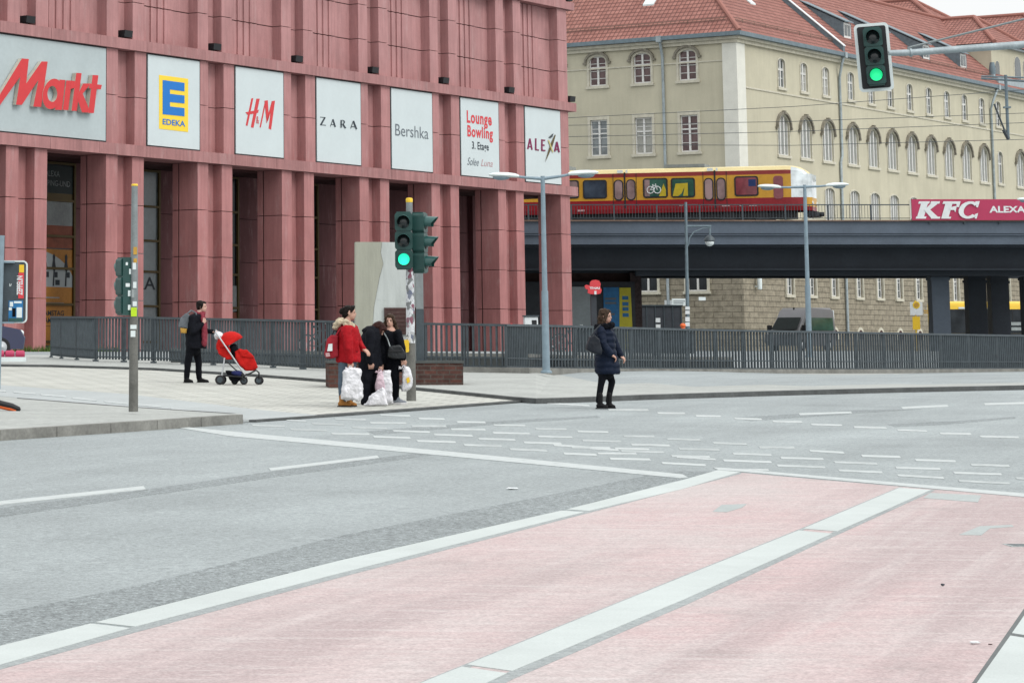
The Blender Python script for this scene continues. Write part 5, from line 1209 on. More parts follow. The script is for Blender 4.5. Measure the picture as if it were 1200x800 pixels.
# parked bicycles behind the railing
def bicycle():
    t = thing('bicycle', None, 'bicycle', group='bicycles parked behind the railing')
    for x in (-.53, .53):
        m = MB(); m.torus((x, 0, .34), (0, 1, 0), .325, .02, 24, 6); o = m.build('wheel', 'tyre', t, 60)
        m = MB(); m.torus((x, 0, .34), (0, 1, 0), .30, .008, 24, 4); [m.tube([(x, 0, .34), (x+.3*math.cos(a), 0, .34+.3*math.sin(a))], .004, 4) for a in [k*math.pi/6 for k in range(12)]]; m.build('rim', 'silver', o)
    m = MB(); [m.tube([a, b], .017, 6) for a, b in (((-.53, 0, .34), (-.08, 0, .30)), ((-.08, 0, .30), (-.22, 0, .88)), ((-.2, 0, .78), (.36, 0, .82)), ((-.08, 0, .30), (.38, 0, .72)), ((-.53, 0, .34), (-.2, 0, .78)), ((.35, 0, .95), (.53, 0, .34)))]; m.build('frame', 'metal_dark', t, 50)
    m = MB(); m.ell((-.24, 0, .92), (.14, .07, .04), 10); m.build('saddle', 'black', t, 60)
    m = MB(); m.tube([(.3, -.28, 1.02), (.36, 0, .98), (.3, .28, 1.02)], .014, 6); m.build('handlebar', 'metal', t, 50); return t
b0 = bicycle(); b0['label'] = 'bicycle parked behind the railing beside the red coated shopper'; p = aty(377, 405, 88.); b0.location = (p.x, 88, gz(88)); b0.rotation_euler = (0, 0, .5)
b1 = copy_tree(b0); b1['label'] = 'bicycle parked behind the railing near the woman in the road'; p = aty(672, 405, 105.); b1.location = (p.x, 105, gz(105)); b1.rotation_euler = (0, 0, -.3)
# ================================================================== vehicles
def profile_body(mb, prof, w, taper=.0, m=0):            # side profile (x, z) swept across the width, roof drawn in
    zmax = max(p[1] for p in prof)
    def ring(y, k): return [Vector((x, y, z_)) for x, z_ in prof]
    rings = []
    for y in (-1, -.93, .93, 1):
        r = []
        for x, z_ in prof:
            ins = 1-taper*max(0, (z_-1.0))/(zmax-1.0)
            sq = .96 if abs(y) == 1 else 1.
            r.append(Vector((x*(.985 if abs(y) == 1 else 1), y*w/2*ins, z_*sq if z_ == zmax else z_)))
        rings.append(r)
    mb.rings(rings, m)
def wheel(parent, x, y, r=.34, w=.22):
    m = MB(); m.lathe([(r*.7, -w/2), (r, -w/2+.02), (r, w/2-.02), (r*.7, w/2)], (x, y, r), (0, 1, 0), 20); o = m.build('wheel', 'tyre', parent, 40); s = -1 if y < 0 else 1
    m = MB(); m.lathe([(r*.66, 0), (r*.6, .02), (r*.15, .03), (.02, .05)], (x, y+s*(w/2-.02), r), (0, s, 0), 16); m.build('rim', 'silver', o, 40)
van = thing('van', 'high roofed grey van with dark windscreen and green side glass behind the railing', 'van', (aty(938, 385, 187.).x, 187., gx), math.radians(-131)); van.scale = (1.1, 1.12, 1.06)
m = MB(); profile_body(m, [(-2.6, .35), (2.55, .35), (2.68, .6), (2.62, 1.05), (1.95, 1.28), (1.25, 2.05), (.95, 2.52), (.55, 2.72), (-2.35, 2.74), (-2.6, 2.5), (-2.68, 1.2)], 2.0, .16); m.build('body', 'vangrey', van, 35)
m = MB(); m.add([(2.0, -.84, 1.33), (2.0, .84, 1.33), (1.27, .78, 2.10), (1.27, -.78, 2.10)], [(0, 1, 2, 3)]); m.M = Matrix.Translation((.05, 0, .03)); m2_ = MB(); m2_.add([(2.03, -.86, 1.32), (2.03, .86, 1.32), (1.30, .78, 2.08), (1.30, -.78, 2.08)], [(0, 1, 2, 3)]); m2_.build('windscreen', 'glass_black', van, loc=(.02, 0, .03))
for s in (-1, 1):
    m = MB(); m.prism([(1.55, s*1.0, 1.3), (.55, s*1.0, 1.3), (.55, s*.935, 2.05), (.98, s*.935, 2.05)], (0, s*.012, 0)); m.build('side_window', 'glass_dark', van)
    m = MB(); m.prism([(.4, s*1.0, 1.3), (-2.35, s*1.0, 1.3), (-2.35, s*.93, 2.1), (.4, s*.93, 2.1)], (0, s*.012, 0)); m.build('side_window', 'vangreen', van)
    m = MB(); m.box(1.55, 1.75, s*1.05-.02, s*1.3, 1.25, 1.62); m.build('mirror', 'black', van)
    for x in (1.6, -1.7): wheel(van, x, s*.9, .36)
    m = MB(); m.ell((2.5, s*.75, .95), (.1, .2, .14), 10); m.build('headlight', 'glass', van, 60)
m = MB(); m.box(-2.73, -2.64, -.85, .85, 1.2, 2.6); m.build('rear_door', 'white', van)
m = MB(); m.lathe([(.05, 0), (.05, .12), (.01, .14)], (.75, 0, 2.6), n=8); m.build('aerial', 'black', van)
bus = thing('bus', 'yellow roofed city bus with dark windows passing behind the bridge pillars', 'bus', (aty(1093, 385, 192.).x, 192., gx))
hb = aty(0, 353.3, 192.).z-gx; BLn = 12.
def ring_b(x, ins, top): return [Vector((x, y*1.25*ins, z_)) for y, z_ in ((-1, .35), (-1, hb-.35), (-.93, hb-.12), (-.75, top), (.75, top), (.93, hb-.12), (1, hb-.35), (1, .35))]
m = MB(); m.rings([ring_b(0., .9, hb-.12), ring_b(.18, .98, hb-.02), ring_b(.5, 1, hb), ring_b(BLn-.3, 1, hb), ring_b(BLn, .97, hb-.08)]); m.build('body', 'busyellow', bus, 35)
m = MB(); m.box(.62, BLn-.4, -1.27, -1.249, 1.2, hb-.55)
m.build('window_band', 'glass_dark', bus)
m = MB(); m.box(.5, BLn-.3, -1.262, -1.248, .4, 1.19); m.build('lower_panel', 'darkpanel', bus)
m = MB(); [m.box(x, x+.05, -1.285, -1.26, 1.2, hb-.55) for x in (2.2, 3.6, 5.2, 6.8, 8.4, 10)]; m.build('window_post', 'black', bus)
m = MB(); m.add([(.0, -1.05, 1.1), (.0, 1.05, 1.1), (.05, 1.05, hb-.5), (.05, -1.05, hb-.5)], [(0, 1, 2, 3)]); m.M = None; o = m.build('windscreen', 'glass_dark', bus); o.location = (-.03, 0, 0)
m = MB(); m.box(1.5, 2.5, -1.29, -1.262, hb-.52, hb-.40); m.box(3.3, 4.2, -1.29, -1.262, hb-.52, hb-.46); m.build('destination_strip', 'lampwhite', bus)
m = MB(); [m.box(5.1+a, 5.1+a+w, -1.29, -1.275, z_, z_+.22) for a, w, z_ in ((0, 1.6, 1.75), (1.7, .8, 1.75), (0, .9, 1.4), (1.0, .4, 1.4), (1.5, .7, 1.4))]; m.box(5.6, 7.5, -1.29, -1.275, 1.02, 1.1); m.build('advert_lettering', 'adgrey', bus)
m = MB(); m.tube([(.1, -1.15, hb-.4), (-.35, -1.3, hb-.35), (-.42, -1.32, hb-.75)], .05, 6); m.box(-.52, -.34, -1.42, -1.2, hb-1.5, hb-.75); m.build('mirror', 'black', bus, 40)
for x in (2.6, 8.9):
    for y in (-1.12, 1.12): wheel(bus, x, y, .48, .28)
car = thing('car', 'dark blue car parked by the red pillars beside the signal backboard', 'car', (aty(-46, 410, 86.).x, 86., gz(86)), math.radians(4))
m = MB(); profile_body(m, [(-1.9, .25), (1.95, .25), (2.0, .6), (1.85, .85), (1.05, 1.0), (.35, 1.62), (-.4, 1.74), (-1.6, 1.68), (-1.95, 1.05), (-1.98, .5)], 1.75, .2); m.build('body', 'carblue', car, 35)
for s in (-1, 1):
    m = MB(); m.prism([(.95, s*.876, 1.02), (-1.5, s*.876, 1.02), (-1.4, s*.745, 1.6), (.28, s*.745, 1.58)], (0, s*.012, 0)); m.build('side_window', 'glass_dark', car)
    for x in (1.25, -1.2): wheel(car, x, s*.78, .31)
    m = MB(); m.ell((1.86, s*.62, .74), (.1, .18, .1), 10); m.build('headlight', 'lampwhite', car, 60)
m = MB(); m.add([(1.08, -.78, 1.02), (1.08, .78, 1.02), (.40, .68, 1.6), (.40, -.68, 1.6)], [(0, 1, 2, 3)]); m.build('windscreen', 'glass', car, loc=(.025, 0, .03))
# ================================================================== railings along the footway
def topv(u): return ip([(60, 370.4), (180, 371.2), (300, 373.6), (400, 375.8), (500, 378), (640, 380.3), (800, 384.8), (1000, 388.6), (1200, 392.4), (1400, 396)], u)
def rail_run(root, stations, dy=0., dz=0., off=None, lift=0., first_dense=None):
    P = []
    for u, v in stations:
        b = gnd(u, v, .12) if v is not None else railbase(u); zt_ = aty(u, topv(u), b.y).z+dz
        if dy: k = (b.y+dy)/b.y; b = Vector((b.x*k, b.y+dy, b.z+lift))
        P.append((b, zt_))
    o0 = P[0][0].copy(); root.location = o0
    for i in range(len(P)-1):
        (a, za), (b, zb) = P[i], P[i+1]; L_ = (Vector((b.x, b.y, 0))-Vector((a.x, a.y, 0))).length; yaw = math.atan2(b.y-a.y, b.x-a.x)
        MX = Matrix.Translation(a-o0) @ Matrix.Rotation(yaw, 4, 'Z')
        def hx(m_, x0, x1, y, z0a, z1a, mi=0):            # bar following the slope of the run
            def zz_(x, q): return q
            m_.box(x0, x1, -y, y, z0a, z1a, mi)
        ha, hb_ = za-a.z, zb-a.z; db = b.z-a.z
        m = MB(MX)
        def slab_(z0, z1, w):
            m.add([(0, -w, z0), (L_, -w, z0+db), (L_, w, z0+db), (0, w, z0), (0, -w, z0+ (z1-z0)), (L_, -w, z1+db), (L_, w, z1+db), (0, w, z1)], [(0, 3, 2, 1), (4, 5, 6, 7), (0, 1, 5, 4), (1, 2, 6, 5), (2, 3, 7, 6), (3, 0, 4, 7)])
        m.add([(0, -.04, ha-.055), (L_, -.04, hb_-.055), (L_, .04, hb_-.055), (0, .04, ha-.055), (0, -.04, ha), (L_, -.04, hb_), (L_, .04, hb_), (0, .04, ha)], [(0, 3, 2, 1), (4, 5, 6, 7), (0, 1, 5, 4), (1, 2, 6, 5), (2, 3, 7, 6), (3, 0, 4, 7)])
        slab_(.10, .135, .02); slab_(.30, .33, .018)
        m.build('rail', 'rail', root)
        m = MB(MX); n_ = max(2, round(L_/.145))
        for k in range(n_):
            x = (k+.5)*L_/n_; z0 = .05+db*x/L_; z1 = ha+(hb_-ha)*x/L_-.056
            t = RND.uniform(-.004, .004)
            m.add([(x-.017+t, -.025, z0), (x+.017+t, -.025, z0), (x+.017+t, .025, z0), (x-.017+t, .025, z0), (x-.017, -.025, z1), (x+.017, -.025, z1), (x+.017, .025, z1), (x-.017, .025, z1)], [(0, 3, 2, 1), (4, 5, 6, 7), (0, 1, 5, 4), (1, 2, 6, 5), (2, 3, 7, 6), (3, 0, 4, 7)])
        m.build('bar_panel', 'rail', root)
        m = MB(MX); m.box(-.021, .021, -.025, .025, 0, ha-.056); m.box(-.09, .09, -.04, .04, -.02, .035); m.build('post', 'rail', root)
    return root
r1 = thing('railing', 'weathered grey bar railing curving behind the stroller pusher', 'railing')
rail_run(r1, [(60, 418.4), (72, 419.8), (90, 421.4), (112, 422.8), (145, 423.8), (180, 424.8), (215, 426), (250, 427.4), (285, 429), (320, 430.5), (355, 432), (386, 433), (418, 434)])
r2 = thing('railing', 'long weathered grey bar railing running from the brick plinth past the second lamp', 'railing')
rail_run(r2, [(u, None) for u in list(range(497, 640, 48))+list(range(641, 1300, 33))])
r3 = thing('railing', 'rear bar railing on the low concrete wall seen through the long front railing', 'railing')
rail_run(r3, [(u, None) for u in range(676, 860, 46)], dy=2.6, dz=-.03, lift=.44)
lw = MB(); lw2 = MB(); prev = None
for u in range(200, 900, 60):
    b = railbase(u); p = []
    for dy in (2.2, 2.55): k = (b.y+dy)/b.y; p.append(Vector((b.x*k, b.y+dy, b.z-.07)))
    if prev:
        h1, h2 = Vector((0, 0, .40)), Vector((0, 0, .48)); (a, c), (b_, d_) = prev, p
        lw.add([a, b_, d_, c, a+h1, b_+h1, d_+h1, c+h1], [(0, 1, 5, 4), (3, 7, 6, 2), (0, 4, 7, 3), (1, 2, 6, 5)])
        e_ = Vector((0, -.04, 0)); lw2.add([a+h1+e_, b_+h1+e_, d_+h1-e_, c+h1-e_, a+h2+e_, b_+h2+e_, d_+h2-e_, c+h2-e_], [(0, 3, 2, 1), (4, 5, 6, 7), (0, 1, 5, 4), (2, 3, 7, 6), (1, 2, 6, 5), (3, 0, 4, 7)])
    prev = p
wl = thing('low_wall', 'low dark concrete wall with paler coping behind the railings', 'wall'); lw.build('wall', 'conc_low', wl); lw2.build('coping', 'kerb', wl)
pl = MB()                                                # stone edge at the foot of the right-hand railing
for u in range(500, 1330, 60):
    RB_ = lambda u_, k_: (lambda r_: r_+Vector((r_.x, r_.y, 0)).normalized()*k_)(railbase(u_)); a, b = RB_(u, -.35), RB_(u+60, -.35); c, d_ = RB_(u, .25), RB_(u+60, .25); h = Vector((0, 0, .10)); z_ = Vector((0, 0, -.1))
    pl.add([a+z_, b+z_, d_+z_, c+z_, a+h, b+h, d_+h, c+h], [(4, 5, 6, 7), (0, 1, 5, 4), (2, 3, 7, 6), (1, 2, 6, 5), (3, 0, 4, 7)])
tag(pl.build('railing_kerb', 'kerb'), None, None, kind='structure')
# ================================================================== brick plinth, cracked concrete stele, column added for its darker side face
pb = gnd(385, 447, .12); pe = gnd(543, 449, .12)
yp_ = pe.y; pb = Vector((xat(385, yp_), yp_, pe.z)); sx = pe.x-pb.x; hp = aty(500, 422.6, yp_).z-pe.z
pth = thing('brick_plinth', 'low weathered brick plinth with pale coping under the concrete stele', 'plinth', pb)
m = MB(); m.box(0, sx, 0, 1.3, -.1, hp-.05); m.build('brickwork', 'brick', pth); m = MB(); m.box(-.02, sx+.02, -.02, 1.32, hp-.049, hp); m.build('coping', 'conc_low', pth)
st_ = thing('concrete_stele', 'tall cracked concrete stele with a dark plate on its lower part', 'monument', (xat(416.5, yp_+.5), yp_+.5, pe.z+hp))
sl_ = lambda u, v: (lambda p: (p.x-st_.location.x, p.z-st_.location.z))(aty(u, v, yp_+.5))
cr = [(447.5, 283.5), (446, 296), (449, 309), (444.5, 325), (441.5, 342), (438, 360), (437, 378), (434, 400), (432, 424)]
m = MB(); m.prism([(sl_(u, v)[0], 0, sl_(u, v)[1]) for u, v in [(416.5, 424), (416.5, 283.5)]+cr], (0, .35, 0)); m.build('warm_slab', 'conc_warm', st_)
cr2 = [(u+.25+(.15 if i % 2 else 0), v) for i, (u, v) in enumerate(cr)]
m = MB(); m.prism([(sl_(u, v)[0], .015, sl_(u, v)[1]) for u, v in cr2+[(488, 424), (488, 284.5)]], (0, .33, 0)); m.build('cool_slab', 'conc_cool', st_)
m = MB(); m.box(sl_(430, 0)[0], sl_(452, 0)[0], .05, .3, 0, sl_(0, 285)[1]); m.build('crack_fill', 'groove', st_)
m = MB(); a, b = sl_(450.5, 392), sl_(488.5, 360.5); m.box(a[0], b[0], -.03, .014, a[1], b[1]); o = m.build('dark_plate', 'brownred', st_)
m = MB(); [m.box(a[0]+.03, b[0]-.03, -.036, -.031, a[1]+.08*k, a[1]+.08*k+.012) for k in range(1, 7)]; m.build('plate_lines', 'groove', o)
sc_ = thing('stele_side_column', 'square dark column behind the stickered signal pole added as side face of the stele', 'column', (xat(488.2, yp_+.45), yp_+.45, pe.z+hp))
w_ = xat(497, yp_+.45)-xat(488.2, yp_+.45); h = aty(490, 291, yp_+.45).z-sc_.location.z; hm = aty(490, 362, yp_+.45).z-sc_.location.z  # column added in place of the stele's darker, turned-away side
m = MB(); m.box(0, w_, 0, .3, hm, h); m.build('upper_shaft', 'metal', sc_); m = MB(); m.box(-.004, w_+.004, -.004, .304, 0, hm-.003); m.build('lower_shaft', 'metal_dark', sc_)
# ================================================================== traffic lights
def signal_head(parent, MX, lit=None, stick=False, lens_mat='lens_on', w=.30, h=.96, d=.2):
    m = MB(MX)
    for i in range(3):
        z0 = -h/2+i*h/3; q = rrect(-w/2, w/2, z0+.004, z0+h/3-.004, .05, -d/2); m.prism(q, (0, d, 0))
    m.box(-w/2+.03, w/2-.03, -d/2+.02, d/2+.03, -h/2-.012, h/2+.012)
    hs_ = m.build('housing', 'sig_green', parent)
    for i in range(3):
        zc_ = -h/2+(i+.5)*h/3
        m = MB(MX); m.lathe([(.112, 0), (.112, .012), (.10, .018)], (0, -d/2, zc_), (0, -1, 0), 24); m.build('lens_ring', 'lens_off', hs_)
        m = MB(MX); m.lathe([(.1, 0), (.085, .016), (.05, .026), (.005, .03)], (0, -d/2-.017, zc_), (0, -1, 0), 24); m.build('lens', lens_mat if lit == i else 'lens_off', hs_, 60)
        m = MB(MX); n_ = 18; rg = []
        for k in range(n_+1):
            a = math.radians(-28+236*k/n_); top = max(0, math.sin(a)); ln = .06+.16*(.35+.65*top); r_ = .118
            rg.append([Vector((r_*math.cos(a), -d/2+.001, zc_+r_*math.sin(a))), Vector((r_*math.cos(a)*.97, -d/2-ln, zc_+r_*math.sin(a)*.97-.012)), Vector((r_*math.cos(a)*.93, -d/2-ln, zc_+r_*math.sin(a)*.93-.012)), Vector(((r_-.006)*math.cos(a), -d/2+.001, zc_+(r_-.006)*math.sin(a)))])
        m.rings(rg, 0, True); m.build('visor', 'sig_visor', hs_, 40)
    if stick:
        m = MB(MX)
        for x, z_, a, b in ((-.02, .25, .05, .09), (.03, .02, .08, .06), (.0, -.12, .05, .1), (-.03, -.36, .11, .09), (.05, .38, .04, .05)): m.box(x-a/2, x+a/2, d/2+.031, d/2+.034, z_-b/2, z_+b/2)
        m.build('stickers', 'lampwhite', hs_)
    return hs_
# main pole with two heads
b = gnd(482, 469.5, .03); tl = thing('traffic_light', 'traffic light on a sticker covered pole with one green lamp lit and two heads', 'traffic light', b)
q = lambda u, v, d_=0.: (lambda p: Vector((p.x-b.x, d_, p.z-b.z)))(aty(u, v, b.y+d_))
top = q(479.6, 236.5)
zs_ = q(482, 402).z
m = MB(); m.tube([(0, 0, 0), (0, 0, zs_)], [.083, .078], 14); m.build('pole', 'pole_old', tl, 50)
m = MB(); m.tube([(0, 0, zs_+.002), Vector((0, 0, 0)).lerp(top, .72)+Vector((0, 0, .0))], [.077, .066], 14); m.build('stickered_shaft', 'stickers', tl, 50)
m = MB(); m.tube([Vector((0, 0, 0)).lerp(top, .722), top], [.064, .055], 14); m.build('upper_shaft', 'metal', tl, 50)
m = MB(); m.lathe([(.058, 0), (.06, .055), (.05, .075), (.01, .08)], top-Vector((0, 0, .01)), n=14); m.build('cap', 'yellow', tl, 50)
hA = q(473.2, 282, -.13); hB = q(492.5, 284.5, .05)
signal_head(tl, Matrix.Translation(hA) @ Matrix.Rotation(math.radians(-6), 4, 'Z'), lit=0)
signal_head(tl, Matrix.Translation(hB) @ Matrix.Rotation(math.radians(72), 4, 'Z'), h=1.02)
m = MB()
for v in (251.5, 314.5): m.tube([hA+Vector((0, .1, q(0, v).z-hA.z)), Vector((0, 0, 0)).lerp(top, q(0, v).z/top.z), hB+Vector((-.02, .0, q(0, v).z-hB.z))], .022, 6)
m.build('bracket', 'metal_dark', tl, 50)
m = MB(); c_ = q(475.5, 405, -.03); m.prism(rrect(c_.x-.055, c_.x+.05, c_.z-.11, c_.z+.1, .03, c_.y-.08), (0, .13, 0)); o = m.build('push_button_box', 'yellow', tl); 
# second pole with signal seen from behind
b = gnd(156.3, 482.3, .11); t2 = thing('traffic_light', 'traffic light seen from the side on a bare grey pole on the paved island', 'traffic light', b)
q2 = lambda u, v, d_=0.: (lambda p: Vector((p.x-b.x, d_, p.z-b.z)))(aty(u, v, b.y+d_))
top = q2(157.8, 218)
m = MB(); m.tube([(0, 0, 0), Vector((0, 0, 0)).lerp(top, .45)], [.07, .062], 14); m.build('pole', 'pole_old', t2, 50)
m = MB(); m.tube([Vector((0, 0, 0)).lerp(top, .4505), top], [.06, .046], 14); m.build('upper_shaft', 'metal', t2, 50)
m = MB(); m.lathe([(.049, 0), (.05, .02), (.04, .03), (.01, .032)], top, n=14); m.build('cap', 'yellow', t2, 50)
hC = q2(147.5, 335.5, .06); signal_head(t2, Matrix.Translation(hC) @ Matrix.Rotation(math.radians(180+28), 4, 'Z') @ Matrix.Scale(.86, 4), stick=True)
m = MB(); [m.tube([(hC.x+.08, .05, q2(0, v).z), (0, 0, q2(0, v).z)], .018, 6) for v in (314, 357)]; m.build('bracket', 'metal_dark', t2)
def sticker(parent, qf, u, v, w, h, mat, r=.064):
    c = qf(u, v); m = MB(); m.box(c.x-w/2, c.x+w/2, c.y-r-.006, c.y-r+.02, c.z-h/2, c.z+h/2); m.build('sticker', mat, parent)
for u, v, w, h, mt in ((158.6, 294, .055, .11, 'packtan'), (158.6, 305.5, .05, .06, 'packtan'), (157.5, 312, .05, .1, 'lampwhite'), (158, 334, .05, .09, 'lampwhite'), (158, 356, .06, .07, 'lampwhite'), (157, 365.5, .085, .13, 'lime'), (156.5, 383, .09, .06, 'lampwhite'), (156, 391, .07, .09, 'lampwhite'), (156, 344, .04, .12, 'adgrey')): sticker(t2, q2, u, v, w, h, mt, .058)
# overhead signal on the mast arm
YO = 41.
ov = thing('traffic_light', 'overhead traffic light with white edged backboard hanging from a long mast arm', 'traffic light', Vector((aty(1330, 410, YO).x, YO, gz(YO))))
q = lambda u, v, d_=0.: (lambda p: Vector((p.x, YO+d_, p.z))-ov.location)(aty(u, v, YO+d_))
m = MB(); m.tube([(0, 0, 0), q(1330, 30)], [.14, .09], 14); m.build('pole', 'metal', ov, 50)
m = MB(); m.tube([q(1041, 62.5), q(1065, 62), q(1200, 52.5), q(1330, 43.5)], [.045, .05, .058, .07], 12); m.tube([q(1066, 62), q(1068.5, 61.8)], .065, 12); m.build('mast_arm', 'zinc_light', ov, 50)
m = MB(); m.tube([q(1065, 56), q(1200, 22.5), q(1330, -9)], .016, 6); m.tube([q(1065.5, 62), q(1065, 55)], .025, 6); m.build('stay_rod', 'metal', ov, 50)
c_ = q(1024, 67, 0.); MX = Matrix.Translation(c_) @ Matrix.Rotation(math.radians(-14), 4, 'Z') @ Matrix.Rotation(math.radians(-3.2), 4, 'Y')
m = MB(MX); m.prism(rrect(-.255, .255, -.515, .515, .07, .03), (0, .03, 0)); bk = m.build('backboard', 'lampwhite', ov)
m = MB(MX); m.prism(rrect(-.21, .21, -.47, .47, .03, .018), (0, .011, 0)); m.build('board_face', 'black', bk)
signal_head(ov, MX @ Matrix.Translation((0.01, -.06, 0)) @ Matrix.Scale(.93, 4), lit=0, lens_mat='lens_on2', h=.92)
# signal backboard at the picture edge with stickers
b = gnd(-4, 458); sb = thing('traffic_light', 'back of a dark signal board with white edge, red and yellow stickers and poster', 'traffic light', b)
q = lambda u, v, d_=0.: (lambda p: Vector((p.x-b.x, d_, p.z-b.z)))(aty(u, v, b.y+d_))
m = MB(); m.tube([(0, 0, 0), q(1., 276)], .075, 12); m.build('pole', 'lampgrey', sb, 50)
a, c_ = q(-24, 378.5), q(32, 305); m = MB(); m.prism(rrect(a.x, c_.x, a.z, c_.z, .09, .12), (0, .05, 0)); bk = m.build('backboard', 'lampwhite', sb)
m = MB(); m.prism(rrect(a.x+.04, c_.x-.03, a.z+.03, c_.z-.03, .06, .108), (0, .011, 0)); m.build('board_back', 'metal_dark', bk)
def st2(u0, u1, v0, v1, mat, y=.10, nm='sticker'): p, r = q(u0, v1), q(u1, v0); m = MB(); m.box(p.x, r.x, y, y+.007, p.z, r.z); return m.build(nm, mat, bk)
st2(22, 27.8, 310, 319, 'yellow'); o = st2(21, 27.8, 319.3, 349.5, 'logo_red2')
m = MB(); p, r = q(26, 345.5), q(26, 323); put_text(m, 'ZEPPELIN', (p.x, .097, p.z), (0, 0, r.z-p.z), (q(22.6, 0).x-p.x, 0, 0), bold=.03); m.build('sticker_lettering', 'white', o)
m = MB(); p = q(10.5, 335.5); put_text(m, 'BoP', (p.x, .1, p.z), (q(16.5, 0).x-p.x, 0, 0), (0, 0, q(0, 332).z-p.z), bold=.02); m.build('board_lettering', 'lampwhite', bk)
o = st2(9.5, 26.5, 352, 377, 'adblue', .1, 'poster'); st2(19, 25.5, 360, 372, 'lampwhite', .094); st2(11, 15, 353.5, 359, 'lampwhite', .094); st2(10, 26, 372.5, 376.8, 'sig_visor', .092); st2(14, 18, 361, 371, 'blackcloth', .093); st2(10, 13.5, 360, 363.5, 'lampwhite', .092); st2(16, 25, 352.8, 355.2, 'lampwhite', .094)
m = MB(); m.box(-.1, c_.x-.25, .02, .11, q(0, 306).z, q(0, 308).z); m.box(-.1, c_.x-.25, .02, .11, q(0, 377).z, q(0, 379).z); m.build('bracket', 'lampgrey', sb)
# red and white barrier on the ground
b = gnd(12, 424.5, .12); br_ = thing('barrier', 'red and white plastic barrier beam lying low beside the parked car', 'barrier', b)
m = MB(); m.box(-1.0, .42, -.12, .12, .02, .14); m.build('foot_beam', 'lampwhite', br_)
m = MB(); [m.lathe([(.02, 0), (.10, .02), (.11, .2), (.08, .25)], (-.95+.27*k, 0, .21), (1, 0, 0), 10) for k in range(5)]; m.build('red_rollers', 'crimson', br_, 50); m = MB(); m.box(-1.0, .38, -.05, .05, .14, .18); m.build('beam_core', 'ink_pink', br_)
# orange-sided object at the edge
b = gnd(10, 480, .1); of = thing('traffic_barrier', 'slanting black tube with orange underside at the edge of the island', 'barrier', b)
q = lambda u, v, d_=0.: (lambda p: Vector((p.x-b.x, d_, p.z-b.z)))(aty(u, v, b.y+d_))
m = MB(); m.tube([q(-30, 462), q(0, 472.5), q(14, 475.8), q(22, 479.5), q(23.5, 481)], [.05, .048, .045, .04, .02], 10); m.build('tube', 'black', of, 50)
m = MB(); m.tube([q(-30, 466.5), q(0, 476.), q(13, 478.8), q(19, 480.8)], .035, 8); m.build('orange_strip', 'orange', of, 50); m = MB(); m.box(q(-34, 0).x, q(-26, 0).x, -.1, .1, 0, q(0, 462).z); m.build('stand', 'black', of)
# ================================================================== street lamps with two arms
def lamp_head(parent, c, s, L_=.68):
    m = MB(); rings = []
    for x, w, h0, h1 in ((0, .05, .03, .03), (.08, .10, .035, .06), (.25, .15, .04, .075), (.45, .155, .045, .07), (.60, .12, .04, .05), (.68, .05, .02, .02)):
        r = []
        for k in range(12):
            a = 2*math.pi*k/12; zz_ = math.sin(a); r.append(Vector((c.x+s*x*L_/.68, c.y+w*math.cos(a), c.z+(h1 if zz_ > 0 else h0)*zz_+x*.05)))
        rings.append(r)
    m.rings(rings); o = m.build('lamp_head', 'lampwhite', parent, 50)
    m = MB(); m.ell((c.x+s*.40*L_/.68, c.y, c.z-.022), (.20, .12, .07), 12); m.build('bowl', 'lampgrey', o, 60)
def lamp(label, ub, vb, ut, vt, hl, hr, y=None):
    b = gnd(ub, vb, .12) if y is None else Vector((aty(ub, vb, y).x, y, gz(y)+.1))
    t = thing('street_lamp', label, 'street lamp', b, group='double armed street lamps')
    q = lambda u, v: (lambda p: Vector((p.x-b.x, 0, p.z-b.z)))(aty(u, v, b.y))
    top = q(ut, vt); m = MB(); m.tube([(0, 0, 0), Vector((0, 0, 0)).lerp(top, .42), Vector((0, 0, 0)).lerp(top, .421), top+Vector((0, 0, .06))], [.088, .076, .062, .048], 12); m.lathe([(.13, 0), (.13, .04), (.09, .06)], n=12); m.build('pole', 'lampgrey', t, 50)
    a, c = q(*hl), q(*hr)
    m = MB(); m.tube([a, a.lerp(top, .4)+Vector((0, 0, -.01)), top], [.028, .032, .04], 8); m.tube([c, c.lerp(top, .4)+Vector((0, 0, -.01)), top], [.028, .032, .04], 8); m.build('arm', 'lampgrey', t, 50)
    lamp_head(t, a-Vector((-.08, 0, 0)), -1); lamp_head(t, c+Vector((-.08, 0, 0)), 1); return t
lamp('double armed grey street lamp beside the last red pillar with its heads before white signs', 640.2, 437, 636, 209.5, (604, 206.6), (670, 204))
lamp('double armed grey street lamp standing before the nose of the train', 949.5, 441, 943, 219, (912, 219.5), (970.5, 217.5), 81.)
lamp('street lamp whose single visible head reaches over the crimson billboard', 1252, 441, 1245, 236.5, (1212, 234.5), (1276, 236), 97.)
# ================================================================== people
def head(skin, hair, base, c, yaw, tilt=0., hgt=.235, long=0., bun=False, cap=None, pitch=0.):
    """skull, jaw, nose, ears, eyes and mouth; returns matrix, adds to the lists"""
    s = hgt/.235
    MX = Matrix.Translation(c) @ Matrix.Rotation(yaw, 4, 'Z') @ Matrix.Rotation(pitch, 4, 'Y') @ Matrix.Rotation(tilt, 4, 'X') @ Matrix.Scale(s, 4)
    b = MB(MX); b.ell((0, 0, .03), (.097, .075, .09), 16); b.ell((.022, 0, -.035), (.073, .06, .078), 16); b.ell((.05, 0, -.08), (.038, .035, .03), 12)
    b.caps((.092, 0, .012), .008, (.104, 0, -.022), .012, 8); b.ell((.085, 0, -.058), (.016, .026, .011), 8)
    for y in (-1, 1): b.ell((-.005, y*.076, -.012), (.018, .010, .032), 8); b.ell((.078, y*.032, .018), (.016, .022, .010), 8)
    return MX, b
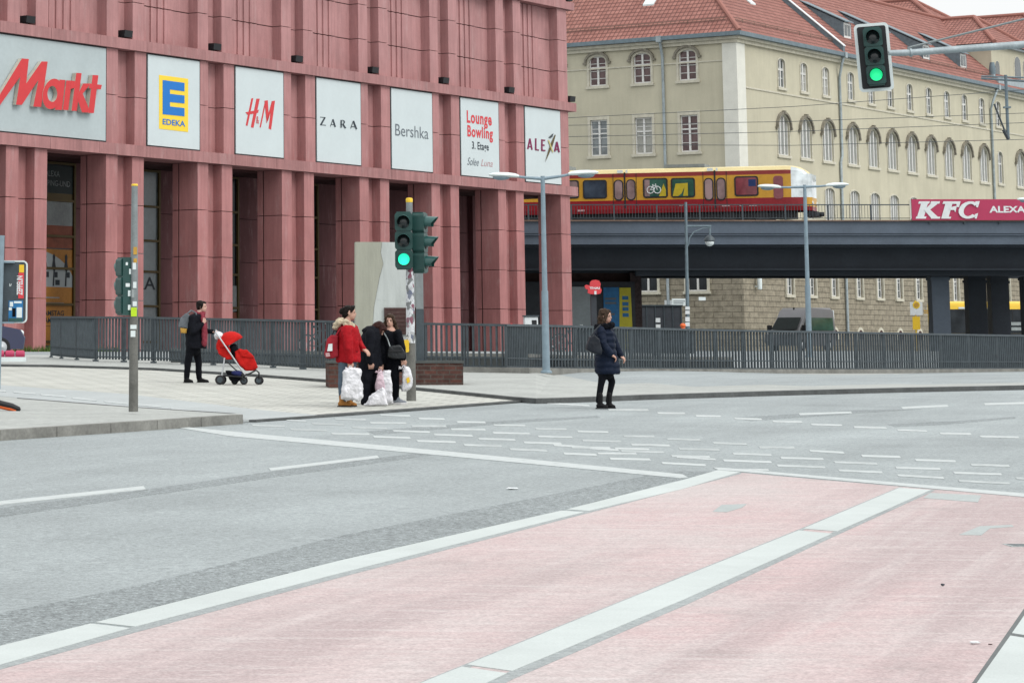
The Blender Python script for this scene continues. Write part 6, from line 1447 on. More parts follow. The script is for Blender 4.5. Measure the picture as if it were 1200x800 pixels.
def eyes_mouth(mb, MX, eye_i, lip_i):
    e = MB(MX)
    for y in (-.030, .030): e.ell((.0865, y, .006), (.0085, .0135, .0075), 8)
    for y in (-.031, .031): e.ell((.091, y, .027), (.008, .02, .004), 8)
    o = len(mb.v); mb.v += e.v; mb.f += [[i+o for i in f] for f in e.f]; mb.mi += [eye_i]*len(e.f)
    e = MB(MX); e.ell((.092, 0, -.062), (.01, .022, .0065), 8); o = len(mb.v); mb.v += e.v; mb.f += [[i+o for i in f] for f in e.f]; mb.mi += [lip_i]*len(e.f)
def hand(mb, wrist, to, side, curl=.5, s=1.):
    """palm, four unequal bent fingers and a thumb, from wrist towards 'to'"""
    w = Vector(wrist); x = (Vector(to)-w).normalized(); z_ = Vector(side)-x*x.dot(Vector(side)); z_.normalize(); y = z_.cross(x)
    P = lambda a, b, c: w+(x*a+y*b+z_*c)*s
    b = MB(); b.caps(P(-.02, 0, 0), .027*s, P(.03, 0, 0), .027*s, 10)
    for k in range(3): b.caps(P(.0, -.024+.024*k, 0), .019*s, P(.075, -.028+.028*k, 0), .016*s, 8)
    for k, ln in enumerate((.062, .074, .080, .070)):
        yy = -.032+.0215*k; a1, a2 = curl*.9, curl*1.9
        p0 = (.078, yy, 0); p1 = (.078+ln*.45*math.cos(a1), yy*1.08, -ln*.45*math.sin(a1)); p2 = (p1[0]+ln*.55*math.cos(a2), yy*1.1, p1[2]-ln*.55*math.sin(a2))
        b.caps(P(*p0), .0095*s, P(*p1), .0088*s, 8); b.caps(P(*p1), .0088*s, P(*p2), .0074*s, 8)
    b.caps(P(.012, .03, -.005), .0125*s, P(.048, .052, -.022), .0105*s, 8); b.caps(P(.048, .052, -.022), .0105*s, P(.076, .046, -.036), .0085*s, 8)
    r = blob(b, .0055, 2); o = len(mb.v); mb.v += r.v; mb.f += [[i+o for i in f] for f in r.f]; mb.mi += [0]*len(r.f)
class Person:
    def __init__(s, label, ub, vb, h=.03):
        s.b = gnd(ub, vb, h); s.t = thing('person', label, 'person', s.b, group='pedestrians'); s.k = F/s.b.y
    def q(s, u, v, d=0.):
        p = aty(u, v, s.b.y+d); return Vector((p.x-s.b.x, d, p.z-s.b.z))
    def body(s, limbs, hd, skin, hands=()):
        MX, hb = hd; b = MB(); b.v += hb.v; b.f += hb.f; b.mi += hb.mi
        for pts, rs in limbs: b.chain(pts, rs, 12)
        r = blob(b, .0105, 1); r.mi = [0]*len(r.f)
        for hnd in hands: hand(r, *hnd)
        eyes_mouth(r, MX, 1, 2); return r.build('body', [skin, 'eye', 'lips'], s.t, 70)
    def garment(s, name, mat, mb, voxel=.013, smooth=2, crumple=.008, cs=9., seed=1., label=None): return blob(mb, voxel, smooth, crumple, cs, seed).build(name, mat, s.t, 70, label)
    def shoe(s, heel, toe, mat, h=.09, boot=0., sole=None):
        heel, toe = Vector(heel), Vector(toe); d = (toe-heel); L_ = d.length; d.normalize(); m = MB()
        m.caps(heel+Vector((0, 0, .045))+d*.03, .044, heel+d*L_*.5+Vector((0, 0, .045)), .042); m.caps(heel+d*L_*.5+Vector((0, 0, .038)), .04, toe-d*.035+Vector((0, 0, .03)), .032)
        m.caps(heel+d*.05+Vector((0, 0, .05)), .043, heel+d*.055+Vector((0, 0, h+boot)), .046)
        r = blob(m, .009, 2); r.v = [Vector((p.x, p.y, max(p.z, .004+(.02 if sole else 0)))) for p in r.v]; o = r.build('shoe', mat, s.t, 60)
        n_ = Vector((-d.y, d.x, 0))*.045; z0 = Vector((0, 0, -.001)); k = MB(); P = [heel-d*.02-n_*.7, heel-d*.02+n_*.7, heel+d*L_*.6+n_*1.1, toe+n_*.5, toe-n_*.5, heel+d*L_*.6-n_*1.1]
        k.prism([Vector((p.x, p.y, .0)) for p in P], (0, 0, .028 if sole else .018)); k.build('sole', sole or 'black', o)
# ---------------------------------------------------------------- woman in the road, navy quilted coat
p = Person('woman in a navy quilted coat and black boots standing in the road', 709, 478.6, .005); q = p.q
hp_ = q(709, 430); hd = head(None, None, None, q(709.2, 371.0), math.radians(-28), hgt=.232)
nr, ff = -.10, .10
L1 = [q(708, 432, -.07), q(704.6, 449, -.08), q(701, 470, -.08)]; L2 = [q(711, 432, .07), q(717.2, 447, .08), q(712.6, 470, .08)]
SN, EN, HN = q(703.8, 386.5, -.19), q(706.6, 404, -.24), q(716.2, 415.4, -.20)
SF, EF, HF = q(713.5, 386.5, .17), q(720.2, 402, .20), q(727., 416.6, .17)
limbs = [([q(708.5, 377.5), q(708, 388)], [.052, .06]), ([q(708, 388), q(708.5, 410), q(709.5, 430)], [.11, .11, .12]), (L1, [.07, .045, .034]), (L2, [.07, .045, .034]), ([q(708, 389), SN], [.06, .05]), ([q(708, 389), SF], [.06, .05]), ([SN, EN, HN], [.045, .037, .028]), ([SF, EF, HF], [.045, .037, .028])]
p.body(limbs, hd, 'skin', [(HN, q(721, 418.5, -.19), (0, -.2, 1), .7), (HF, q(730.5, 419.6, .16), (0, -.2, 1), .7)])
m = MB(); 
secs = []
Zt, Zb = q(708, 383).z, q(709, 438.3).z
for i in range(49):
    f_ = i/48.; z_ = Zb+(Zt-Zb)*f_; u = 708.2+ (710.2-708.2)*(1-f_)**1.5
    w0 = ip([(0, .195), (.14, .205), (.3, .19), (.52, .16), (.72, .165), (.86, .165), (.95, .12), (1., .07)], f_); d0 = ip([(0, .215), (.2, .215), (.5, .185), (.75, .20), (.88, .20), (.95, .14), (1., .075)], f_)
    puff = .018*abs(math.sin(math.pi*f_*7.5)); secs.append((Vector((q(u, 400).x+(.02*(1-f_)), 0, z_)), w0*.95+puff, d0*.92+puff))
m.loft(secs, 28)
for S_, E_, H_ in ((SN, EN, HN), (SF, EF, HF)):
    n_ = 14
    for i in range(n_):
        f0 = i/n_
        c = (S_.lerp(E_, f0*2) if f0 < .5 else E_.lerp(H_, (f0-.5)*2)); r_ = .072-.018*f0+.010*abs(math.sin(math.pi*f0*6)); m.ell(c, (r_, r_, r_), 12)
    m.chain([S_, E_, H_], [.066, .058, .048])
o = p.garment('coat', 'navy', m, .012, 1, .008, 14)
m = MB(); m.chain([L1[0], L1[1], L1[2]], [.088, .056, .043]); m.chain([L2[0], L2[1], L2[2]], [.088, .056, .043]); m.ell((L1[0]+L2[0])/2+Vector((0, 0, -.02)), (.155, .165, .16), 14); p.garment('leggings', 'blackcloth', m, crumple=.004)
p.shoe(q(700, 470, -.08)*Vector((1, 1, 0)) if False else Vector((q(698.6, 478).x, -.09, 0)), Vector((q(711.5, 478).x, -.13, 0)), 'shoe_black', .1, .12); p.shoe(Vector((q(711, 478).x, .07, 0)), Vector((q(722, 478).x, .03, 0)), 'shoe_black', .1, .12)
hx = hd[0]
m = MB(hx); m.ell((-.018, 0, .05), (.103, .09, .088), 16); m.ell((.05, 0, .085), (.045, .062, .035), 10); m.ell((-.055, 0, -.03), (.075, .095, .1), 14)
for y in (-1, 1): m.chain([(.06, y*.062, .07), (.04, y*.088, -.0), (.015, y*.1, -.07), (-.005, y*.10, -.15)], [.028, .03, .036, .034])
m.ell((-.07, 0, -.13), (.06, .1, .09), 12); p.garment('hair', 'hair_brown', m, .011, 1, .018, 22)
m = MB(); c = q(708.6, 382); [m.ell(c+Vector((.12*math.cos(a), .13*math.sin(a), .02*math.cos(a))), (.055, .055, .05), 10) for a in [k*math.pi/6 for k in range(12)]]; p.garment('fur_collar', 'blackcloth', m, .012, 1, .02, 30)
# shoulder bag
bgp = p.b
def bag(name, label, cat, base, fn):
    t = thing(name, label, cat, base); fn(t); return t
def f_(t):
    o = Vector(t.location)-p.b
    pts = [(687, 409.5), (691.5, 394), (697.5, 393), (703, 397), (706, 411), (704.5, 415.5), (694, 413.5)]
    m = MB(); m.prism([q(u, v, -.36)-o for u, v in pts], (0, .16, 0)); r = blob(m, .014, 4, .012, 7, 2); r.build('bag_body', 'bagnavy', t, 70)
    m = MB(); m.tube([q(693, 394, -.3)-o, q(699, 385, -.26)-o, q(703.5, 380.8, -.2)-o, q(703.2, 386, -.05)-o, q(700, 395, -.22)-o], .012, 6); m.build('strap', 'bagnavy', t, 60)
bag('shoulder_bag', 'dark slate shoulder bag hanging at the side of the woman in the road', 'handbag', p.b+q(697, 414, -.28), f_)
# ---------------------------------------------------------------- person pushing the stroller
p = Person('person in a dark coat and wine red scarf pushing the red stroller', 228, 448.3, .03); q = p.q
hd = head(None, None, None, q(236.3, 359.3), math.radians(-12), hgt=.238)
L1 = [q(223.6, 407, -.08), q(220.3, 424, -.09), q(218.6, 443, -.10)]; L2 = [q(229.5, 407, .08), q(232.6, 424, .08), q(233.2, 443, .08)]
SN, EN, HN = q(225.5, 372.5, -.20), q(226.2, 388.5, -.27), q(238.2, 378.6, -.18); SF, EF, HF = q(231, 372.5, .18), q(239, 387.5, .22), q(249.6, 388.6, .14)
limbs = [([q(234, 365), q(230, 374)], [.055, .065]), ([q(229, 375), q(227.5, 392), q(226.5, 407)], [.12, .12, .13]), (L1, [.085, .06, .045]), (L2, [.085, .06, .045]), ([SN, EN, HN], [.05, .042, .032]), ([SF, EF, HF], [.05, .042, .032])]
p.body(limbs, hd, 'skin2', [(HN, q(241.5, 374.5, -.16), (.6, 0, .4), 1.1), (HF, q(254.5, 388.2, .12), (0, -.2, 1), 1.0)])
m = MB(); secs = []
for f_, u, w0, d0 in ((0, 229.8, .215, .22), (.15, 229.2, .21, .22), (.4, 227.6, .185, .215), (.62, 226.8, .175, .22), (.8, 227.8, .18, .225), (.92, 230, .14, .2), (.98, 232, .10, .12)):
    z_ = q(228, 408.3).z+(q(228, 366.5).z-q(228, 408.3).z)*f_; secs.append((Vector((q(u, 400).x, 0, z_)), w0, d0))
m.loft(secs, 24); m.chain([SN, EN, EN.lerp(HN, .86)], [.083, .073, .056]); m.chain([SF, EF, EF.lerp(HF, .9)], [.083, .07, .054]); p.garment('coat', 'navy', m, .013, 2, .014, 8).data.materials[0] = M['blackcloth2']
m = MB(); m.chain([L1[0], L1[1], L1[2]], [.10, .075, .06]); m.chain([L2[0], L2[1], L2[2]], [.10, .075, .06]); m.ell((L1[0]+L2[0])/2+Vector((0, 0, -.02)), (.155, .165, .16), 14); p.garment('trousers', 'blackcloth', m, crumple=.008)
p.shoe(Vector((q(216, 448).x, -.1, 0)), Vector((q(226.5, 448).x, -.15, 0)), 'shoe_black', .085); p.shoe(Vector((q(231.6, 448).x, .08, 0)), Vector((q(245, 448).x, .05, 0)), 'shoe_black', .085)
m = MB(hd[0]); m.ell((-.02, 0, .055), (.10, .084, .075), 16); m.ell((-.05, 0, -.0), (.065, .082, .085), 14); m.ell((.06, 0, .075), (.04, .06, .03), 10); [m.chain([(.03, y*.078, .05), (.01, y*.083, -.03)], [.025, .02]) for y in (-1, 1)]; p.garment('hair', 'hair_dark', m, .011, 1, .012, 22)
m = MB(); c = q(234.2, 367.5); [m.ell(c+Vector((.085*math.cos(a), .085*math.sin(a), .012*math.cos(2*a))), (.045, .045, .05), 10) for a in [k*math.pi/5 for k in range(10)]]; m.chain([q(237, 370, -.1), q(239, 383, -.17), q(239.5, 403, -.18)], [.045, .05, .055]); m.chain([q(238, 370, -.03), q(240.5, 385, -.09), q(240.3, 398, -.1)], [.045, .05, .05]); p.garment('scarf', 'scarf', m, .012, 1, .012, 16)
def f_(t):
    o = Vector(t.location)-p.b
    m = MB(); m.prism([q(u, v, -.17)-o for u, v in [(209, 383), (211, 373), (218, 366.5), (222.5, 369), (220.5, 385)]], (0, .30, 0)); blob(m, .014, 4, .01, 8, 3).build('pack_body', 'packgrey', t, 70)
    m = MB(); m.prism([q(u, v, -.165)-o for u, v in [(211, 384), (219.5, 384.5), (219, 390.5), (212, 390)]], (0, .28, 0)); blob(m, .013, 3, .01, 8, 4).build('base_panel', 'packtan', t, 70)
    for d in (-.15, .13): m = MB(); m.tube([q(219, 368, d)-o, q(224, 363.8, d)-o, q(229.5, 366.5, d)-o, q(231, 375, d*1.1)-o], .018, 6); m.build('strap', 'packgrey', t, 60)
bag('backpack', 'grey backpack with mustard base on the back of the stroller pusher', 'backpack', p.b+q(215, 391), f_)
# stroller
pq = p
sr = thing('stroller', 'red stroller with hood, foot muff and dark under basket', 'stroller', gnd(280, 450.5, .03)); sy = sr.location.y
def Q(u, v, d=0.): r = aty(u, v, sy+d); return Vector((r.x, d+sy, r.z))-sr.location
m = MB()
for d in (-.24, .24): m.tube([Q(252, 388, d), Q(258, 396.5, d), Q(285.2, 436.5, d*.9), Q(290, 442, d*.8)], .016, 8); m.tube([Q(263.2, 419, d), Q(262, 428, d), Q(259.8, 441, d*.95)], .016, 8)
m.tube([Q(259.5, 440, -.22), Q(259.5, 440, .22)], .014, 6); m.build('frame', 'silver', sr, 50)
m = MB()
for d in (-.22, .22): m.tube([Q(262, 440, d), Q(283, 441.5, d), Q(294, 437, d), Q(300, 433.5, d), Q(303.5, 436.5, d*.8), Q(303.5, 444, d*.7)], .017, 8); m.tube([Q(283, 441, d), Q(286.5, 446, d)], .02, 8); m.tube([Q(263, 421, d), Q(276, 433, d), Q(287, 441, d)], .014, 6)
m.build('chassis', 'black', sr, 50)
m = MB(); m.tube([Q(252, 388, -.25), Q(251, 387.6, -.2), Q(251, 387.6, .2), Q(252, 388, .25)], .02, 8); m.build('handle', 'black', sr, 50)
m = MB()
seat = [(253.5, 404), (256.5, 396), (262, 396), (270, 409), (272, 421), (266, 421.5), (256, 414)]
m.prism([Q(u, v, -.2) for u, v in seat], (0, .4, 0)); blob(m, .016, 4, .012, 7, 5).build('seat', 'stroller', sr, 70)
m = MB(); n_ = 9; rg = []
cx_, cz_ = 271., 409.
for i in range(n_):
    a = math.radians(188-148*i/(n_-1)); r1 = 13.5+6.5*math.sin(a)
    arc = []
    for k in range(13):
        b_ = math.pi*k/12; wv = math.cos(b_)*.235; e_ = math.sin(b_)**.55
        arc.append(Q(cx_+19.5*math.cos(a)*e_*.92-(1-e_)*1.5, cz_-20.0*math.sin(a)*e_*.95-(1-e_)*3-2, wv))
    rg.append(arc)
m.rings(rg, 0, False, False); o = m.build('hood', 'stroller', sr, 70); so_ = o.modifiers.new('thick', 'SOLIDIFY'); so_.thickness = .022
m = MB(); muff = [(274.5, 411.5), (281, 408.5), (290, 411.5), (297.5, 419), (302, 430), (298, 434), (288, 434), (281, 428), (276.5, 419)]
m.prism([Q(u, v, -.19) for u, v in muff], (0, .38, 0)); blob(m, .016, 6, .02, 6, 6).build('foot_muff', 'stroller', sr, 70)
m = MB(); m.prism([Q(u, v, -.205) for u, v in [(279, 410), (289, 409.5), (298, 418), (296, 420.5), (282, 417.5)]], (0, .41, 0)); blob(m, .014, 4, .014, 8, 7).build('muff_flap', 'stroller', sr, 70)
m = MB(); m.ell(Q(273.5, 412, -.02), (.13, .15, .16), 12); blob(m, .014, 2, .03, 7, 8).build('seat_lining', 'blackcloth', sr, 70)
m = MB(); m.prism([Q(u, v, -.19) for u, v in [(264, 434), (287, 436), (286, 444), (279, 447), (270, 446)]], (0, .38, 0)); blob(m, .015, 3, .015, 8, 9).build('basket', 'blackcloth', sr, 70)
for u, v, r_, d in ((257.6, 444.6, .098, -.24), (260, 443.3, .098, .24), (285.8, 447.3, .082, -.17), (303, 447.6, .085, -.13), (275, 448, .075, .2), (304.5, 446.4, .08, .15)):
    c = Q(u, v, d); c.z = r_; m = MB(); m.lathe([(r_*.72, -.025), (r_, -.018), (r_, .018), (r_*.72, .025)], c, (0, 1, 0), 18); o = m.build('wheel', 'tyre', sr, 40); m = MB(); m.lathe([(r_*.6, -.028), (r_*.55, .028)], c, (0, 1, 0), 14); m.build('hub', 'metal_dark', o, 40)
cl_ = thing('cloth_bag', 'small white cloth bag tucked at the stroller handle', 'bag', sr.location+Q(256, 397, -.05)); m = MB(); m.ell((0, 0, .07), (.10, .12, .075), 14); blob(m, .012, 2, .03, 10, 3).build('bag_body', 'bagwhite', cl_, 70); m = MB(); m.tube([(-.06, 0, .1), (-.05, .0, .19), (.0, 0, .13)], .01, 6); m.build('loop', 'bagwhite', cl_)
bl = thing('blanket', 'blue folded blanket lying in the basket under the red stroller', 'blanket', sr.location+Q(277, 438.5, -.21)); m = MB(); m.ell((0, 0, .03), (.11, .05, .055), 12); m.ell((.05, .01, .02), (.08, .05, .05), 12); blob(m, .012, 2, .02, 9, 4).build('folds', 'blueblk', bl, 70)
# ---------------------------------------------------------------- woman in the red parka
p = Person('woman in a red parka with cream fur hood and tan boots', 407, 476.3, .03); q = p.q
hd = head(None, None, None, q(409.6, 366.6), math.radians(-4), hgt=.232)
L1 = [q(404, 425, -.07), q(401.6, 446, -.08), q(401.4, 468, -.09)]; L2 = [q(410, 425, .08), q(410, 446, .08), q(410, 468, .08)]
SN, EN, HN = q(405.4, 386.5, -.22), q(408.6, 407, -.27), q(410.4, 424.2, -.25); SF, EF, HF = q(414.5, 386.5, .16), q(420, 402, .2), q(426.2, 409, .1)
limbs = [([q(407.5, 373), q(407, 383)], [.05, .06]), ([q(407.5, 384), q(407, 404), q(407, 424)], [.11, .12, .125]), (L1, [.085, .06, .045]), (L2, [.085, .06, .045]), ([SN, EN, HN], [.048, .04, .03]), ([SF, EF, HF], [.048, .04, .03])]
p.body(limbs, hd, 'skin', [(HN, q(410.6, 431, -.24), (0, -1, .1), .9), (HF, q(431, 412.6, .06), (0, -.3, 1), .45)])
m = MB(); secs = []
for f_, u, w0, d0 in ((0, 407.8, .195, .225), (.1, 407.8, .20, .23), (.3, 407.6, .185, .22), (.45, 407.4, .178, .215), (.7, 408, .185, .225), (.86, 408.2, .17, .215), (.95, 407.8, .12, .16), (1., 407.6, .08, .1)):
    z_ = q(407, 424.6).z+(q(407, 378.5).z-q(407, 424.6).z)*f_; secs.append((Vector((q(u, 400).x, 0, z_)), w0, d0))
m.loft(secs, 24); m.chain([SN, EN, EN.lerp(HN, .88)], [.085, .077, .062]); m.chain([SF, EF, EF.lerp(HF, .9)], [.085, .074, .058]); o = p.garment('parka', 'redcoat', m, .013, 2, .018, 8)
m = MB(); a = q(416.5, 404.5, -.165); m.prism([a+Vector(v) for v in ((-.05, -.02, -.1), (.05, -.0, -.1), (.055, -.0, .07), (-.055, -.02, .07))], (0, .03, 0)); blob(m, .01, 2, .006).build('pocket', 'redcoat', o, 70)
m = MB(); c = q(402.5, 377.5); [m.ell(c+Vector((x, y, z_)), (.065, .065, .055), 10) for x, y, z_ in ((-.08, 0, .0), (-.06, -.1, .01), (-.06, .1, .01), (.03, -.14, -.01), (.03, .14, -.01), (.11, -.11, -.05), (.11, .11, -.05), (-.1, -.05, -.05), (-.1, .05, -.05), (-.11, 0, -.08))]; p.garment('fur_hood', 'fur', m, .013, 1, .03, 20)
m = MB(); m.chain([L1[0], L1[1], L1[2]], [.105, .076, .062]); m.chain([L2[0], L2[1], L2[2]], [.105, .076, .062]); m.ell((L1[0]+L2[0])/2+Vector((0, 0, -.02)), (.155, .165, .16), 14); p.garment('jeans', 'jeans', m, crumple=.012)
p.shoe(Vector((q(396.5, 477).x, -.1, 0)), Vector((q(411.5, 477).x, -.14, 0)), 'tan', .12, .04); p.shoe(Vector((q(406, 477).x, .07, 0)), Vector((q(418.8, 477).x, .05, 0)), 'tan', .12, .04)
m = MB(hd[0]); m.ell((-.028, 0, .045), (.095, .083, .082), 16); m.ell((-.06, 0, .0), (.065, .078, .085), 14); m.ell((-.125, 0, .025), (.05, .05, .055), 12); m.chain([(.055, -.05, .085), (.03, -.078, .02)], [.03, .02]); m.chain([(.055, .05, .085), (.03, .078, .02)], [.03, .02]); m.ell((.055, 0, .098), (.045, .06, .025), 10); p.garment('hair', 'hair_dark', m, .011, 1, .014, 22)
def f_(t):
    o = Vector(t.location)-p.b
    m = MB(); m.prism([q(u, v, -.16)-o for u, v in [(380.5, 415), (384, 397), (388.5, 392.5), (396, 393), (396.5, 417), (390, 420.3), (382.5, 419)]], (0, .32, 0)); blob(m, .015, 4, .014, 7, 3).build('pack_body', 'packred', t, 70)
    m = MB(); m.prism([q(u, v, -.195)-o for u, v in [(385, 403), (389.5, 402.5), (389.5, 411), (383.5, 411.5)]], (0, .03, 0)); m.build('white_print', 'lampwhite', t); m = MB(); m.prism([q(u, v, -.2)-o for u, v in [(381.5, 413.5), (386, 413), (387, 417.5), (382, 418)]], (0, .03, 0)); m.build('pale_badge', 'ink_pink', t)
    m = MB(); m.tube([q(394, 393, -.12)-o, q(400, 384, -.14)-o, q(409, 384, -.2)-o, q(411, 397, -.2)-o], .02, 6); m.build('strap', 'packred', t, 60); m = MB(); m.tube([q(389, 392.8)-o, q(391, 387.5)-o, q(394, 387.5)-o, q(395, 392.8)-o], .012, 6); m.build('carry_loop', 'ink', t, 60)
bag('backpack', 'red backpack with a white print on the back of the red parka', 'backpack', p.b+q(389, 420), f_)
def pbag(label, pp, outline, d0, depth, mat, grip, seed, extra=None, cr=.035):
    bx_ = [u for u, v in outline]; by_ = max(v for u, v in outline); base = pp.b+pp.q(sum(bx_)/len(bx_), by_, d0+depth/2)
    t = thing('plastic_bag', label, 'bag', base, group='white plastic shopping bags'); o = base-pp.b
    c = Vector(); m = MB(); P = [pp.q(u, v, 0) for u, v in outline]; c = sum(P, Vector())/len(P)
    rg = []
    for yy, k in ((0, .80), (.18, .95), (.5, 1.0), (.82, .95), (1, .80)): rg.append([Vector((c.x+(v.x-c.x)*k, d0+depth*yy, c.z+(v.z-c.z)*(k if v.z < c.z else (.5+.5*k)))) - o for v in P])
    m.rings(rg); r = blob(m, .013, 3, cr, 7, seed); r.v = [Vector((v.x, v.y, max(v.z, .006-o.z))) for v in r.v] if o.z < .1 else r.v; r.build('bag_body', mat, t, 50)
    if grip is not None:
        top = max(P, key=lambda v: v.z)
        for dx in (-.05, .05):
            m = MB(); m.tube([Vector((grip.x+dx*1.6, grip.y, top.z-.03))-o, Vector((grip.x+dx*.6, grip.y, grip.z-.05))-o, Vector((grip.x+dx*.1, grip.y, grip.z))-o], [.03, .018, .012], 6); m.build('handle', mat, t, 60)
    if extra: extra(t, o)
    return t
pbag('largest white plastic bag, hanging from the hand of the red parka woman', p, [(398, 468), (400.5, 450), (401, 433), (409, 429.5), (421.5, 432), (423, 448), (424, 466), (419, 471), (410, 468.5)], -.36, .2, 'bagwhite', q(410.5, 428.4, -.25), 3)
# ---------------------------------------------------------------- bending person in black
p = Person('person in a black coat bending forward over the plastic bags', 432, 474, .03); q = p.q
hd = head(None, None, None, q(443.8, 386.0), math.radians(-20), hgt=.225, pitch=math.radians(42))
L1 = [q(430, 427, -.08), q(429, 449, -.09), q(428.6, 468, -.09)]; L2 = [q(436, 427, .08), q(437, 449, .08), q(435.5, 468, .08)]
SN, EN, HN = q(433.5, 391.5, -.2), q(432.5, 412, -.25), q(434.2, 424.6, -.22); SF, EF, HF = q(440, 391.5, .16), q(441.5, 413, .12), q(444.5, 428, .0)
limbs = [([q(444, 386), q(438, 390)], [.055, .065]), ([q(437, 391), q(433, 405), q(432, 425)], [.12, .12, .13]), (L1, [.085, .06, .045]), (L2, [.085, .06, .045]), ([SN, EN, HN], [.05, .042, .032]), ([SF, EF, HF], [.05, .042, .032])]
p.body(limbs, hd, 'skin', [(HN, q(434.8, 431, -.22), (0, -1, .1), .8), (HF, q(445.6, 435, -.02), (0, -1, .1), .8)])
m = MB()
secs = []
for f_, u, w0, d0 in ((0, 431.5, .17, .21), (.25, 431.2, .17, .21), (.5, 432, .165, .21), (.75, 434, .17, .22), (.9, 436.5, .15, .19), (1., 439, .10, .12)):
    z_ = q(432, 432).z+(q(432, 384).z-q(432, 432).z)*f_; secs.append((Vector((q(u, 400).x, 0, z_)), w0, d0))
m.loft(secs, 24); m.chain([SN, EN, EN.lerp(HN, .9)], [.085, .075, .06]); m.chain([SF, EF, EF.lerp(HF, .9)], [.085, .072, .058]); m.ell(q(434, 387), (.15, .17, .075), 14); p.garment('coat', 'blackcloth2', m, .013, 2, .016, 8)
m = MB(); m.chain([L1[0], L1[1], L1[2]+Vector((0, 0, -.03))], [.115, .10, .09]); m.chain([L2[0], L2[1], L2[2]+Vector((0, 0, -.03))], [.115, .10, .09]); m.ell((L1[0]+L2[0])/2+Vector((0, 0, -.02)), (.155, .165, .16), 14); p.garment('trousers', 'blackcloth2', m, crumple=.012)
p.shoe(Vector((q(425.5, 474).x, -.09, 0)), Vector((q(437, 474).x, -.12, 0)), 'shoe_black'); p.shoe(Vector((q(432, 474).x, .09, 0)), Vector((q(443, 474).x, .07, 0)), 'shoe_black')
m = MB(hd[0]); m.ell((-.02, 0, .05), (.105, .092, .09), 16); m.ell((-.06, 0, -.01), (.07, .088, .1), 14); m.ell((.06, 0, .075), (.055, .075, .05), 10); [m.chain([(.05, y*.075, .06), (.06, y*.085, -.03), (.08, y*.07, -.1)], [.03, .034, .022]) for y in (-1, 1)]; p.garment('hair', 'hair_red', m, .011, 1, .016, 22)
bp4 = p
# ---------------------------------------------------------------- woman in black with the handbag
p = Person('woman in black with long brown hair and a grey handbag beside the signal pole', 465, 473.3, .03); q = p.q
hd = head(None, None, None, q(457.2, 376.6), math.radians(-104), hgt=.23, tilt=math.radians(4))
L1 = [q(461, 428, -.07), q(463, 448, -.08), q(464, 466, -.08)]; L2 = [q(458, 428, .08), q(459, 448, .09), q(459, 466, .1)]
SN, EN, HN = q(466.2, 391.5, -.13), q(470.6, 408, -.16), q(472.6, 421, -.18); SF, EF, HF = q(451, 391, .0), q(447.6, 410, -.06), q(446.5, 426, -.1)
limbs = [([q(457.2, 383), q(457.8, 390)], [.05, .06]), ([q(458.5, 390), q(459, 408), q(459.5, 427)], [.11, .12, .125]), (L1, [.085, .06, .045]), (L2, [.085, .06, .045]), ([SN, EN, HN], [.048, .04, .03]), ([SF, EF, HF], [.048, .04, .03])]
p.body(limbs, hd, 'skin', [(HN, q(473.2, 428, -.18), (0, -1, .1), .8), (HF, q(446.2, 433, -.1), (0, -1, .1), .8)])
m = MB(); secs = []
for f_, u, w0, d0 in ((0, 460, .19, .16), (.3, 459.6, .185, .165), (.55, 459.2, .18, .16), (.8, 458.8, .20, .16), (.92, 458.6, .17, .14), (1., 457.6, .09, .09)):
    z_ = q(459, 436).z+(q(459, 386.5).z-q(459, 436).z)*f_; secs.append((Vector((q(u, 400).x, 0, z_)), w0, d0))
m.loft(secs, 24); m.chain([SN, EN, EN.lerp(HN, .9)], [.08, .072, .056]); m.chain([SF, EF, EF.lerp(HF, .9)], [.08, .07, .055]); p.garment('coat', 'blackcloth', m, .013, 2, .014, 8)
m = MB(); m.chain([L1[0], L1[1], L1[2]], [.105, .075, .058]); m.chain([L2[0], L2[1], L2[2]], [.105, .075, .058]); m.ell((L1[0]+L2[0])/2+Vector((0, 0, -.02)), (.155, .165, .16), 14); p.garment('trousers', 'blackcloth', m, crumple=.008)
p.shoe(Vector((q(461.4, 474).x, -.07, 0)), Vector((q(476, 474).x, -.14, 0)), 'shoe_grey', .09, sole='sole'); p.shoe(Vector((q(461, 474).x, .1, 0)), Vector((q(449, 474).x, .0, 0)), 'shoe_grey', .09, sole='sole')
m = MB(hd[0]); m.ell((-.028, 0, .045), (.095, .085, .085), 16); m.ell((-.06, 0, -.03), (.065, .09, .12), 14)
m.ell((.05, 0, .088), (.045, .06, .032), 10); m.ell((-.01, 0, .06), (.1, .088, .075), 14)
for y in (-1, 1): m.chain([(.065, y*.05, .075), (.035, y*.086, -.02), (.0, y*.10, -.14), (-.02, y*.11, -.25), (-.02, y*.10, -.33)], [.026, .033, .04, .04, .02])
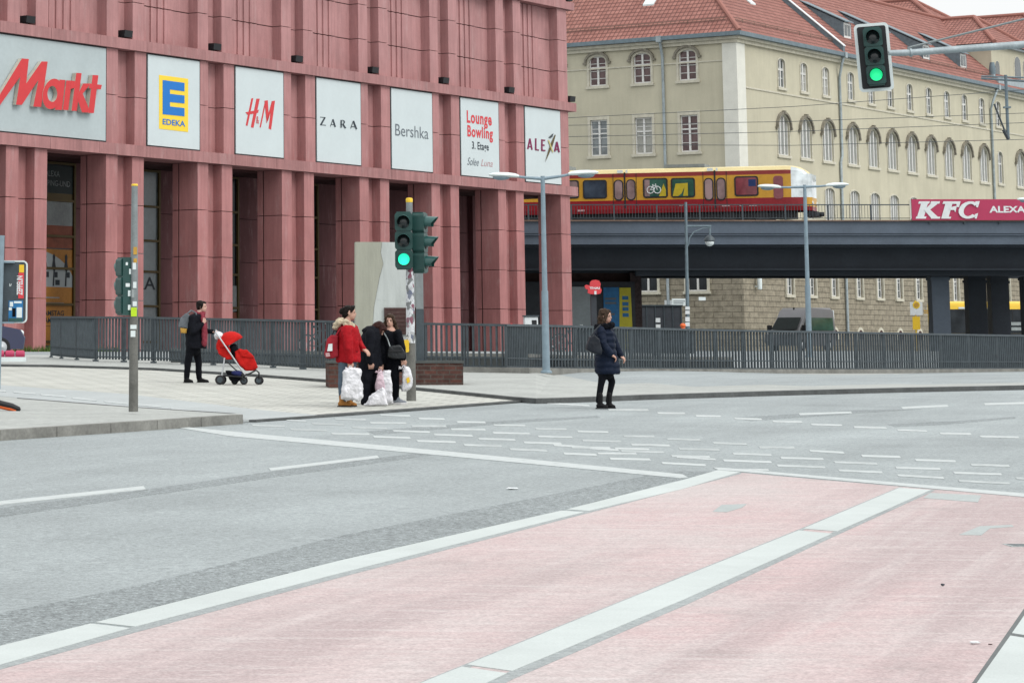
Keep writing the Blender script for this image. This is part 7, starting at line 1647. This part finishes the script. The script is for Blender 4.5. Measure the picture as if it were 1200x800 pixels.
p.garment('hair', 'hair_brown', m, .011, 1, .016, 22)
def f_(t):
    o = Vector(t.location)-p.b
    m = MB(); m.prism([q(u, v, -.36)-o for u, v in [(453.5, 416), (456, 407), (460, 404.5), (469, 404.5), (474, 411), (475.5, 419.5), (466, 420.5), (455, 418.5)]], (0, .17, 0)); blob(m, .013, 4, .02, 8, 3).build('bag_body', 'bagblack', t, 70)
    m = MB(); m.prism([q(u, v, -.375)-o for u, v in [(457, 410), (470, 409.5), (472, 411.5), (456.5, 412)]], (0, .03, 0)); m.build('flap_edge', 'black', t)
    m = MB(); m.tube([q(457, 406, -.27)-o, q(454, 397, -.22)-o, q(450.5, 391, -.12)-o, q(452, 387.5, .05)-o], .011, 6); m.build('strap', 'metal', t, 60)
bag('handbag', 'grey black leather handbag slung in front of the woman beside the signal pole', 'handbag', p.b+q(465, 420, -.28), f_)
def ex(t, o):
    m = MB(); m.prism([q(u, v, -.335)-o for u, v in [(476, 443.5), (479.5, 441.5), (480.5, 447), (477.5, 449)]], (0, .04, 0)); m.build('orange_print', 'yellow', t)
pbag('white plastic bag with an orange print hanging beside the signal pole', p, [(468, 453), (470, 440), (471, 431), (474, 428.5), (478, 431), (482, 440), (483.5, 452), (480, 455), (475, 459), (469.5, 459)], -.3, .18, 'bagwhite', q(473, 427.6, -.18), 11, ex, .03)
pbag('pinkish white plastic bag hanging between the two women in black', bp4, [(438.5, 458), (440, 444), (441, 436), (446, 432.5), (449, 440), (450, 456), (446, 461)], -.30, .14, 'bagpink', bp4.q(445, 432.5, -.06), 21, None, .03)
pbag('upright white plastic bag standing before the legs of the handbag woman', bp4, [(443.5, 472), (444, 452), (442, 440), (449, 433.5), (457.5, 434), (458, 446), (458, 460), (460, 473)], -.28, .2, 'bagwhite', None, 31, None, .035)
pbag('slumped white plastic bag lying on the pavement before the black shoes', bp4, [(424, 475.2), (430, 467), (434, 460), (441, 456), (446, 452.5), (449, 460), (452, 470), (453, 475.3), (440, 476)], -.62, .26, 'bagwhite', None, 41, None, .045)
